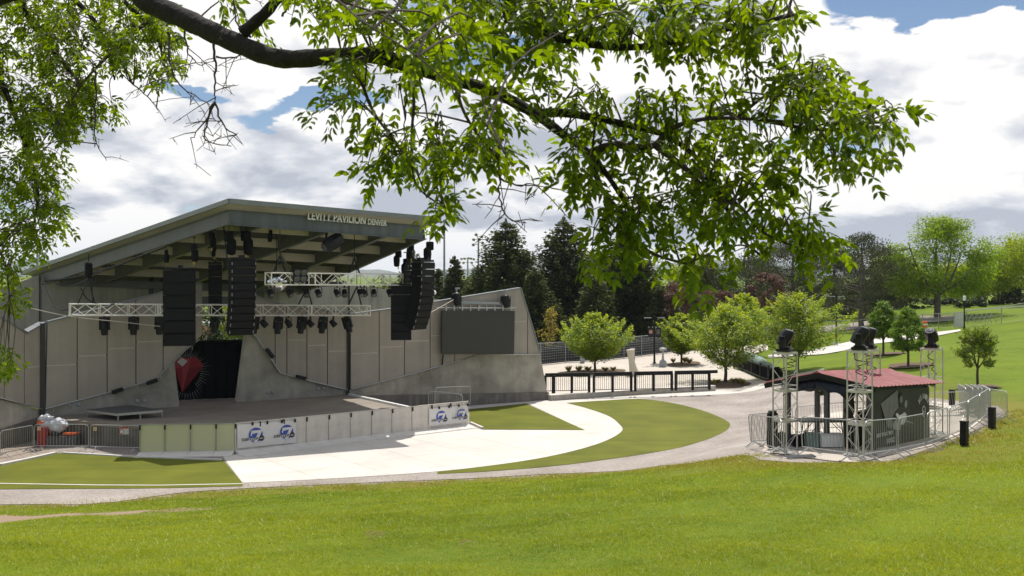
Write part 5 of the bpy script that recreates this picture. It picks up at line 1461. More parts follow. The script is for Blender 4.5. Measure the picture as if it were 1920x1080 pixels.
# barricades round the booth
gb = 'steel barricades round the sound booth'
def BB(p0, p1, label, **k): barricade(TB(*p0), TB(*p1), label, gb, **k)
BB((1410, 842), (1467, 858), 'steel barricade at the left front corner of the booth, beside the leftmost tower')
barricade(TB(1409, 841), Vector((8.6, 32.9, h1(8.6, 32.9)+.05)), 'steel barricade running back from the left front corner of the booth', gb)
BB((1505, 853), (1612, 869), 'long steel barricade between the two front towers of the booth')
BB((1620, 868), (1681, 858), 'steel barricade in front of the banner slogan')
BB((1685, 857), (1734, 846), 'steel barricade in front of the middle of the booth banner')
BB((1738, 845), (1777, 831), 'steel barricade in front of the right end of the booth banner')
BB((1780, 830), (1813, 816), 'steel barricade behind the front bollard right of the booth')
BB((1815, 815), (1834, 800), 'steel barricade right of the front bollard, first of two seen edge on')
BB((1836, 799), (1853, 786), 'steel barricade beside the right bollard, second of two seen edge on')
def BY(u0, y0, u1, y1, label, **k):
    a = Vector(((u0-U0)/F*y0, y0, 0)); b = Vector(((u1-U0)/F*y1, y1, 0)); a.z = h1(a.x, a.y)+.05; b.z = h1(b.x, b.y)+.05; barricade(a, b, label, gb, **k)
BY(1441, 34.6, 1487, 35.2, 'steel barricade on the gravel behind the left tower of the booth')
BY(1491, 35.5, 1539, 36.6, 'steel barricade on the gravel seen under the booth gable')
BY(1543, 37.0, 1642, 36.4, 'steel barricade on the gravel seen between booth posts and banner')
BY(1741, 38.5, 1818, 37.6, 'steel barricade behind the right tower on the pale pad')
BY(1840, 39.6, 1856, 37.6, 'steel barricade at the right edge of the pad beside the leaning stack')
BY(1858, 37.8, 1889, 36.2, 'steel barricade on the lawn at the right end of the line')
for k, (u, y, rl) in enumerate(((1815, 39.0, -.06), (1822, 38.8, .04), (1829, 38.7, .09), (1834, 38.6, .12), (1839, 38.5, .16), (1844, 38.4, .2))):
    x = (u-U0)/F*y; a = Vector((x, y, h1(x, y)+.05)); b = a+Vector((.55, 1.9, 0)); b.z = h1(b.x, b.y)+.05
    barricade(a, b, f'stacked steel barricade seen end on at the right of the pad, {ORD[k]} from the left', gb, roll=rl*1.2)
# bollards
def bollard(u, v, hh, label, Y=None):
    p = T(u, v); r = empty('bollard', p, 0, label, 'bollard', 'square black bollards round the booth')
    m = MB(); m.box((p.x, p.y, p.z+hh/2), (.20, .20, hh), Vector((.8, .6, 0)), Vector((-.6, .8, 0))); m.build('post', m_black, r, bevel=.012)
    m = MB(); m.box((p.x, p.y, p.z+hh+.011), (.21, .21, .02), Vector((.8, .6, 0)), Vector((-.6, .8, 0))); m.build('cap', m_blackm, r)
    m = MB(); m.lathe([(.02, 0), (.02, .01)], 8, Vector((p.x+.02, p.y, p.z+.12))+Vector((.6, -.8, 0))*.10, Vector((.6, -.8, 0))); m.build('bolt', m_galv, r)
bollard(1808, 835, .74, 'black square bollard nearest the camera, in front of the barricades'); bollard(1860, 803, .72, 'black square bollard right of the barricades on the gravel edge'); bollard(1785, 760, .66, 'black square bollard behind the pad beside the young tree')
# grate in the grass, fallen twigs
def grate():
    c = T(1500, 858); r = empty('drain_grate', c, 0, 'flat grey grate lying in the grass before the booth', 'grate'); m = MB()
    for k in range(7): m.beam((c.x-.5, c.y-.2-.06*k, h1(c.x, c.y-.2)+.07), (c.x+.35, c.y-.05-.06*k, h1(c.x, c.y-.2)+.09), .03, .02)
    m.build('bars', m_postg, r)
    m = MB()
    for s in (-.45, .3): m.beam((c.x+s, c.y-.62, h1(c.x, c.y-.2)+.06), (c.x+s, c.y-.08, h1(c.x, c.y-.2)+.06), .03, .02)
    m.build('rails', m_galvd, r)
grate()
def twig(u, v, label, n, L_):
    c = T(u, v); c.z += .03; m = MB(); rs = random.Random(int(u))
    for k in range(n):
        a = rs.uniform(-.5, .5); s = Vector((rs.uniform(-.2, .2)*L_, rs.uniform(-.1, .1), .01*k)); d = Vector((math.cos(a), math.sin(a)*.6, rs.uniform(.0, .08)))*L_*rs.uniform(.5, 1)
        m.tube([c+s, c+s+d*.5+Vector((0, .02, .03)), c+s+d], [.006, .005, .002], 5)
    tag(m.build('fallen_twig', m_tan), label, 'twig')
twig(690, 1013, 'little heap of dry twigs lying on the lawn below the walkway', 9, .28); twig(866, 1023, 'single dry twig lying on the lawn right of the heap', 2, .3)

# ------------------------------------------------------------------ plaza furniture
def gate(u0, u1, k, nm, vb, posts=3, over=0):
    zb = .32; A_ = P(u0, 0, 1); Y = (H-zb)*F/(vb-V0)
    a = Vector(((u0-U0)/F*Y, Y, zb)); Y1 = (H-zb)*F/(vb-(u1-u0)*.021-V0); b = Vector(((u1-U0)/F*Y1, Y1, zb)); d = b-a
    r = empty('steel_gate', (a+b)/2, 0, nm, 'fence panel', 'black steel railing panels on the low wall')
    hh = 1.06
    for i in range(posts):
        t = i/(posts-1) if posts > 1 else 0
        m = MB(); p = a+d*(.02+.96*t*(.82 if over else 1)); m.beam(p, p+ZZ*hh, .25, .14); m.build('post', m_black, r, bevel=.01)
    m = MB(); m.beam(a+ZZ*(hh+.03)-d*.0, b+ZZ*(hh+.03), .14, .19); m.build('top_beam', m_black, r, bevel=.01)
    m = MB(); e = .80 if over else .98; nb = int(d.length*e/.125)
    for i in range(1, nb): p = a+d*(.02+e*i/nb); m.tube([p+ZZ*.14, p+ZZ*(hh-.05)], .013, 5, False)
    m.beam(a+ZZ*.14, a+d*e+ZZ*.14, .03, .04); m.beam(a+ZZ*(hh-.09), a+d*e+ZZ*(hh-.09), .03, .04); m.build('pickets', m_black, r)
gate(1022.5, 1037, 0, 'short black railing panel joining the concrete wing wall', 737.6, 2)
gate(1037.5, 1106, 1, 'black railing panel with pickets nearest the concrete wing wall', 737.3); gate(1112, 1185, 2, 'black railing panel in front of the leaning stone column', 735.6)
gate(1189.5, 1261, 3, 'black railing panel right of the leaning stone column', 733.8); gate(1265.5, 1345, 4, 'black railing panel with a top beam overhanging to the right', 732, 3, 1)
def low_wall():
    pts = [G(1030, 752, 0), G(1110, 746.5, 0), G(1200, 740.5, 0), G(1262, 737, 0), G(1340, 733, 0)]
    hs = [.34, .34, .33, .33, .32]
    m = MB(); r = empty('low_wall', pts[1], 0, 'low concrete kerb wall under the black railing panels', 'wall')
    for a, b in zip(pts[:-1], pts[1:]): m.beam(a+ZZ*.10+Vector((0, .15, 0)), b+ZZ*.10+Vector((0, .15, 0)), .32, .42)
    m.build('base', m_conc_lt, r); m = MB()
    for a, b in zip(pts[:-1], pts[1:]): m.beam(a+ZZ*.325+Vector((0, .15, 0)), b+ZZ*.325+Vector((0, .15, 0)), .36, .03)
    m.build('coping', m_kerb, r)
low_wall()
def column():
    b = G(1191, 705); t = P(1182, 655.5, b.y); m = MB(); r = empty('stone_column', b, 0, 'pale hourglass stone column leaning left behind the railings', 'sculpture')
    n = 14; pts = []; rs = []
    for k in range(n+1):
        s = k/n; pts.append(b+(t-b)*s+Vector((-.12*math.sin(s*math.pi)*.5, 0, 0))); rs.append(.22+.30*abs(s-.62)**1.5*1.5+(.06 if s < .1 else 0))
    m.tube(pts, [q*.95 for q in rs], 16); m.build('shaft', m_sculpt, r, smooth=False)
    m = MB(); m.lathe([(.52, 0), (.52, .06), (.40, .09)], 16, b); m.build('foot', m_sculpt, r)
column()
def utility():
    b = G(1186, 676); r = empty('utility_post', b, 0, 'square grey utility post behind the leaning column', 'utility post'); m = MB(); m.box(b+ZZ*.5, (.38, .38, 1.0)); m.build('body', m_gst, r, bevel=.02); m = MB(); m.box(b+ZZ*1.02, (.42, .42, .05)); m.build('cap', m_gst, r)
utility()
for u, v, nm in ((1271, 663, 'square grey utility post by the fence behind the plaza tree bed'), (1092, 681, 'square grey utility post by the fence left of the first plaza tree')):
    b = G(u, v); r = empty('utility_post', b, 0, nm, 'utility post'); m = MB(); m.box(b+ZZ*.5, (.36, .36, 1.0)); m.build('body', m_gst, r, bevel=.02); m = MB(); m.box(b+ZZ*1.02, (.4, .4, .05)); m.build('cap', m_gst, r)
def urn():
    b = G(1243, 688); r = empty('plaza_pedestal', b, 0, 'grey mushroom shaped pedestal with a domed foot on the plaza', 'pedestal')
    m = MB(); m.lathe([(.30, 0), (.29, .38), (.24, .5), (.12, .58)], 18, b); m.build('foot', m_gst, r, smooth=False)
    m = MB(); m.lathe([(.10, .56), (.085, .85), (.10, .87), (.07, .9), (.06, 1.3)], 14, b); m.build('stem', m_gst, r)
    m = MB(); m.lathe([(.06, 1.27), (.22, 1.28), (.29, 1.36), (.29, 1.45), (.22, 1.52), (.02, 1.55)], 18, b); m.build('head', m_galvd, r)
urn()
def lamp_post(u, v, hh, label, banners=False, Y=None, arm=.75):
    b = T(u, v); r = empty('street_lamp', b, 0, label, 'street lamp', 'black lamp posts in the park')
    m = MB(); m.lathe([(.34, 0), (.34, .14)], 14, b); m.build('footing', m_kerb, r)
    m = MB(); m.lathe([(.17, .14), (.17, .2), (.09, .25), (.075, 1.0), (.06, hh)], 10, b); m.build('pole', m_black, r)
    m = MB(); m.beam(b+Vector((-arm, 0, hh-.12)), b+Vector((arm, 0, hh-.12)), .05, .05); m.build('arm', m_black, r)
    for s in (-1, 1):
        m = MB(); m.box(b+Vector((s*arm*.72, 0, hh-.17)), (.55, .28, .07)); m.build('lamp', m_galvd, r)
    if banners:
        for s, mt in ((-1, m_pinkb), (1, m_bg2)):
            c = b+Vector((s*.30, -.03, hh-1.35)); m = MB(); m.box(c, (.44, .02, .80)); bn = m.build('pole_banner', m_bannerk, r)
            m = MB()
            if s < 0: m.lathe([(.15, 0), (.15, .012)], 18, c+Vector((0, -.012, .05)), (0, -1, 0))
            else:
                for k in range(4): m.box(c+Vector((0, -.013, .2-.1*k)), (.28, .006, .03))
            m.build('print', mt, bn)
            for z in (-.42, .42):
                for x in (-.15, .15):
                    m = MB(); m.sphere(c+Vector((x, 0, z)), .045, 8, 6); m.build('clip', m_galv, bn)
lamp_post(1227, 685, 4.0, 'black lamp post with two small banners on the plaza', True)
lamp_post(1568, 646, 4.6, 'black lamp post by the path behind the booth', False, arm=.6)
def single_lamp():
    b = T(1808, 618.5); r = empty('path_lamp', b, 0, 'slim black lamp post with a white head by the lawn fence', 'street lamp'); m = MB(); m.lathe([(.12, 0), (.10, .3), (.07, .4), (.06, 2.75)], 8, b); m.build('pole', m_black, r); m = MB(); m.box(b+Vector((0, -.05, 2.95)), (.22, .3, .45)); m.build('head', m_white, r, bevel=.05)
single_lamp()
# chain link fence with dark windscreen behind the plaza
def plaza_fence():
    pts = [G(985, 690), G(1014, 685), G(1060, 680), G(1135, 676), G(1203, 668), G(1250, 662), G(1300, 657), G(1345, 655)]
    tops = [646, 643.5, 641, 636.5, 630, 626, 620, 617]
    r = empty('windscreen_fence', pts[3], 0, 'grey chain link fence with a dark windscreen along the back of the plaza', 'fence')
    def tp(k): p = pts[k]; return P(U0+F*p.x/p.y, tops[k], p.y)
    fine = []
    for k in range(len(pts)-1):
        n = max(1, round((pts[k+1]-pts[k]).length/3.0))
        for i in range(n): fine.append((pts[k].lerp(pts[k+1], i/n), tp(k).lerp(tp(k+1), i/n)))
    fine.append((pts[-1], tp(len(pts)-1)))
    scr = mk('windscreen_cloth', (.020, .024, .028), .85, var=.35, scale=1.2)
    for i, (b, t) in enumerate(fine):
        m = MB(); m.tube([b, t+ZZ*.05], .04, 8); m.build('post', m_galvd, r)
    m = MB()
    for (b, t), (b2, t2) in zip(fine[:-1], fine[1:]):
        m.tube([t, t2], .026, 6)
        for f in (.93, .86, .79, .72, .62, .5, .38, .26, .1): m.tube([b+(t-b)*f, b2+(t2-b2)*f], .010, 4, False)
        L_ = (b2-b).length; n = int(L_/.28)
        for k in range(1, n): q = b.lerp(b2, k/n); w_ = t.lerp(t2, k/n); m.tube([q, w_], .006, 4, False)
    m.build('wires', m_galvd, r)
    m = MB()
    for (b, t), (b2, t2) in zip(fine[:-1], fine[1:]):
        o = Vector((0, .09, 0)); m.add([b+ZZ*.06+o, b2+ZZ*.06+o, b2+(t2-b2)*.80+o, b+(t-b)*.80+o], [(0, 1, 2, 3)])
    m.build('windscreen', scr, r)
    return fine
plaza_fence()
# black picket railing on the plaza before the windscreen: short posts
# curved black fence under the green tarp
def curved_fence():
    g = cat2([(p.x, p.y) for p in (T(1376, 691), T(1392, 696), T(1410, 704), T(1426, 711), T(1441, 715.5))], 4)
    r = empty('curved_fence', on(*g[8]), 0, 'curved black fence covered by a green tarp at the plaza edge', 'fence')
    m = MB()
    for i in range(len(g)-1):
        a, b = on(*g[i], .05), on(*g[i+1], .05)
        m.beam(a+ZZ*.9, b+ZZ*.9, .05, .05); m.beam(a+ZZ*.12, b+ZZ*.12, .05, .05)
        for k in range(6): p = a.lerp(b, k/6); m.tube([p+ZZ*.1, p+ZZ*.95], .012, 4, False)
    m.build('railing', m_black, r)
    for i in range(0, len(g), 4):
        m = MB(); p = on(*g[i]); m.beam(p, p+ZZ*1.08, .09, .09); m.build('post', m_black, r)
    sc_ = MB(); vs = []
    for i in range(len(g)): p = on(*g[i]); vs += [p+Vector((.08, .12, .1)), p+Vector((.08, .12, .92))]
    sc_.add(vs, [(2*i, 2*i+2, 2*i+3, 2*i+1) for i in range(len(g)-1)]); sc_.build('screen_cloth', m_curtain, r)
    m = MB(); vs = []; fs = []; prof = [(.14, .85), (.16, 1.15), (.5, 1.28), (1.0, 1.15), (1.4, .6), (1.6, .05)]
    for i in range(len(g)):
        p = on(*g[i]); k = .75+.35*math.sin(math.pi*min(1, i/(len(g)-1)+.15))
        for dx, dz in prof: vs.append(p+Vector((dx*.85, dx*.5, dz*k+.05*math.sin(i*1.7+dx*6))))
    for i in range(len(g)-1):
        for j in range(5): fs.append((i*6+j, (i+1)*6+j, (i+1)*6+j+1, i*6+j+1))
    m.add(vs, fs); m.build('tarp', m_tarp, r, smooth=True)
curved_fence()
# white wall and railing far behind the plaza, lawn fence
def white_wall():
    a, b = P(1392, 661, 98), P(1446, 657, 101); r = empty('pale_wall', a, 0, 'long pale retaining wall with a black rail seen between plaza trees', 'wall')
    a.z = h1(a.x, a.y); b.z = h1(b.x, b.y)
    m = MB(); m.beam(a+ZZ*.55, b+ZZ*.55, .2, 1.1); m.build('wall', m_conc_lt, r)
    m = MB(); m.beam(a+Vector((0, -.2, .35)), b+Vector((0, -.2, .35)), .05, .05)
    for k in range(6): p = a.lerp(b, k/5)+Vector((0, -.2, 0)); m.beam(p, p+ZZ*.4, .05, .05)
    m.build('rail', m_black, r)
white_wall()
def lawn_fence():
    px = [(1440, 634), (1500, 630), (1560, 627), (1600, 625), (1660, 621), (1730, 617), (1760, 616), (1790, 615), (1878, 607), (1925, 602), (1990, 597)]
    pts = [T(u, v) for u, v in px]; hh = [1.25, 1.3, 1.3, 1.3, 1.35, 1.5, 1.5, 1.5, 1.6, 1.7, 1.7]
    r = empty('lawn_fence', pts[5], 0, 'low wire fence running up the lawn below the far trees', 'fence')
    m = MB()
    for k in range(len(pts)-1):
        a, b = pts[k], pts[k+1]; ta, tb = a+ZZ*hh[k], b+ZZ*hh[k+1]
        m.tube([ta, tb], .028, 5); m.tube([a+ZZ*.1, b+ZZ*.1], .012, 4)
        n = int((b-a).length/.35)
        for i in range(1, n): m.tube([a.lerp(b, i/n), ta.lerp(tb, i/n)], .006, 4, False)
        for f in (.25, .5, .75): m.tube([a+ZZ*hh[k]*f, b+ZZ*hh[k+1]*f], .007, 4, False)
    m.build('wires', m_galvd, r)
    for k in range(len(pts)): m = MB(); m.tube([pts[k], pts[k]+ZZ*(hh[k]+.05)], .035, 6); m.build('post', m_galvd, r)
lawn_fence()
def board():
    a = T(1793, 614); r = empty('white_board', a, 0, 'plain white board leaning on the lawn fence beside the slim lamp post', 'board'); m = MB(); m.box(a+Vector((.25, 0, .78)), (.95, .04, 1.45), Vector((1, 0, -.06)).normalized(), Vector((0, 1, 0)), Vector((.06, 0, 1)).normalized()); m.build('panel', m_vinyl, r)
    m = MB(); m.box(a+Vector((.25, .06, .75)), (.06, .04, 1.5)); m.build('batten', m_galvd, r)
board()
def barrel():
    a = T(1734, 620); r = empty('traffic_barrel', a, 0, 'orange traffic barrel at the end of the pale path', 'barrel'); m = MB(); m.lathe([(.32, 0), (.28, .05), (.24, .9), (.2, .95)], 14, a); m.build('body', m_orange, r); m = MB(); m.lathe([(.27, .55), (.262, .7)], 14, a); m.build('band', m_white, r)
barrel()
def bike_rack():
    for k in range(5):
        a = T(1822+k*9.5, 607.5-k*.5); r = a0r if k else None
        if k == 0:
            o = empty('cycle_rack', a); m = MB()
            m.beam((-.45, 0, .05), (0, 0, .95), .05, .05); m.beam((0, 0, .95), (.45, 0, .05), .05, .05); m.build('legs', m_galvd, o, world=False)
            m = MB(); m.beam((-.5, 0, .62), (.5, 0, .62), .05, .05); m.build('rail', m_galvd, o, world=False); a0r = o
        else: o = copy_tree(a0r); o.location = a
        tag(o, f'grey A shaped rack right of the white board, {ORD[k]} from left', 'rack', 'A shaped racks by the lawn fence')
bike_rack()
def hill_rail():
    pts = [T(1812, 603) , T(1878, 597), T(1930, 592), T(2000, 587)]; r = empty('hill_rail', pts[1], 0, 'long white rail climbing the slope behind the lawn fence', 'rail')
    z = [P(1812, 582, pts[0].y).z, P(1878, 577, pts[1].y).z, P(1930, 573, pts[2].y).z, P(2000, 568, pts[3].y).z]
    m = MB()
    for k in range(3): m.beam((pts[k].x, pts[k].y, z[k]), (pts[k+1].x, pts[k+1].y, z[k+1]), .10, .12)
    m.build('beam', m_white, r)
    for k in range(4): m = MB(); m.beam(pts[k], (pts[k].x, pts[k].y, z[k]), .08, .08); m.build('post', m_galvd, r)
hill_rail()
# sports ground masts and the power pole on the skyline
def mast(u, v0, Y, label, heads, group='sports ground light masts'):
    t = P(u, v0, Y); b = Vector((t.x, t.y, h1(t.x, t.y))); r = empty('light_mast', b, 0, label, 'light mast', group)
    m = MB(); m.tube([b, t], [.17, .10], 8); m.build('pole', m_gst, r)
    for i, (dx, dz) in enumerate(heads):
        m = MB(); m.beam(t+Vector((0, 0, dz)), t+Vector((dx, 0, dz)), .07, .07); m.lathe([(.10, -.16), (.21, .14), (.19, .17)], 10, t+Vector((dx, -.1, dz)), Vector((.25*(1 if dx > 0 else -1), -.75, -.55))); m.build('floodlight', m_galvd, r)
mast(833, 415, 118, 'tall plain mast right of the pavilion roof corner', [(-.35, 0)])
mast(897, 447, 124, 'tall light mast with a bunch of floodlights left of the first big spruce', [(-.55, -.1), (.4, .25), (-.25, .5), (.5, -.5), (-.6, -.75), (.1, -.1)])
mast(877, 486, 150, 'short far light mast with a row of floodlights beside the small spruce', [(-.9, .1), (-.45, .15), (.1, .2), (.5, .15), (.9, .05), (-.6, -.5), (.6, -.5)])
mast(70, 462, 96, 'plain mast behind the low end of the pavilion roof', [(.3, 0)])
def power_pole():
    t = P(1403, 463, 210); b = Vector((t.x, t.y, 0)); r = empty('power_pole', b, 0, 'dark timber power pole with crossarms on the skyline under the leaves', 'power pole')
    m = MB(); m.tube([b, t], [.25, .18], 8); m.build('pole', m_bark2, r)
    for z, w in ((-.4, .5), (-1.9, 3.0), (-2.5, 1.2)): m = MB(); m.beam(t+Vector((-w/2, 0, z)), t+Vector((w/2, 0, z)), .15, .18); m.build('crossarm', m_bark2, r)
power_pole()
# ------------------------------------------------------------------ trees
def unit(a): return a/np.maximum(np.linalg.norm(a, axis=-1, keepdims=True), 1e-9)
def rvec(r, n): return unit(r.normal(size=(n, 3)))
def diamonds(c, d, nrm, Lg, W):
    """folded leaf diamonds: centre, long direction, normal, length, width"""
    d = unit(d); s = unit(np.cross(d, nrm)); Lg = np.asarray(Lg)[:, None]; W = np.asarray(W)[:, None]
    v = np.stack([c-d*Lg*.5, c+s*W*.5-d*Lg*.06, c+d*Lg*.5, c-s*W*.5-d*Lg*.06], 1)
    return v
class Leaves:
    def __init__(s): s.q = []
    def add(s, *a): s.q.append(diamonds(*a))
    def build(s, mat, parent, name='crown'):
        v = np.concatenate(s.q, 0); n = len(v)
        o = np_mesh(name, v.reshape(-1, 3), np.arange(n*4).reshape(n, 4), mat, parent)
        return o
def clump(lv, r, c, rad, n, size, squash=.75, up=.5, asp=.55, shell=.45):
    """a tuft of leaves round c, denser towards its skin"""
    d = rvec(r, n); rr = (shell+(1-shell)*r.random(n))**.7
    p = c+d*rr[:, None]*np.array([rad, rad, rad*squash])*(1+.25*r.normal(size=(n, 1)))
    nrm = unit(d*.7+np.array([0, 0, up])+.55*r.normal(size=(n, 3)))
    dr = np.cross(nrm, rvec(r, n))+d*.3-np.array([0, 0, .25])
    sz = size*r.uniform(.7, 1.3, n)
    lv.add(p, dr, nrm, sz, sz*asp)
LF = {}
LF['zelkova'] = leaf_mat('plaza_tree_leaf', (.085, .15, .008), (.21, .29, .014), .44, (.36, .36, .03))
LF['newleaf'] = leaf_mat('plaza_tree_tip_leaf', (.20, .275, .012), (.38, .40, .025), .5)  # yellow tip leaves, colour lightened to suggest sun on the outer sprays
LF['lawn'] = leaf_mat('lawn_tree_leaf', (.085, .155, .010), (.175, .275, .020), .42)
LF['lawn2'] = leaf_mat('young_tree_leaf', (.075, .13, .014), (.17, .23, .03), .38, (.38, .36, .06))
LF['big'] = leaf_mat('park_tree_leaf', (.11, .17, .010), (.24, .33, .018), .56)
LF['yg'] = leaf_mat('spring_leaf', (.15, .20, .016), (.29, .34, .03), .56)
LF['spruce'] = leaf_mat('spruce_needles', (.036, .050, .018), (.135, .155, .048), .2, None, (1.4, 1.4, .7), .08)
LF['pine'] = leaf_mat('pine_needles', (.045, .055, .024), (.105, .115, .048), .15, None, (1.3, 1.3, .8), .2)
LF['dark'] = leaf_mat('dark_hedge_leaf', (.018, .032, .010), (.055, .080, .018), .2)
LF['plum'] = leaf_mat('plum_leaf', (.085, .050, .036), (.165, .098, .070), .28, None, (1.5, 1.0, .9), .2)
LF['sparse'] = leaf_mat('new_bronze_leaf', (.20, .15, .035), (.36, .29, .07), .4)
LF['grassy'] = leaf_mat('ornamental_grass', (.16, .15, .03), (.34, .29, .09), .35)

def tree(u, vb, vt, wpx, kind, label, Y=None, seed=0, cat='tree', group=None, dens=1.0, base=None, name=None, lobes_px=None):
    b = T(u, vb) if Y is None else Vector(((u-U0)/F*Y, Y, h1((u-U0)/F*Y, Y)))
    h = (H-(vt-V0)/F*b.y)-b.z; w = wpx/F*b.y*{'zelkova': 1.08, 'spruce': 1.12}.get(kind, 1.0); r = np.random.default_rng(seed+int(u+900)*7+3)
    nm = name or {'spruce': 'spruce_tree', 'pine': 'pine_tree', 'plum': 'plum_tree', 'dark': 'dark_bush'}.get(kind, 'broadleaf_tree')
    root = empty(nm, b, r.uniform(0, 6.28), label, cat, group)
    far = b.y > 95
    lv = Leaves(); tm = MB(); R = w/2
    px = b.y/997.0            # metres per picture pixel
    if kind == 'spruce':
        ls = max(.34, 3.3*px); nw = int(h*3.1)
        for i in range(nw):
            t = (i+r.random()*.6)/nw; z = h*(.02+.965*t); Rb = R*(1-t)**.56*1.06+.18
            for k in range(int(6+11*(1-t))):
                az = r.uniform(0, 6.283); lb = Rb*r.uniform(.62, 1.12); n = max(6, int(lb/ls*11*dens))
                s = r.random(n)**.75; x = s*lb
                zz = z-.22*x+.20*x*x/max(lb, .3)+r.normal(size=n)*(.12+.05*x)-.1*h/13
                dirv = np.array([math.cos(az), math.sin(az), 0]); side = np.array([-math.sin(az), math.cos(az), 0])
                off = r.normal(size=n)*(.22+.20*lb*(1-s)*.6)
                p = dirv*x[:, None]+side*off[:, None]; p[:, 2] = zz
                d = dirv+side*np.sign(off)[:, None]*r.uniform(.1, .9, n)[:, None]+np.array([0, 0, 1])*r.uniform(-.45, .35, n)[:, None]
                nr = np.array([0, 0, 1.0])+.8*r.normal(size=(n, 3))
                sz = ls*r.uniform(.7, 1.35, n); lv.add(p, d, nr, sz, sz*.5)
        tm.tube([(0, 0, -.2), (0, 0, h*.5), (0, 0, h*.97)], [R*.09, R*.06, .02], 7)
        n = 60; p = np.zeros((n, 3)); p[:, 2] = h*r.uniform(.93, 1.01, n); p[:, :2] = r.normal(size=(n, 2))*.10; lv.add(p, np.array([0, 0, 1.])+.5*r.normal(size=(n, 3)), rvec(r, n), np.full(n, ls), np.full(n, ls*.35))
        mat = LF['spruce']
    elif kind == 'sparse':
        tm.tube([(0, 0, -.1), (.05, 0, h*.45), (0, .03, h*.98)], [.10, .06, .015], 6)
        for k in range(34):
            t = r.uniform(.25, .95); az = r.uniform(0, 6.28); ln = R*(1.15-t)*r.uniform(.6, 1.3)
            a = Vector((0, 0, h*t)); e = a+Vector((math.cos(az)*ln, math.sin(az)*ln, ln*.75)); tm.tube([a, a.lerp(e, .5)+Vector((0, 0, -.05)), e], [.022, .015, .006], 4)
            n = 20; s = r.random(n); p = np.array(a)+(np.array(e)-np.array(a))*s[:, None]+r.normal(size=(n, 3))*.12; lv.add(p, rvec(r, n), rvec(r, n), np.full(n, .17), np.full(n, .10))
        mat = LF['sparse']
    elif kind == 'dark' or kind == 'shrub':
        nc = int(14+w*3)
        for k in range(nc):
            c = np.array([r.uniform(-R, R), r.uniform(-R*.5, R*.5), 0]); e = max(.15, 1-(c[0]/R)**2); c[2] = h*r.uniform(.2, .85)*e**.5
            clump(lv, r, c, .22*min(w, h*1.5)*r.uniform(.7, 1.2), int(150*dens), max(.22, 2.2*px))
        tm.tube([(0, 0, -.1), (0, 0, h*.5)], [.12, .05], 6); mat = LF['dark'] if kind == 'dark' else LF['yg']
    elif kind == 'pine':
        cb = (base or .22)*h; ls = max(.24, 2.2*px)
        tm.tube([(0, 0, -.2), (.15, 0, cb), (-.1, .1, h*.6), (.1, 0, h*.97)], [h*.032, h*.026, h*.016, .03], 8)
        for k in range(int(80*dens)):
            t = r.random()**.8; z = cb+(h-cb)*t*.95; prof = R*(math.sin(math.pi*min(1, .22+.74*t)))**.65
            az = r.uniform(0, 6.28); q = prof*r.uniform(.35, 1.0); c = np.array([math.cos(az)*q, math.sin(az)*q, z+.12*q])
            if k % 2 == 0: a = Vector((0, 0, z-.15*q)); tm.tube([a, Vector(c)], [.09*(1.2-t), .02], 4)
            m_ = int(190*dens); rad = R*r.uniform(.20, .36)
            d = rvec(r, m_); p = c+d*(r.random((m_, 1))**.5)*np.array([rad, rad, rad*.55])
            dd = d*.7+np.array([0, 0, .5])+.5*r.normal(size=(m_, 3)); lv.add(p, dd, rvec(r, m_)+np.array([0, 0, .5]), ls*r.uniform(.7, 1.4, m_), np.full(m_, ls*.30))
        mat = LF['pine']
    else:
        flat = kind == 'zelkova'
        cb = (base if base is not None else (.20 if flat else .28))*h
        ls = max(.085 if not far else .2, ((2.15 if flat else 1.9) if not far else 2.1)*px)
        nc = {'zelkova': 120, 'lawn': 110, 'lawn2': 90, 'big': 230, 'yg': 100, 'plum': 60}.get(kind, 70)
        nl = int({'zelkova': 135, 'lawn': 120, 'lawn2': 100, 'big': 150, 'yg': 130, 'plum': 120}.get(kind, 110)*dens)
        th = max(.045, h*.020 if kind in ('zelkova', 'lawn', 'lawn2') else h*.030)
        nlimb = 7 if kind in ('zelkova', 'big', 'yg') else 5
        top = Vector((0, 0, cb*1.05)); tm.tube([(0, 0, -.15), (0, 0, .12), (.02*h*.3, 0, cb*.6), top], [th*1.5, th*1.1, th, th*.9], 9)
        limbs = []
        for k in range(nlimb):
            az = k*2.4+r.uniform(-.4, .4); q = R*r.uniform(.4, .75); zt = h*r.uniform(.55, .76)
            e = Vector((math.cos(az)*q, math.sin(az)*q, zt)); mid = top.lerp(e, .5)+Vector((math.cos(az)*q*.12, math.sin(az)*q*.12, -.04*h))
            pts = catmull([top-Vector((0, 0, cb*.15)), mid, e], 4); tm.tube(pts, [th*.62*(1-.8*i/(len(pts)-1)) for i in range(len(pts))], 6); limbs.append(pts)
        pts = catmull([top, (0, .03*h, h*.6), (0, 0, h*.80)], 4); tm.tube(pts, [th*.8*(1-.85*i/(len(pts)-1)) for i in range(len(pts))], 6); limbs.append(pts)
        lobes = [(np.array([math.cos(a)*R*.55, math.sin(a)*R*.45, h*zf]), rf) for a, zf, rf in [(r.uniform(0, 6.28), r.uniform(.36, .86), r.uniform(.26, .42)) for _ in range(16)]]
        tips = Leaves()
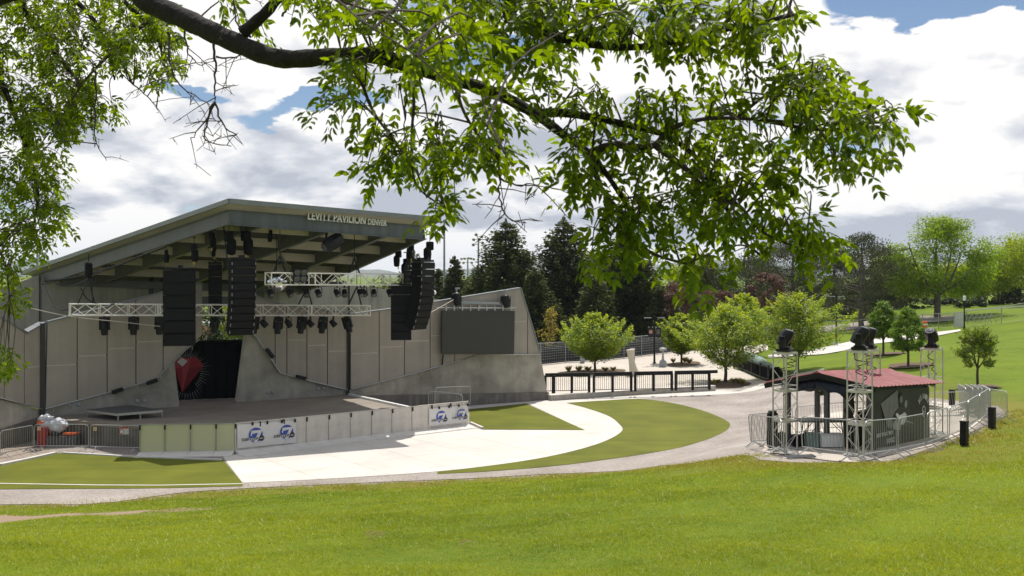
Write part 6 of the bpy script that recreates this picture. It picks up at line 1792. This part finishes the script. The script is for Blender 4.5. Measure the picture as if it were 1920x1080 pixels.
        for k in range(nc if flat else 0):
            az = k*2.39996+r.uniform(-.3, .3); t = ((k+.5)/nc)**.9
            prof = (math.sin(math.pi*min(1, .20+.80*t)))**.7 if t > .35 else .62+1.05*t
            q = R*prof*r.uniform(.66, 1.36)*(1 if k % 3 else .6); rise = .35+.7*t
            o = np.array([math.cos(az), math.sin(az), rise]); o = o/np.linalg.norm(o); hv = np.array([math.cos(az), math.sin(az), 0])
            tip = np.array([math.cos(az)*q, math.sin(az)*q, cb+(h-cb)*(.06+.86*t)+.16*q]); ln = R*r.uniform(.42, .62); sd = np.array([-math.sin(az), math.cos(az), 0])
            n = nl; s_ = r.random(n)**.8
            p = tip-o*ln*s_[:, None]+sd*(r.normal(size=n)*(.05+.15*s_*(1.2-s_)*2.2)*R)[:, None]+np.array([0, 0, 1])*(r.normal(size=n)*.045*R-.05*R*s_)[:, None]
            dr = hv*.8+sd*r.normal(size=n)[:, None]*.7-np.array([0, 0, 1])*r.uniform(.0, .55, n)[:, None]; nr = np.array([0, 0, 1.0])+.45*r.normal(size=(n, 3)); sz = ls*r.uniform(.75, 1.35, n)
            (lv).add(p, dr, nr, sz, sz*.52)
            m_ = nl//4; p = tip+o*ln*r.uniform(-.22, .10, m_)[:, None]+sd*(r.normal(size=m_)*.05*R)[:, None]+np.array([0, 0, 1])*(r.normal(size=m_)*.03*R+.03*R)[:, None]
            tips.add(p, hv*.7+sd*r.normal(size=m_)[:, None]*.6+np.array([0, 0, 1])*r.uniform(-.3, .5, m_)[:, None], np.array([0, 0, 1.0])+.5*r.normal(size=(m_, 3)), np.full(m_, ls*1.1), np.full(m_, ls*.5))
            if k % 4 == 0:
                lp = min((p_ for l_ in limbs for p_ in l_[1:]), key=lambda p_: (p_-Vector(tip-o*ln)).length); tm.tube([lp, Vector(tip-o*ln), Vector(tip)], [th*.24, .016, .008], 4)
        if flat: tips.build(LF['newleaf'], root, 'new_leaves')
        if lobes_px:
            lobes = [(np.array([(lu-u)/F*b.y, r.uniform(-.35, .35)*R, H-(lvv-V0)/F*b.y-b.z]), lr*1.28/F*b.y/R) for lu, lvv, lr in lobes_px]; root.rotation_euler = (0, 0, 0)
        for k in range(0 if flat else nc):
            az = r.uniform(0, 6.283)
            t = r.random()
            if kind == 'zelkova':  prof = math.sin(math.pi*min(1, (.16+.84*t)))**.75 if t > .3 else .55+1.35*t
            elif kind in ('lawn', 'lawn2'): prof = (math.sin(math.pi*(.10+.87*t)**.72))**.8
            else: prof = math.sin(math.pi*min(.97, .14+.80*t))**.6
            q = R*prof*r.uniform(.45, .97)**.6
            c = np.array([math.cos(az)*q, math.sin(az)*q, cb+(h-cb)*(.05+.90*t)])
            if kind in ('big', 'yg'):
                lc, lr = lobes[k % len(lobes)]; d = rvec(r, 1)[0]; d[2] = d[2]*.8+.1; c = lc+d*R*lr*r.uniform(.4, 1.0); c[2] = min(c[2], h*.97)
                if c[2] < cb: c[2] = cb+r.random()*h*.15
            rad = R*({'zelkova': .27, 'lawn': .27, 'lawn2': .24, 'big': .21, 'yg': .24, 'plum': .22}.get(kind, .2))*r.uniform(.65, 1.2)
            if flat: c[2] += .10*q
            clump(lv, r, c, rad, nl, ls, .42 if flat else .78, .9 if flat else .5, .52)
            if flat or kind == 'lawn2':      # pointed sprays at the outside
                n = 26; o = np.array([math.cos(az), math.sin(az), .35 if flat else .8]); p = c+o*rad*r.uniform(.5, 1.55, (n, 1))+r.normal(size=(n, 3))*rad*.14; lv.add(p, o+.5*r.normal(size=(n, 3)), np.array([0, 0, 1.])+.5*r.normal(size=(n, 3)), np.full(n, ls), np.full(n, ls*.5))
            if k % 3 == 0:
                lp = min((p for l_ in limbs for p in l_[1:]), key=lambda p: (p-Vector(c)).length); tm.tube([lp, Vector(c)], [th*.22, .012], 4)
        mat = LF[kind]
    tm.build('trunk', m_bark2 if kind in ('pine', 'big', 'yg') else m_bark, root, world=False)
    lv.build(mat, root)
    return root
# plaza and lawn trees
gp = 'young trees on the plaza'; gl = 'young trees on the lawn'
tree(1116, 698, 583, 112, 'zelkova', 'yellow green plaza tree beside the concrete wing wall', seed=1, group=gp)
tree(1278, 683, 584, 74, 'zelkova', 'smaller yellow green plaza tree behind the mushroom pedestal', seed=2, group=gp)
tree(1360, 717, 565, 146, 'zelkova', 'wide yellow green plaza tree nearest the booth, standing in a mulch bed', seed=3, group=gp)
tree(1392, 672, 545, 96, 'zelkova', 'taller yellow green tree half hidden behind the widest plaza tree', seed=4, group=gp)
tree(1495, 697, 543, 150, 'zelkova', 'large yellow green tree behind the leftmost truss tower', seed=5, group=gp)
tree(1656, 666, 566, 50, 'lawn', 'small round headed lawn tree, left one of a close pair', seed=6, group=gl, base=.30)
tree(1703, 688, 577, 62, 'lawn', 'small round headed lawn tree, right one of a close pair', seed=7, group=gl, base=.26)
tree(1833, 728, 616, 70, 'lawn2', 'young lawn tree with yellowish upper twigs standing alone at the right', seed=8, group=gl, base=.36)
tree(1032, 682, 578, 62, 'sparse', 'thin bronze leafed tree behind the windscreen fence beside the wing wall', Y=84, seed=9, name='sparse_tree')
# conifers behind the plaza
gs = 'spruces behind the plaza'
for u, vt, w, Y, lb in ((948, 412, 178, 104, 'tall dark spruce behind the video screen, leftmost of three big ones'), (1057, 410, 176, 107, 'tall dark spruce in the middle of three big ones'), (1176, 428, 178, 103, 'wide dark spruce behind the hanging leaves, rightmost of three big ones'),
      (852, 482, 66, 113, 'small pointed spruce between the pavilion and the tall spruces'), (822, 505, 60, 120, 'small spruce half hidden behind the right line array'), (893, 515, 84, 106, 'low bushy spruce behind the wing wall left of the tall spruces'),
      (1003, 505, 110, 100, 'low spruce filling the gap between the first two tall spruces'), (1115, 520, 120, 99, 'low spruce filling the gap between the second and third tall spruces'), (1240, 540, 96, 100, 'low spruce right of the three tall spruces'), (775, 470, 84, 112, 'spruce seen between the roof corner and the right line array'),
      (1893, 449, 38, 150, 'narrow dark spruce on the skyline at the far right')):
    tree(u, 0, vt, w, 'spruce', lb, Y=Y, seed=11, group=gs)
gpn = 'dark pines behind the lawn'
for u, vt, w, Y, lb in ((1488, 452, 180, 116, 'broad grey green pine behind the large tree at the leftmost tower'), (1562, 462, 160, 118, 'grey green pine between two taller pines'), (1616, 440, 150, 105, 'tall pine with a thick dark trunk standing by the lawn fence'), (1668, 478, 120, 116, 'grey green pine left of the big bright park tree'), (1400, 484, 170, 126, 'far dark pine behind the plaza trees'), (1325, 500, 110, 130, 'far dark pine behind the purple trees')):
    tree(u, 0, vt, w, 'pine', lb, Y=Y, seed=12, group=gpn, base=.11)
for u, vt, w, Y, lb in ((1288, 528, 118, 100, 'reddish plum tree behind the plaza trees, below the hanging leaves'), (1437, 512, 84, 108, 'reddish plum tree between dark pines'), (1350, 545, 84, 104, 'dark reddish plum tree half hidden behind plaza trees')):
    tree(u, 0, vt, w, 'plum', lb, Y=Y, seed=13, group='purple leafed plum trees', base=.12, dens=1.1)
tree(1757, 0, 412, 214, 'big', 'big bright green park tree with a forked trunk at the far right', Y=110, seed=21, base=.26, dens=1.1, lobes_px=[(1700, 472, 36), (1745, 443, 33), (1792, 446, 30), (1775, 500, 42), (1730, 518, 46), (1690, 522, 36), (1812, 500, 36), (1838, 478, 26), (1742, 556, 34), (1792, 556, 36), (1824, 540, 30), (1762, 430, 24), (1664, 482, 22), (1715, 560, 26), (1668, 520, 24), (1780, 428, 22), (1850, 510, 22)])
gr = 'bright park trees at the far right'
for u, vt, w, Y, k, lb in ((1872, 470, 140, 128, 'yg', 'yellow green park tree right of the big forked tree'), (1935, 436, 190, 122, 'yg', 'yellow green park tree cut off by the right edge of the photo'), (1815, 500, 150, 134, 'yg', 'far yellow green tree behind the big forked tree'), (1690, 490, 140, 130, 'yg', 'far yellow green tree left behind the big forked tree'), (1290, 465, 110, 132, 'yg', 'far yellow green tree behind the reddish plum tree'), (1116, 462, 70, 135, 'yg', 'pale green tree glimpsed between the second and third tall spruces')):
    tree(u, 0, vt, w, k, lb, Y=Y, seed=22, group=gr)
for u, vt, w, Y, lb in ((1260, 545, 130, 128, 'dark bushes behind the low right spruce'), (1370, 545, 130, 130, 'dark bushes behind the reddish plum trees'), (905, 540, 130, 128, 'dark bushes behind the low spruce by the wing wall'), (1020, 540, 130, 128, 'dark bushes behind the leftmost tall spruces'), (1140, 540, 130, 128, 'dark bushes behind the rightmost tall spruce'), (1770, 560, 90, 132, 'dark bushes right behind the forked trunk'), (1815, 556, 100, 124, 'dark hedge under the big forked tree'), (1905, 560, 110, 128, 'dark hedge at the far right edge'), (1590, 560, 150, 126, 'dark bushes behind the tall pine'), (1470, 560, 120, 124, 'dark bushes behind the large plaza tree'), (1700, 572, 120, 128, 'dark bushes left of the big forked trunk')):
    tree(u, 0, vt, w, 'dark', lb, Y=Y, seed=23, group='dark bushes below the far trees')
# greenery seen round the pavilion
for u, vt, w, Y, k, lb in ((152, 447, 96, 84, 'yg', 'yellow green tree top rising behind the low end of the roof'), (52, 492, 110, 82, 'yg', 'yellow green tree behind the left end of the pavilion'), (110, 470, 70, 95, 'yg', 'far yellow green tree behind the left part of the roof'), (-60, 470, 130, 90, 'yg', 'yellow green tree behind the left wing wall'),
                         (437, 545, 100, 74, 'yg', 'tree seen through the stage opening behind the left line array'), (395, 520, 90, 69, 'dark', 'dark foliage in the stage opening right of the subwoofers'), (470, 530, 70, 70, 'dark', 'dark foliage in the stage opening beside the right shell wall'), (340, 515, 80, 70, 'dark', 'dark foliage behind the subwoofer stack')):
    tree(u, 0, vt, w, k, lb, Y=Y, seed=31, group='trees behind the pavilion')
tree(415, 0, 622, 60, 'dark', 'dark bush above the curtain in the stage opening', Y=70, seed=32)
tree(800, 0, 530, 90, 'dark', 'dark shrub behind the rear wall under the right line array', Y=92, seed=36)
tree(738, 0, 524, 120, 'shrub', 'yellow green shrubs behind the rear wall at the right line array', Y=88, seed=33, cat='shrub', name='shrub')
# far wood line beyond the park
def far_wood():
    r = np.random.default_rng(8); lv = Leaves()
    for k in range(150):
        x = -210+430*k/149+r.uniform(-2, 2); y = r.uniform(168, 196); hh = r.uniform(5.2, 7.6)
        for j in range(5): clump(lv, r, np.array([x+r.uniform(-3, 3), y, hh*r.uniform(.2, .8)]), 2.4*r.uniform(.7, 1.2), 55, 1.0)
    o = lv.build(leaf_mat('far_leaf', (.045, .062, .026), (.10, .125, .040), .25), None, 'far_wood'); tag(o, 'distant low line of trees and scrub closing the view at the horizon', 'wood', None, 'stuff')
far_wood()
# ornamental grass in the plaza beds
def tuft():
    r = np.random.default_rng(5); root = empty('grass_tuft', (0, 0, 0)); lv = Leaves(); n = 160
    az = r.uniform(0, 6.28, n); ln = r.uniform(.25, .5, n); d = np.stack([np.cos(az)*.6, np.sin(az)*.6, r.uniform(.6, 1.4, n)], 1); lv.add(unit(d)*ln[:, None]*.55, d, rvec(r, n), ln, np.full(n, .05)); lv.build(LF['grassy'], root, 'blades'); return root
def tufts():
    k = 0; t0 = None
    for bed, pts in (('first', [(1066, 699), (1085, 698), (1102, 697), (1135, 697), (1150, 697)]), ('middle', [(1262, 682), (1284, 681), (1292, 683)]), ('nearest', [(1335, 724), (1345, 721), (1375, 719), (1384, 721), (1392, 724)])):
        for i, (u, v) in enumerate(pts):
            o = tuft() if k == 0 else copy_tree(t0); t0 = t0 or o; o.location = G(u, v)+ZZ*.05; o.rotation_euler[2] = k*1.3; o.scale = (1.1+.3*math.sin(k), 1.1, 1+.2*math.cos(k)); k += 1
            tag(o, f'ornamental grass tuft in the {bed} plaza tree bed, {ORD[i]} from the left', 'grass tuft', 'ornamental grass tufts in the plaza beds')
tufts()

# ------------------------------------------------------------------ lawn blades
def blades():
    r = np.random.default_rng(3); n = 520000
    Y = 9.5*(40/9.5)**(r.random(n)**.85); X = (r.random(n)*2-1)*Y*.56
    keep = poly_dist(X, Y, gravel_poly); kd = poly_dist(X, Y, dirt_poly)
    pat = np.sin(X*2.1+np.sin(Y*1.3))*np.sin(Y*1.7+np.sin(X*.9))
    ok = (keep > -.22+.45*pat+.2*r.normal(size=n)) & (kd > -.05+.25*pat); X, Y, keep, pat = X[ok], Y[ok], keep[ok], pat[ok]; n = len(X)
    Z = hz(X, Y)+rough_at(X, Y, keep); big = np.sin(X*.45+1.3*np.sin(Y*.35))*np.sin(Y*.6+X*.2)
    tall = np.where((keep < 1.6) & (pat > .1), 1.7, 1.0)*(1+.35*big)*np.where(r.random(n) < .03, 1.6, 1)
    h = .029*r.uniform(.5, 1.4, n)*tall*(1+.012*(Y-10)); w = .0055*(Y/10)**.9
    az = r.uniform(0, 6.28, n); ln = r.normal(size=(n, 2))*.85
    b = np.stack([X, Y, Z-.005], 1); s = np.stack([np.cos(az), np.sin(az), np.zeros(n)], 1)*w[:, None]
    tip = b+np.stack([ln[:, 0]*h, ln[:, 1]*h, h], 1)
    v = np.stack([b-s, b+s, tip], 1)
    dryp = np.clip((3.8-keep)/3.2, 0, 1)*.66+.035
    dry = (r.random(n) < dryp*(.7+.6*(pat > 0)))
    def grass_mat(name, c1, c2, c3):
        m = leaf_mat(name, c1, c2, .40, None, (1.7, 1.55, .6), .3); nt = m.node_tree
        cr = next(n_ for n_ in nt.nodes if n_.type == 'VALTORGB'); tc = nt.nodes.new('ShaderNodeTexCoord'); g = next(n_ for n_ in nt.nodes if n_.type == 'NEW_GEOMETRY')
        e = cr.color_ramp.elements.new(.97); e.color = (*c3, 1); cr.color_ramp.elements[1].position = .72
        acc = None
        for sc_, wt in ((.16, .62), (.9, .42), (4.0, .25)):
            n_ = nt.nodes.new('ShaderNodeTexNoise'); n_.inputs['Scale'].default_value = sc_; n_.inputs['Detail'].default_value = 5; L(nt, tc.outputs['Object'], n_.inputs['Vector'])
            q = nt.nodes.new('ShaderNodeMath'); q.operation = 'MULTIPLY_ADD'; q.inputs[1].default_value = wt*1.5; L(nt, n_.outputs['Fac'], q.inputs[0])
            if acc is None: q.inputs[2].default_value = -.66
            else: L(nt, acc, q.inputs[2])
            acc = q.outputs[0]
        q = nt.nodes.new('ShaderNodeMath'); q.operation = 'MULTIPLY_ADD'; q.inputs[1].default_value = .30; L(nt, g.outputs['Random Per Island'], q.inputs[0]); L(nt, acc, q.inputs[2])
        for l_ in list(cr.inputs['Fac'].links): nt.links.remove(l_)
        L(nt, q.outputs[0], cr.inputs['Fac']); return m
    for nm, sel, mt in (('lawn_grass', ~dry, grass_mat('grass_blade', (.090, .160, .006), (.215, .315, .011), (.33, .375, .028))), ('dry_lawn_grass', dry, leaf_mat('dry_grass_blade', (.25, .235, .02), (.43, .365, .08), .3, None, (1.3, 1.2, .8), .2))):
        q = v[sel]; k = len(q)
        o = np_mesh(nm, q.reshape(-1, 3), np.arange(k*3).reshape(k, 3), mt)
        tag(o, 'short green lawn grass on the near slope' if nm == 'lawn_grass' else 'dry straw coloured grass mixed along the gravel edge', 'grass', None, 'stuff')
blades()

# ------------------------------------------------------------------ the overhanging tree
m_limb = mk('ash_bark', (.017, .013, .011), .95, var=.45, scale=10, bump=1.0, bscale=22)
def near_tree():
    r = np.random.default_rng(17)
    base = Vector((-7.6, 7.0, h1(-7.6, 7.0)))
    root = empty('overhanging_tree', base, 0, 'ash tree whose dark leafy branches hang across the top of the picture', 'tree')
    fork = Vector((-7.0, 7.3, 8.2))
    m = MB(); m.tube(catmull([base-ZZ*.3, base+ZZ*.3, base+Vector((.2, .1, 2)), fork], 5), [.62, .60, .5, .44, .42, .40, .38, .37, .36, .35, .34, .33, .32, .31, .30, .30], 14); m.build('trunk', m_bark, root, smooth=True)
    skel = []
    def limb(px, r0, r1, start=None, n=6, nm='branch', sides=10, jit=.0):
        w = ([Vector(start)] if start is not None else [])+[P(u, v, Y) for u, v, Y in px]
        pts = catmull(w, n); k = len(pts)
        pts = [p+Vector(r.normal(size=3))*jit for p in pts]
        rs = [(r0+(r1-r0)*(i/(k-1))**(1.05 if r0 > .08 else .85))*(1+.06*math.sin(i*2.1)) for i in range(k)]
        m = MB(); m.tube(pts, rs, sides); m.build(nm, m_limb if r0 > .03 else m_twig, root, smooth=sides > 6)
        skel.extend(pts); return pts
    limb([(180, -70, 8.2), (268, -2, 8.0), (350, 37, 7.8), (430, 75, 7.6), (520, 109, 7.4), (610, 107, 7.2), (700, 104, 7.0), (760, 121, 6.9), (850, 148, 6.8), (930, 175, 6.7), (1000, 212, 6.6), (1060, 255, 6.5), (1105, 288, 6.4), (1150, 345, 6.3), (1195, 420, 6.25)], .098, .010, fork)
    limb([(455, 62, 7.55), (500, 22, 7.5), (545, -30, 7.4), (640, -110, 7.2)], .05, .03)
    limb([(1000, 212, 6.6), (1060, 212, 6.6), (1120, 222, 6.6), (1190, 238, 6.6), (1250, 255, 6.6), (1310, 300, 6.6), (1350, 365, 6.6), (1385, 440, 6.6), (1425, 478, 6.5)], .034, .008)
    limb([(1105, 288, 6.4), (1150, 272, 6.4), (1220, 275, 6.4), (1260, 240, 6.4), (1330, 222, 6.4), (1420, 224, 6.4), (1510, 231, 6.4)], .030, .007)
    limb([(1230, 274, 6.4), (1290, 320, 6.4), (1335, 370, 6.4), (1385, 385, 6.4), (1430, 435, 6.4), (1510, 470, 6.4)], .022, .006)
    limb([(1385, 218, 6.5), (1450, 170, 6.5), (1530, 140, 6.5)], .014, .005); limb([(1420, 224, 6.4), (1540, 244, 6.4), (1620, 232, 6.4), (1670, 230, 6.4)], .014, .005)
    limb([(850, -60, 6.2), (960, 40, 6.3), (1080, 78, 6.4), (1200, 88, 6.4), (1330, 62, 6.4), (1440, 40, 6.4), (1500, 25, 6.4)], .045, .008, (-3.5, 6.8, 10.2))
    limb([(1110, 290, 6.35), (1125, 350, 6.3), (1165, 400, 6.3), (1215, 470, 6.3), (1300, 500, 6.3), (1330, 530, 6.3)], .02, .005)
    limb([(640, 106, 7.1), (675, 150, 7.0), (700, 210, 7.0), (745, 270, 6.9), (775, 310, 6.9), (800, 370, 6.9)], .016, .005); limb([(770, 124, 6.85), (776, 190, 6.8), (772, 260, 6.8), (780, 345, 6.8), (835, 390, 6.8)], .014, .005)
    limb([(850, 148, 6.7), (870, 210, 6.6), (905, 265, 6.6), (940, 300, 6.6)], .014, .005)
    limb([(560, -40, 5.2), (680, 40, 4.6), (800, 120, 4.4), (900, 220, 4.4), (960, 310, 4.5)], .006, .002, (-2.9, 6.2, 9.9))
    # left limbs, farther back
    LFt = [limb([(-60, -140, 11), (0, -60, 12), (60, 40, 12.5), (120, 120, 12.5), (180, 190, 12.5)], .10, .012, fork), limb([(60, -60, 12), (140, 0, 12), (190, 60, 12), (215, 150, 12)], .06, .01, (-7.2, 11, 11.5)),
           limb([(170, -60, 11.5), (240, 10, 11.5), (290, 60, 11.5), (310, 130, 11.5)], .05, .008, (-6.4, 10, 11.5)), limb([(-60, 60, 12), (0, 150, 12.2), (40, 250, 12.3), (70, 350, 12.3), (60, 440, 12.3)], .06, .008, (-7.6, 10.6, 10.6)),
           limb([(-60, 300, 11.5), (-20, 420, 11.5), (10, 500, 11.5), (18, 560, 11.5)], .03, .006, (-7.6, 10.6, 9.8)), limb([(300, 20, 11.4), (230, 80, 11.4), (160, 150, 11.4), (110, 230, 11.5)], .03, .006)]
    # bare hanging twigs
    def bare(px, r0=.010):
        pts = limb(px, r0, .0035, n=5, nm='bare_twig', sides=5, jit=.006)
        m = MB()
        for i in range(4, len(pts), 2):
            a = pts[i]; f = Vector((r.normal()*.10, r.normal()*.08, -.06+r.normal()*.06)); m.tube([a, a+f*.6+Vector((0, 0, .01)), a+f*1.5], [.0045, .0035, .0022], 4)
            for q in range(2): g_ = Vector((r.normal()*.05, r.normal()*.05, r.normal()*.04)); m.tube([a+f*1.3, a+f*1.3+g_], [.003, .002], 4)
        m.build('bare_spurs', m_twig, root)
    bare([(345, 20, 7.8), (348, 80, 7.8), (362, 110, 7.8), (382, 124, 7.8)]); bare([(398, 72, 7.7), (404, 120, 7.7), (403, 170, 7.7), (402, 192, 7.7)], .013); bare([(402, 192, 7.7), (385, 225, 7.7), (358, 262, 7.7)]); bare([(402, 192, 7.7), (390, 230, 7.7), (384, 262, 7.7), (432, 275, 7.7)]); bare([(404, 190, 7.7), (420, 235, 7.7), (445, 255, 7.7)]); bare([(315, 60, 8), (322, 130, 7.9), (345, 165, 7.9), (395, 197, 7.8)]); bare([(404, 105, 7.7), (430, 108, 7.7), (462, 102, 7.7)])
    bare([(178, 130, 11), (180, 200, 11), (178, 260, 11), (200, 300, 11)], .014); bare([(240, 150, 11), (270, 175, 11), (293, 200, 11)])
    bare([(930, 180, 6.6), (935, 260, 6.6), (937, 330, 6.6), (938, 380, 6.6), (955, 410, 6.6), (985, 418, 6.6)], .010); bare([(935, 330, 6.6), (960, 345, 6.6), (1003, 346, 6.6)]); bare([(1195, 400, 6.3), (1175, 440, 6.3), (1150, 430, 6.3)]); bare([(1365, 400, 6.5), (1400, 440, 6.5), (1425, 470, 6.5)]); bare([(470, 70, 7.6), (440, 40, 7.6), (437, -20, 7.6)]); bare([(530, 30, 7.5), (545, 5, 7.5), (560, -30, 7.5)])
    bare([(756, 125, 6.9), (760, 200, 6.9), (762, 250, 6.9)]); bare([(786, 130, 6.9), (800, 210, 6.9), (815, 245, 6.9)])
    # leafy shoots
    S = np.array([tuple(p) for p in skel])
    blobs = [ # u, v, ru, rv, depth, shoots
     (600, 10, 60, 60, 7.0, 14), (700, 20, 90, 70, 6.4, 34), (820, 20, 110, 90, 6.0, 46), (950, 40, 120, 90, 6.0, 50), (1080, 40, 120, 90, 6.2, 46), (1200, 40, 110, 85, 6.3, 40), (1320, 50, 100, 70, 6.4, 34), (1420, 50, 80, 60, 6.4, 26), (1480, 60, 45, 60, 6.4, 12), (1400, 120, 60, 25, 6.4, 6),
     (620, 150, 55, 70, 7.0, 16), (600, 215, 30, 30, 7.0, 4), (680, 130, 50, 40, 6.9, 10), (780, 180, 60, 60, 6.5, 14), (850, 110, 100, 60, 5.2, 22), (900, 180, 70, 50, 5.4, 14), (1000, 130, 80, 50, 6.2, 18), (1080, 150, 60, 50, 6.4, 12), (1130, 230, 60, 45, 6.5, 14),
     (700, 240, 45, 60, 6.9, 14), (760, 300, 70, 45, 6.9, 22), (840, 300, 70, 50, 6.8, 22), (920, 270, 60, 45, 6.7, 13), (700, 320, 35, 30, 6.9, 7), (825, 375, 50, 45, 6.8, 15), (865, 270, 60, 40, 6.7, 12), (965, 300, 30, 25, 6.7, 3),
     (1060, 300, 50, 55, 6.4, 12), (1100, 370, 60, 55, 6.3, 17), (1180, 300, 80, 60, 6.4, 26), (1260, 210, 70, 50, 6.5, 20), (1230, 370, 80, 60, 6.3, 26), (1320, 280, 90, 60, 6.5, 34), (1420, 240, 90, 60, 6.4, 34), (1530, 220, 80, 70, 6.4, 34), (1620, 240, 70, 60, 6.4, 26), (1560, 150, 70, 40, 6.5, 16), (1500, 140, 55, 35, 6.5, 10), (1670, 230, 35, 35, 6.4, 8), (1390, 160, 50, 35, 6.5, 5),
     (1440, 320, 80, 50, 6.4, 28), (1350, 350, 80, 50, 6.4, 26), (1540, 310, 70, 45, 6.4, 18), (1640, 300, 40, 35, 6.4, 9), (1480, 370, 50, 35, 6.4, 7),
     (1180, 440, 80, 50, 6.2, 24), (1290, 430, 80, 50, 6.3, 26), (1380, 410, 60, 40, 6.4, 14), (1300, 500, 70, 40, 6.2, 16), (1380, 480, 45, 35, 6.3, 8), (1450, 455, 60, 35, 6.4, 14), (1540, 475, 60, 35, 6.4, 18), (1510, 430, 40, 25, 6.4, 6), (1120, 450, 50, 35, 6.2, 8), (1160, 500, 35, 25, 6.2, 4),
     (420, 10, 30, 30, 7.8, 4), (560, -10, 60, 30, 7.4, 8), (490, 75, 25, 15, 7.5, 3)]
    left = [(60, 40, 100, 90, 12.3, 52), (160, 60, 110, 90, 12.0, 56), (260, 90, 80, 80, 11.6, 36), (310, 60, 35, 50, 11.5, 12), (305, 140, 30, 30, 11.5, 8), (40, 160, 80, 80, 12.3, 38), (120, 190, 80, 70, 12.2, 34), (60, 250, 90, 50, 12.3, 30), (150, 220, 45, 50, 12.2, 12), (30, 310, 70, 60, 12.3, 26), (100, 330, 35, 40, 12.3, 10), (50, 390, 75, 40, 12.3, 24), (100, 430, 35, 35, 12.3, 8), (30, 450, 50, 35, 12, 13), (70, 475, 35, 22, 12, 5), (10, 520, 35, 40, 11.6, 9), (30, 570, 25, 25, 11.6, 4), (0, 690, 22, 28, 11.5, 6), (215, 205, 25, 20, 11.5, 3), (-60, 100, 70, 150, 12.3, 30), (-60, 400, 60, 150, 12.2, 22)]
    q = []; tw = MB()
    def shoot(cw, dist, spread):
        """one shoot: thin twig from the nearest limb, compound leaves on its outer part"""
        i = np.argmin(np.linalg.norm((S-cw)*np.array([1, .7, 1]), axis=1)+r.random(len(S))*.25); a = Vector(S[i]); c = Vector(cw)
        mid = a.lerp(c, .55)+Vector((r.normal()*.05, r.normal()*.05, .10+r.normal()*.05)); pts = catmull([a, mid, c], 3)
        if (c-a).length < 1.9: tw.tube(pts, [.0075-.0045*k/(len(pts)-1) for k in range(len(pts))], 4, False)
        d0 = np.array((c-mid).normalized())
        for k in range(6):
            s = k/5; o = np.array(c)-d0*(.22*(1-s))
            if k == 5: d = d0+np.array([0, 0, -.25])
            else:
                az = k*2.4+r.uniform(-.5, .5); sd = unit(np.cross(d0, rvec(r, 1)[0])); d = d0*.55+sd*1.0+np.array([0, 0, -.40])
            d = unit(d+.25*r.normal(size=3)); ln = r.uniform(.13, .20); nl = 3 if r.random() < .7 else 2
            nrm = unit(np.array([0, 0, 1.0])+.55*r.normal(size=3)); side = unit(np.cross(d, nrm)); nrm = np.cross(side, d)
            for j in range(nl):
                p = o+d*ln*(.45+.5*j/nl)-np.array([0, 0, .02*j])
                for sg in (-1, 1):
                    ld = unit(d*.75+side*sg*.8+np.array([0, 0, -.22])+.16*r.normal(size=3)); q.append((p, ld, unit(nrm+.35*r.normal(size=3)), r.uniform(.048, .086)))
            q.append((o+d*ln, unit(d+np.array([0, 0, -.25])+.1*r.normal(size=3)), unit(nrm+.3*r.normal(size=3)), r.uniform(.060, .094)))
    for bl, kk in ((blobs, .36), (left, 1.0)):
        for u, v, ru, rv, Y, n in bl:
            for _ in range(max(1, round(n*(.44 if kk == .36 and v < 60 else .30 if kk == .36 and u > 1150 and v > 230 else kk)))):
                while True:
                    a, b = r.uniform(-1, 1, 2)
                    if a*a+b*b < 1: break
                cw = P(u+a*ru*.92, v+b*rv*.92-8, Y+r.normal()*(.35 if bl is blobs else .6)); shoot(np.array(cw), Y, 1)
    # leaflets: two halves folded along the midrib
    c = np.array([a[0] for a in q]); d = np.array([a[1] for a in q]); nr = np.array([a[2] for a in q]); ln = np.array([a[3] for a in q])[:, None]
    s = unit(np.cross(d, nr)); nr = np.cross(s, d); w = ln*.21
    B = c; M_ = c+d*ln*.5-nr*ln*.05; Tp = c+d*ln-nr*ln*.10
    R1 = c+d*ln*.28+s*w*.95+nr*ln*.03; R2 = c+d*ln*.62+s*w*.80; L1 = c+d*ln*.28-s*w*.95+nr*ln*.03; L2 = c+d*ln*.62-s*w*.80
    v = np.stack([B, R1, R2, Tp, M_, L1, L2], 1); n = len(q)
    f = np.array([[0, 1, 2, 3, 4], [0, 4, 3, 6, 5]]); f = (np.arange(n)[:, None, None]*7+f[None]).reshape(-1, 5)
    lm = leaf_mat('ash_leaf', (.036, .062, .004), (.092, .135, .008), .60, None, (3.7, 3.4, .5), .25)
    np_mesh('foliage', v.reshape(-1, 3), f, lm, root, off=tuple(base))
    tag(tw.build('twigs', m_twig, root), kind='stuff')
    print('leaflets', n)
near_tree()
for o in SC.objects:
    if o.name.startswith('t.'): print('stray', o.name)
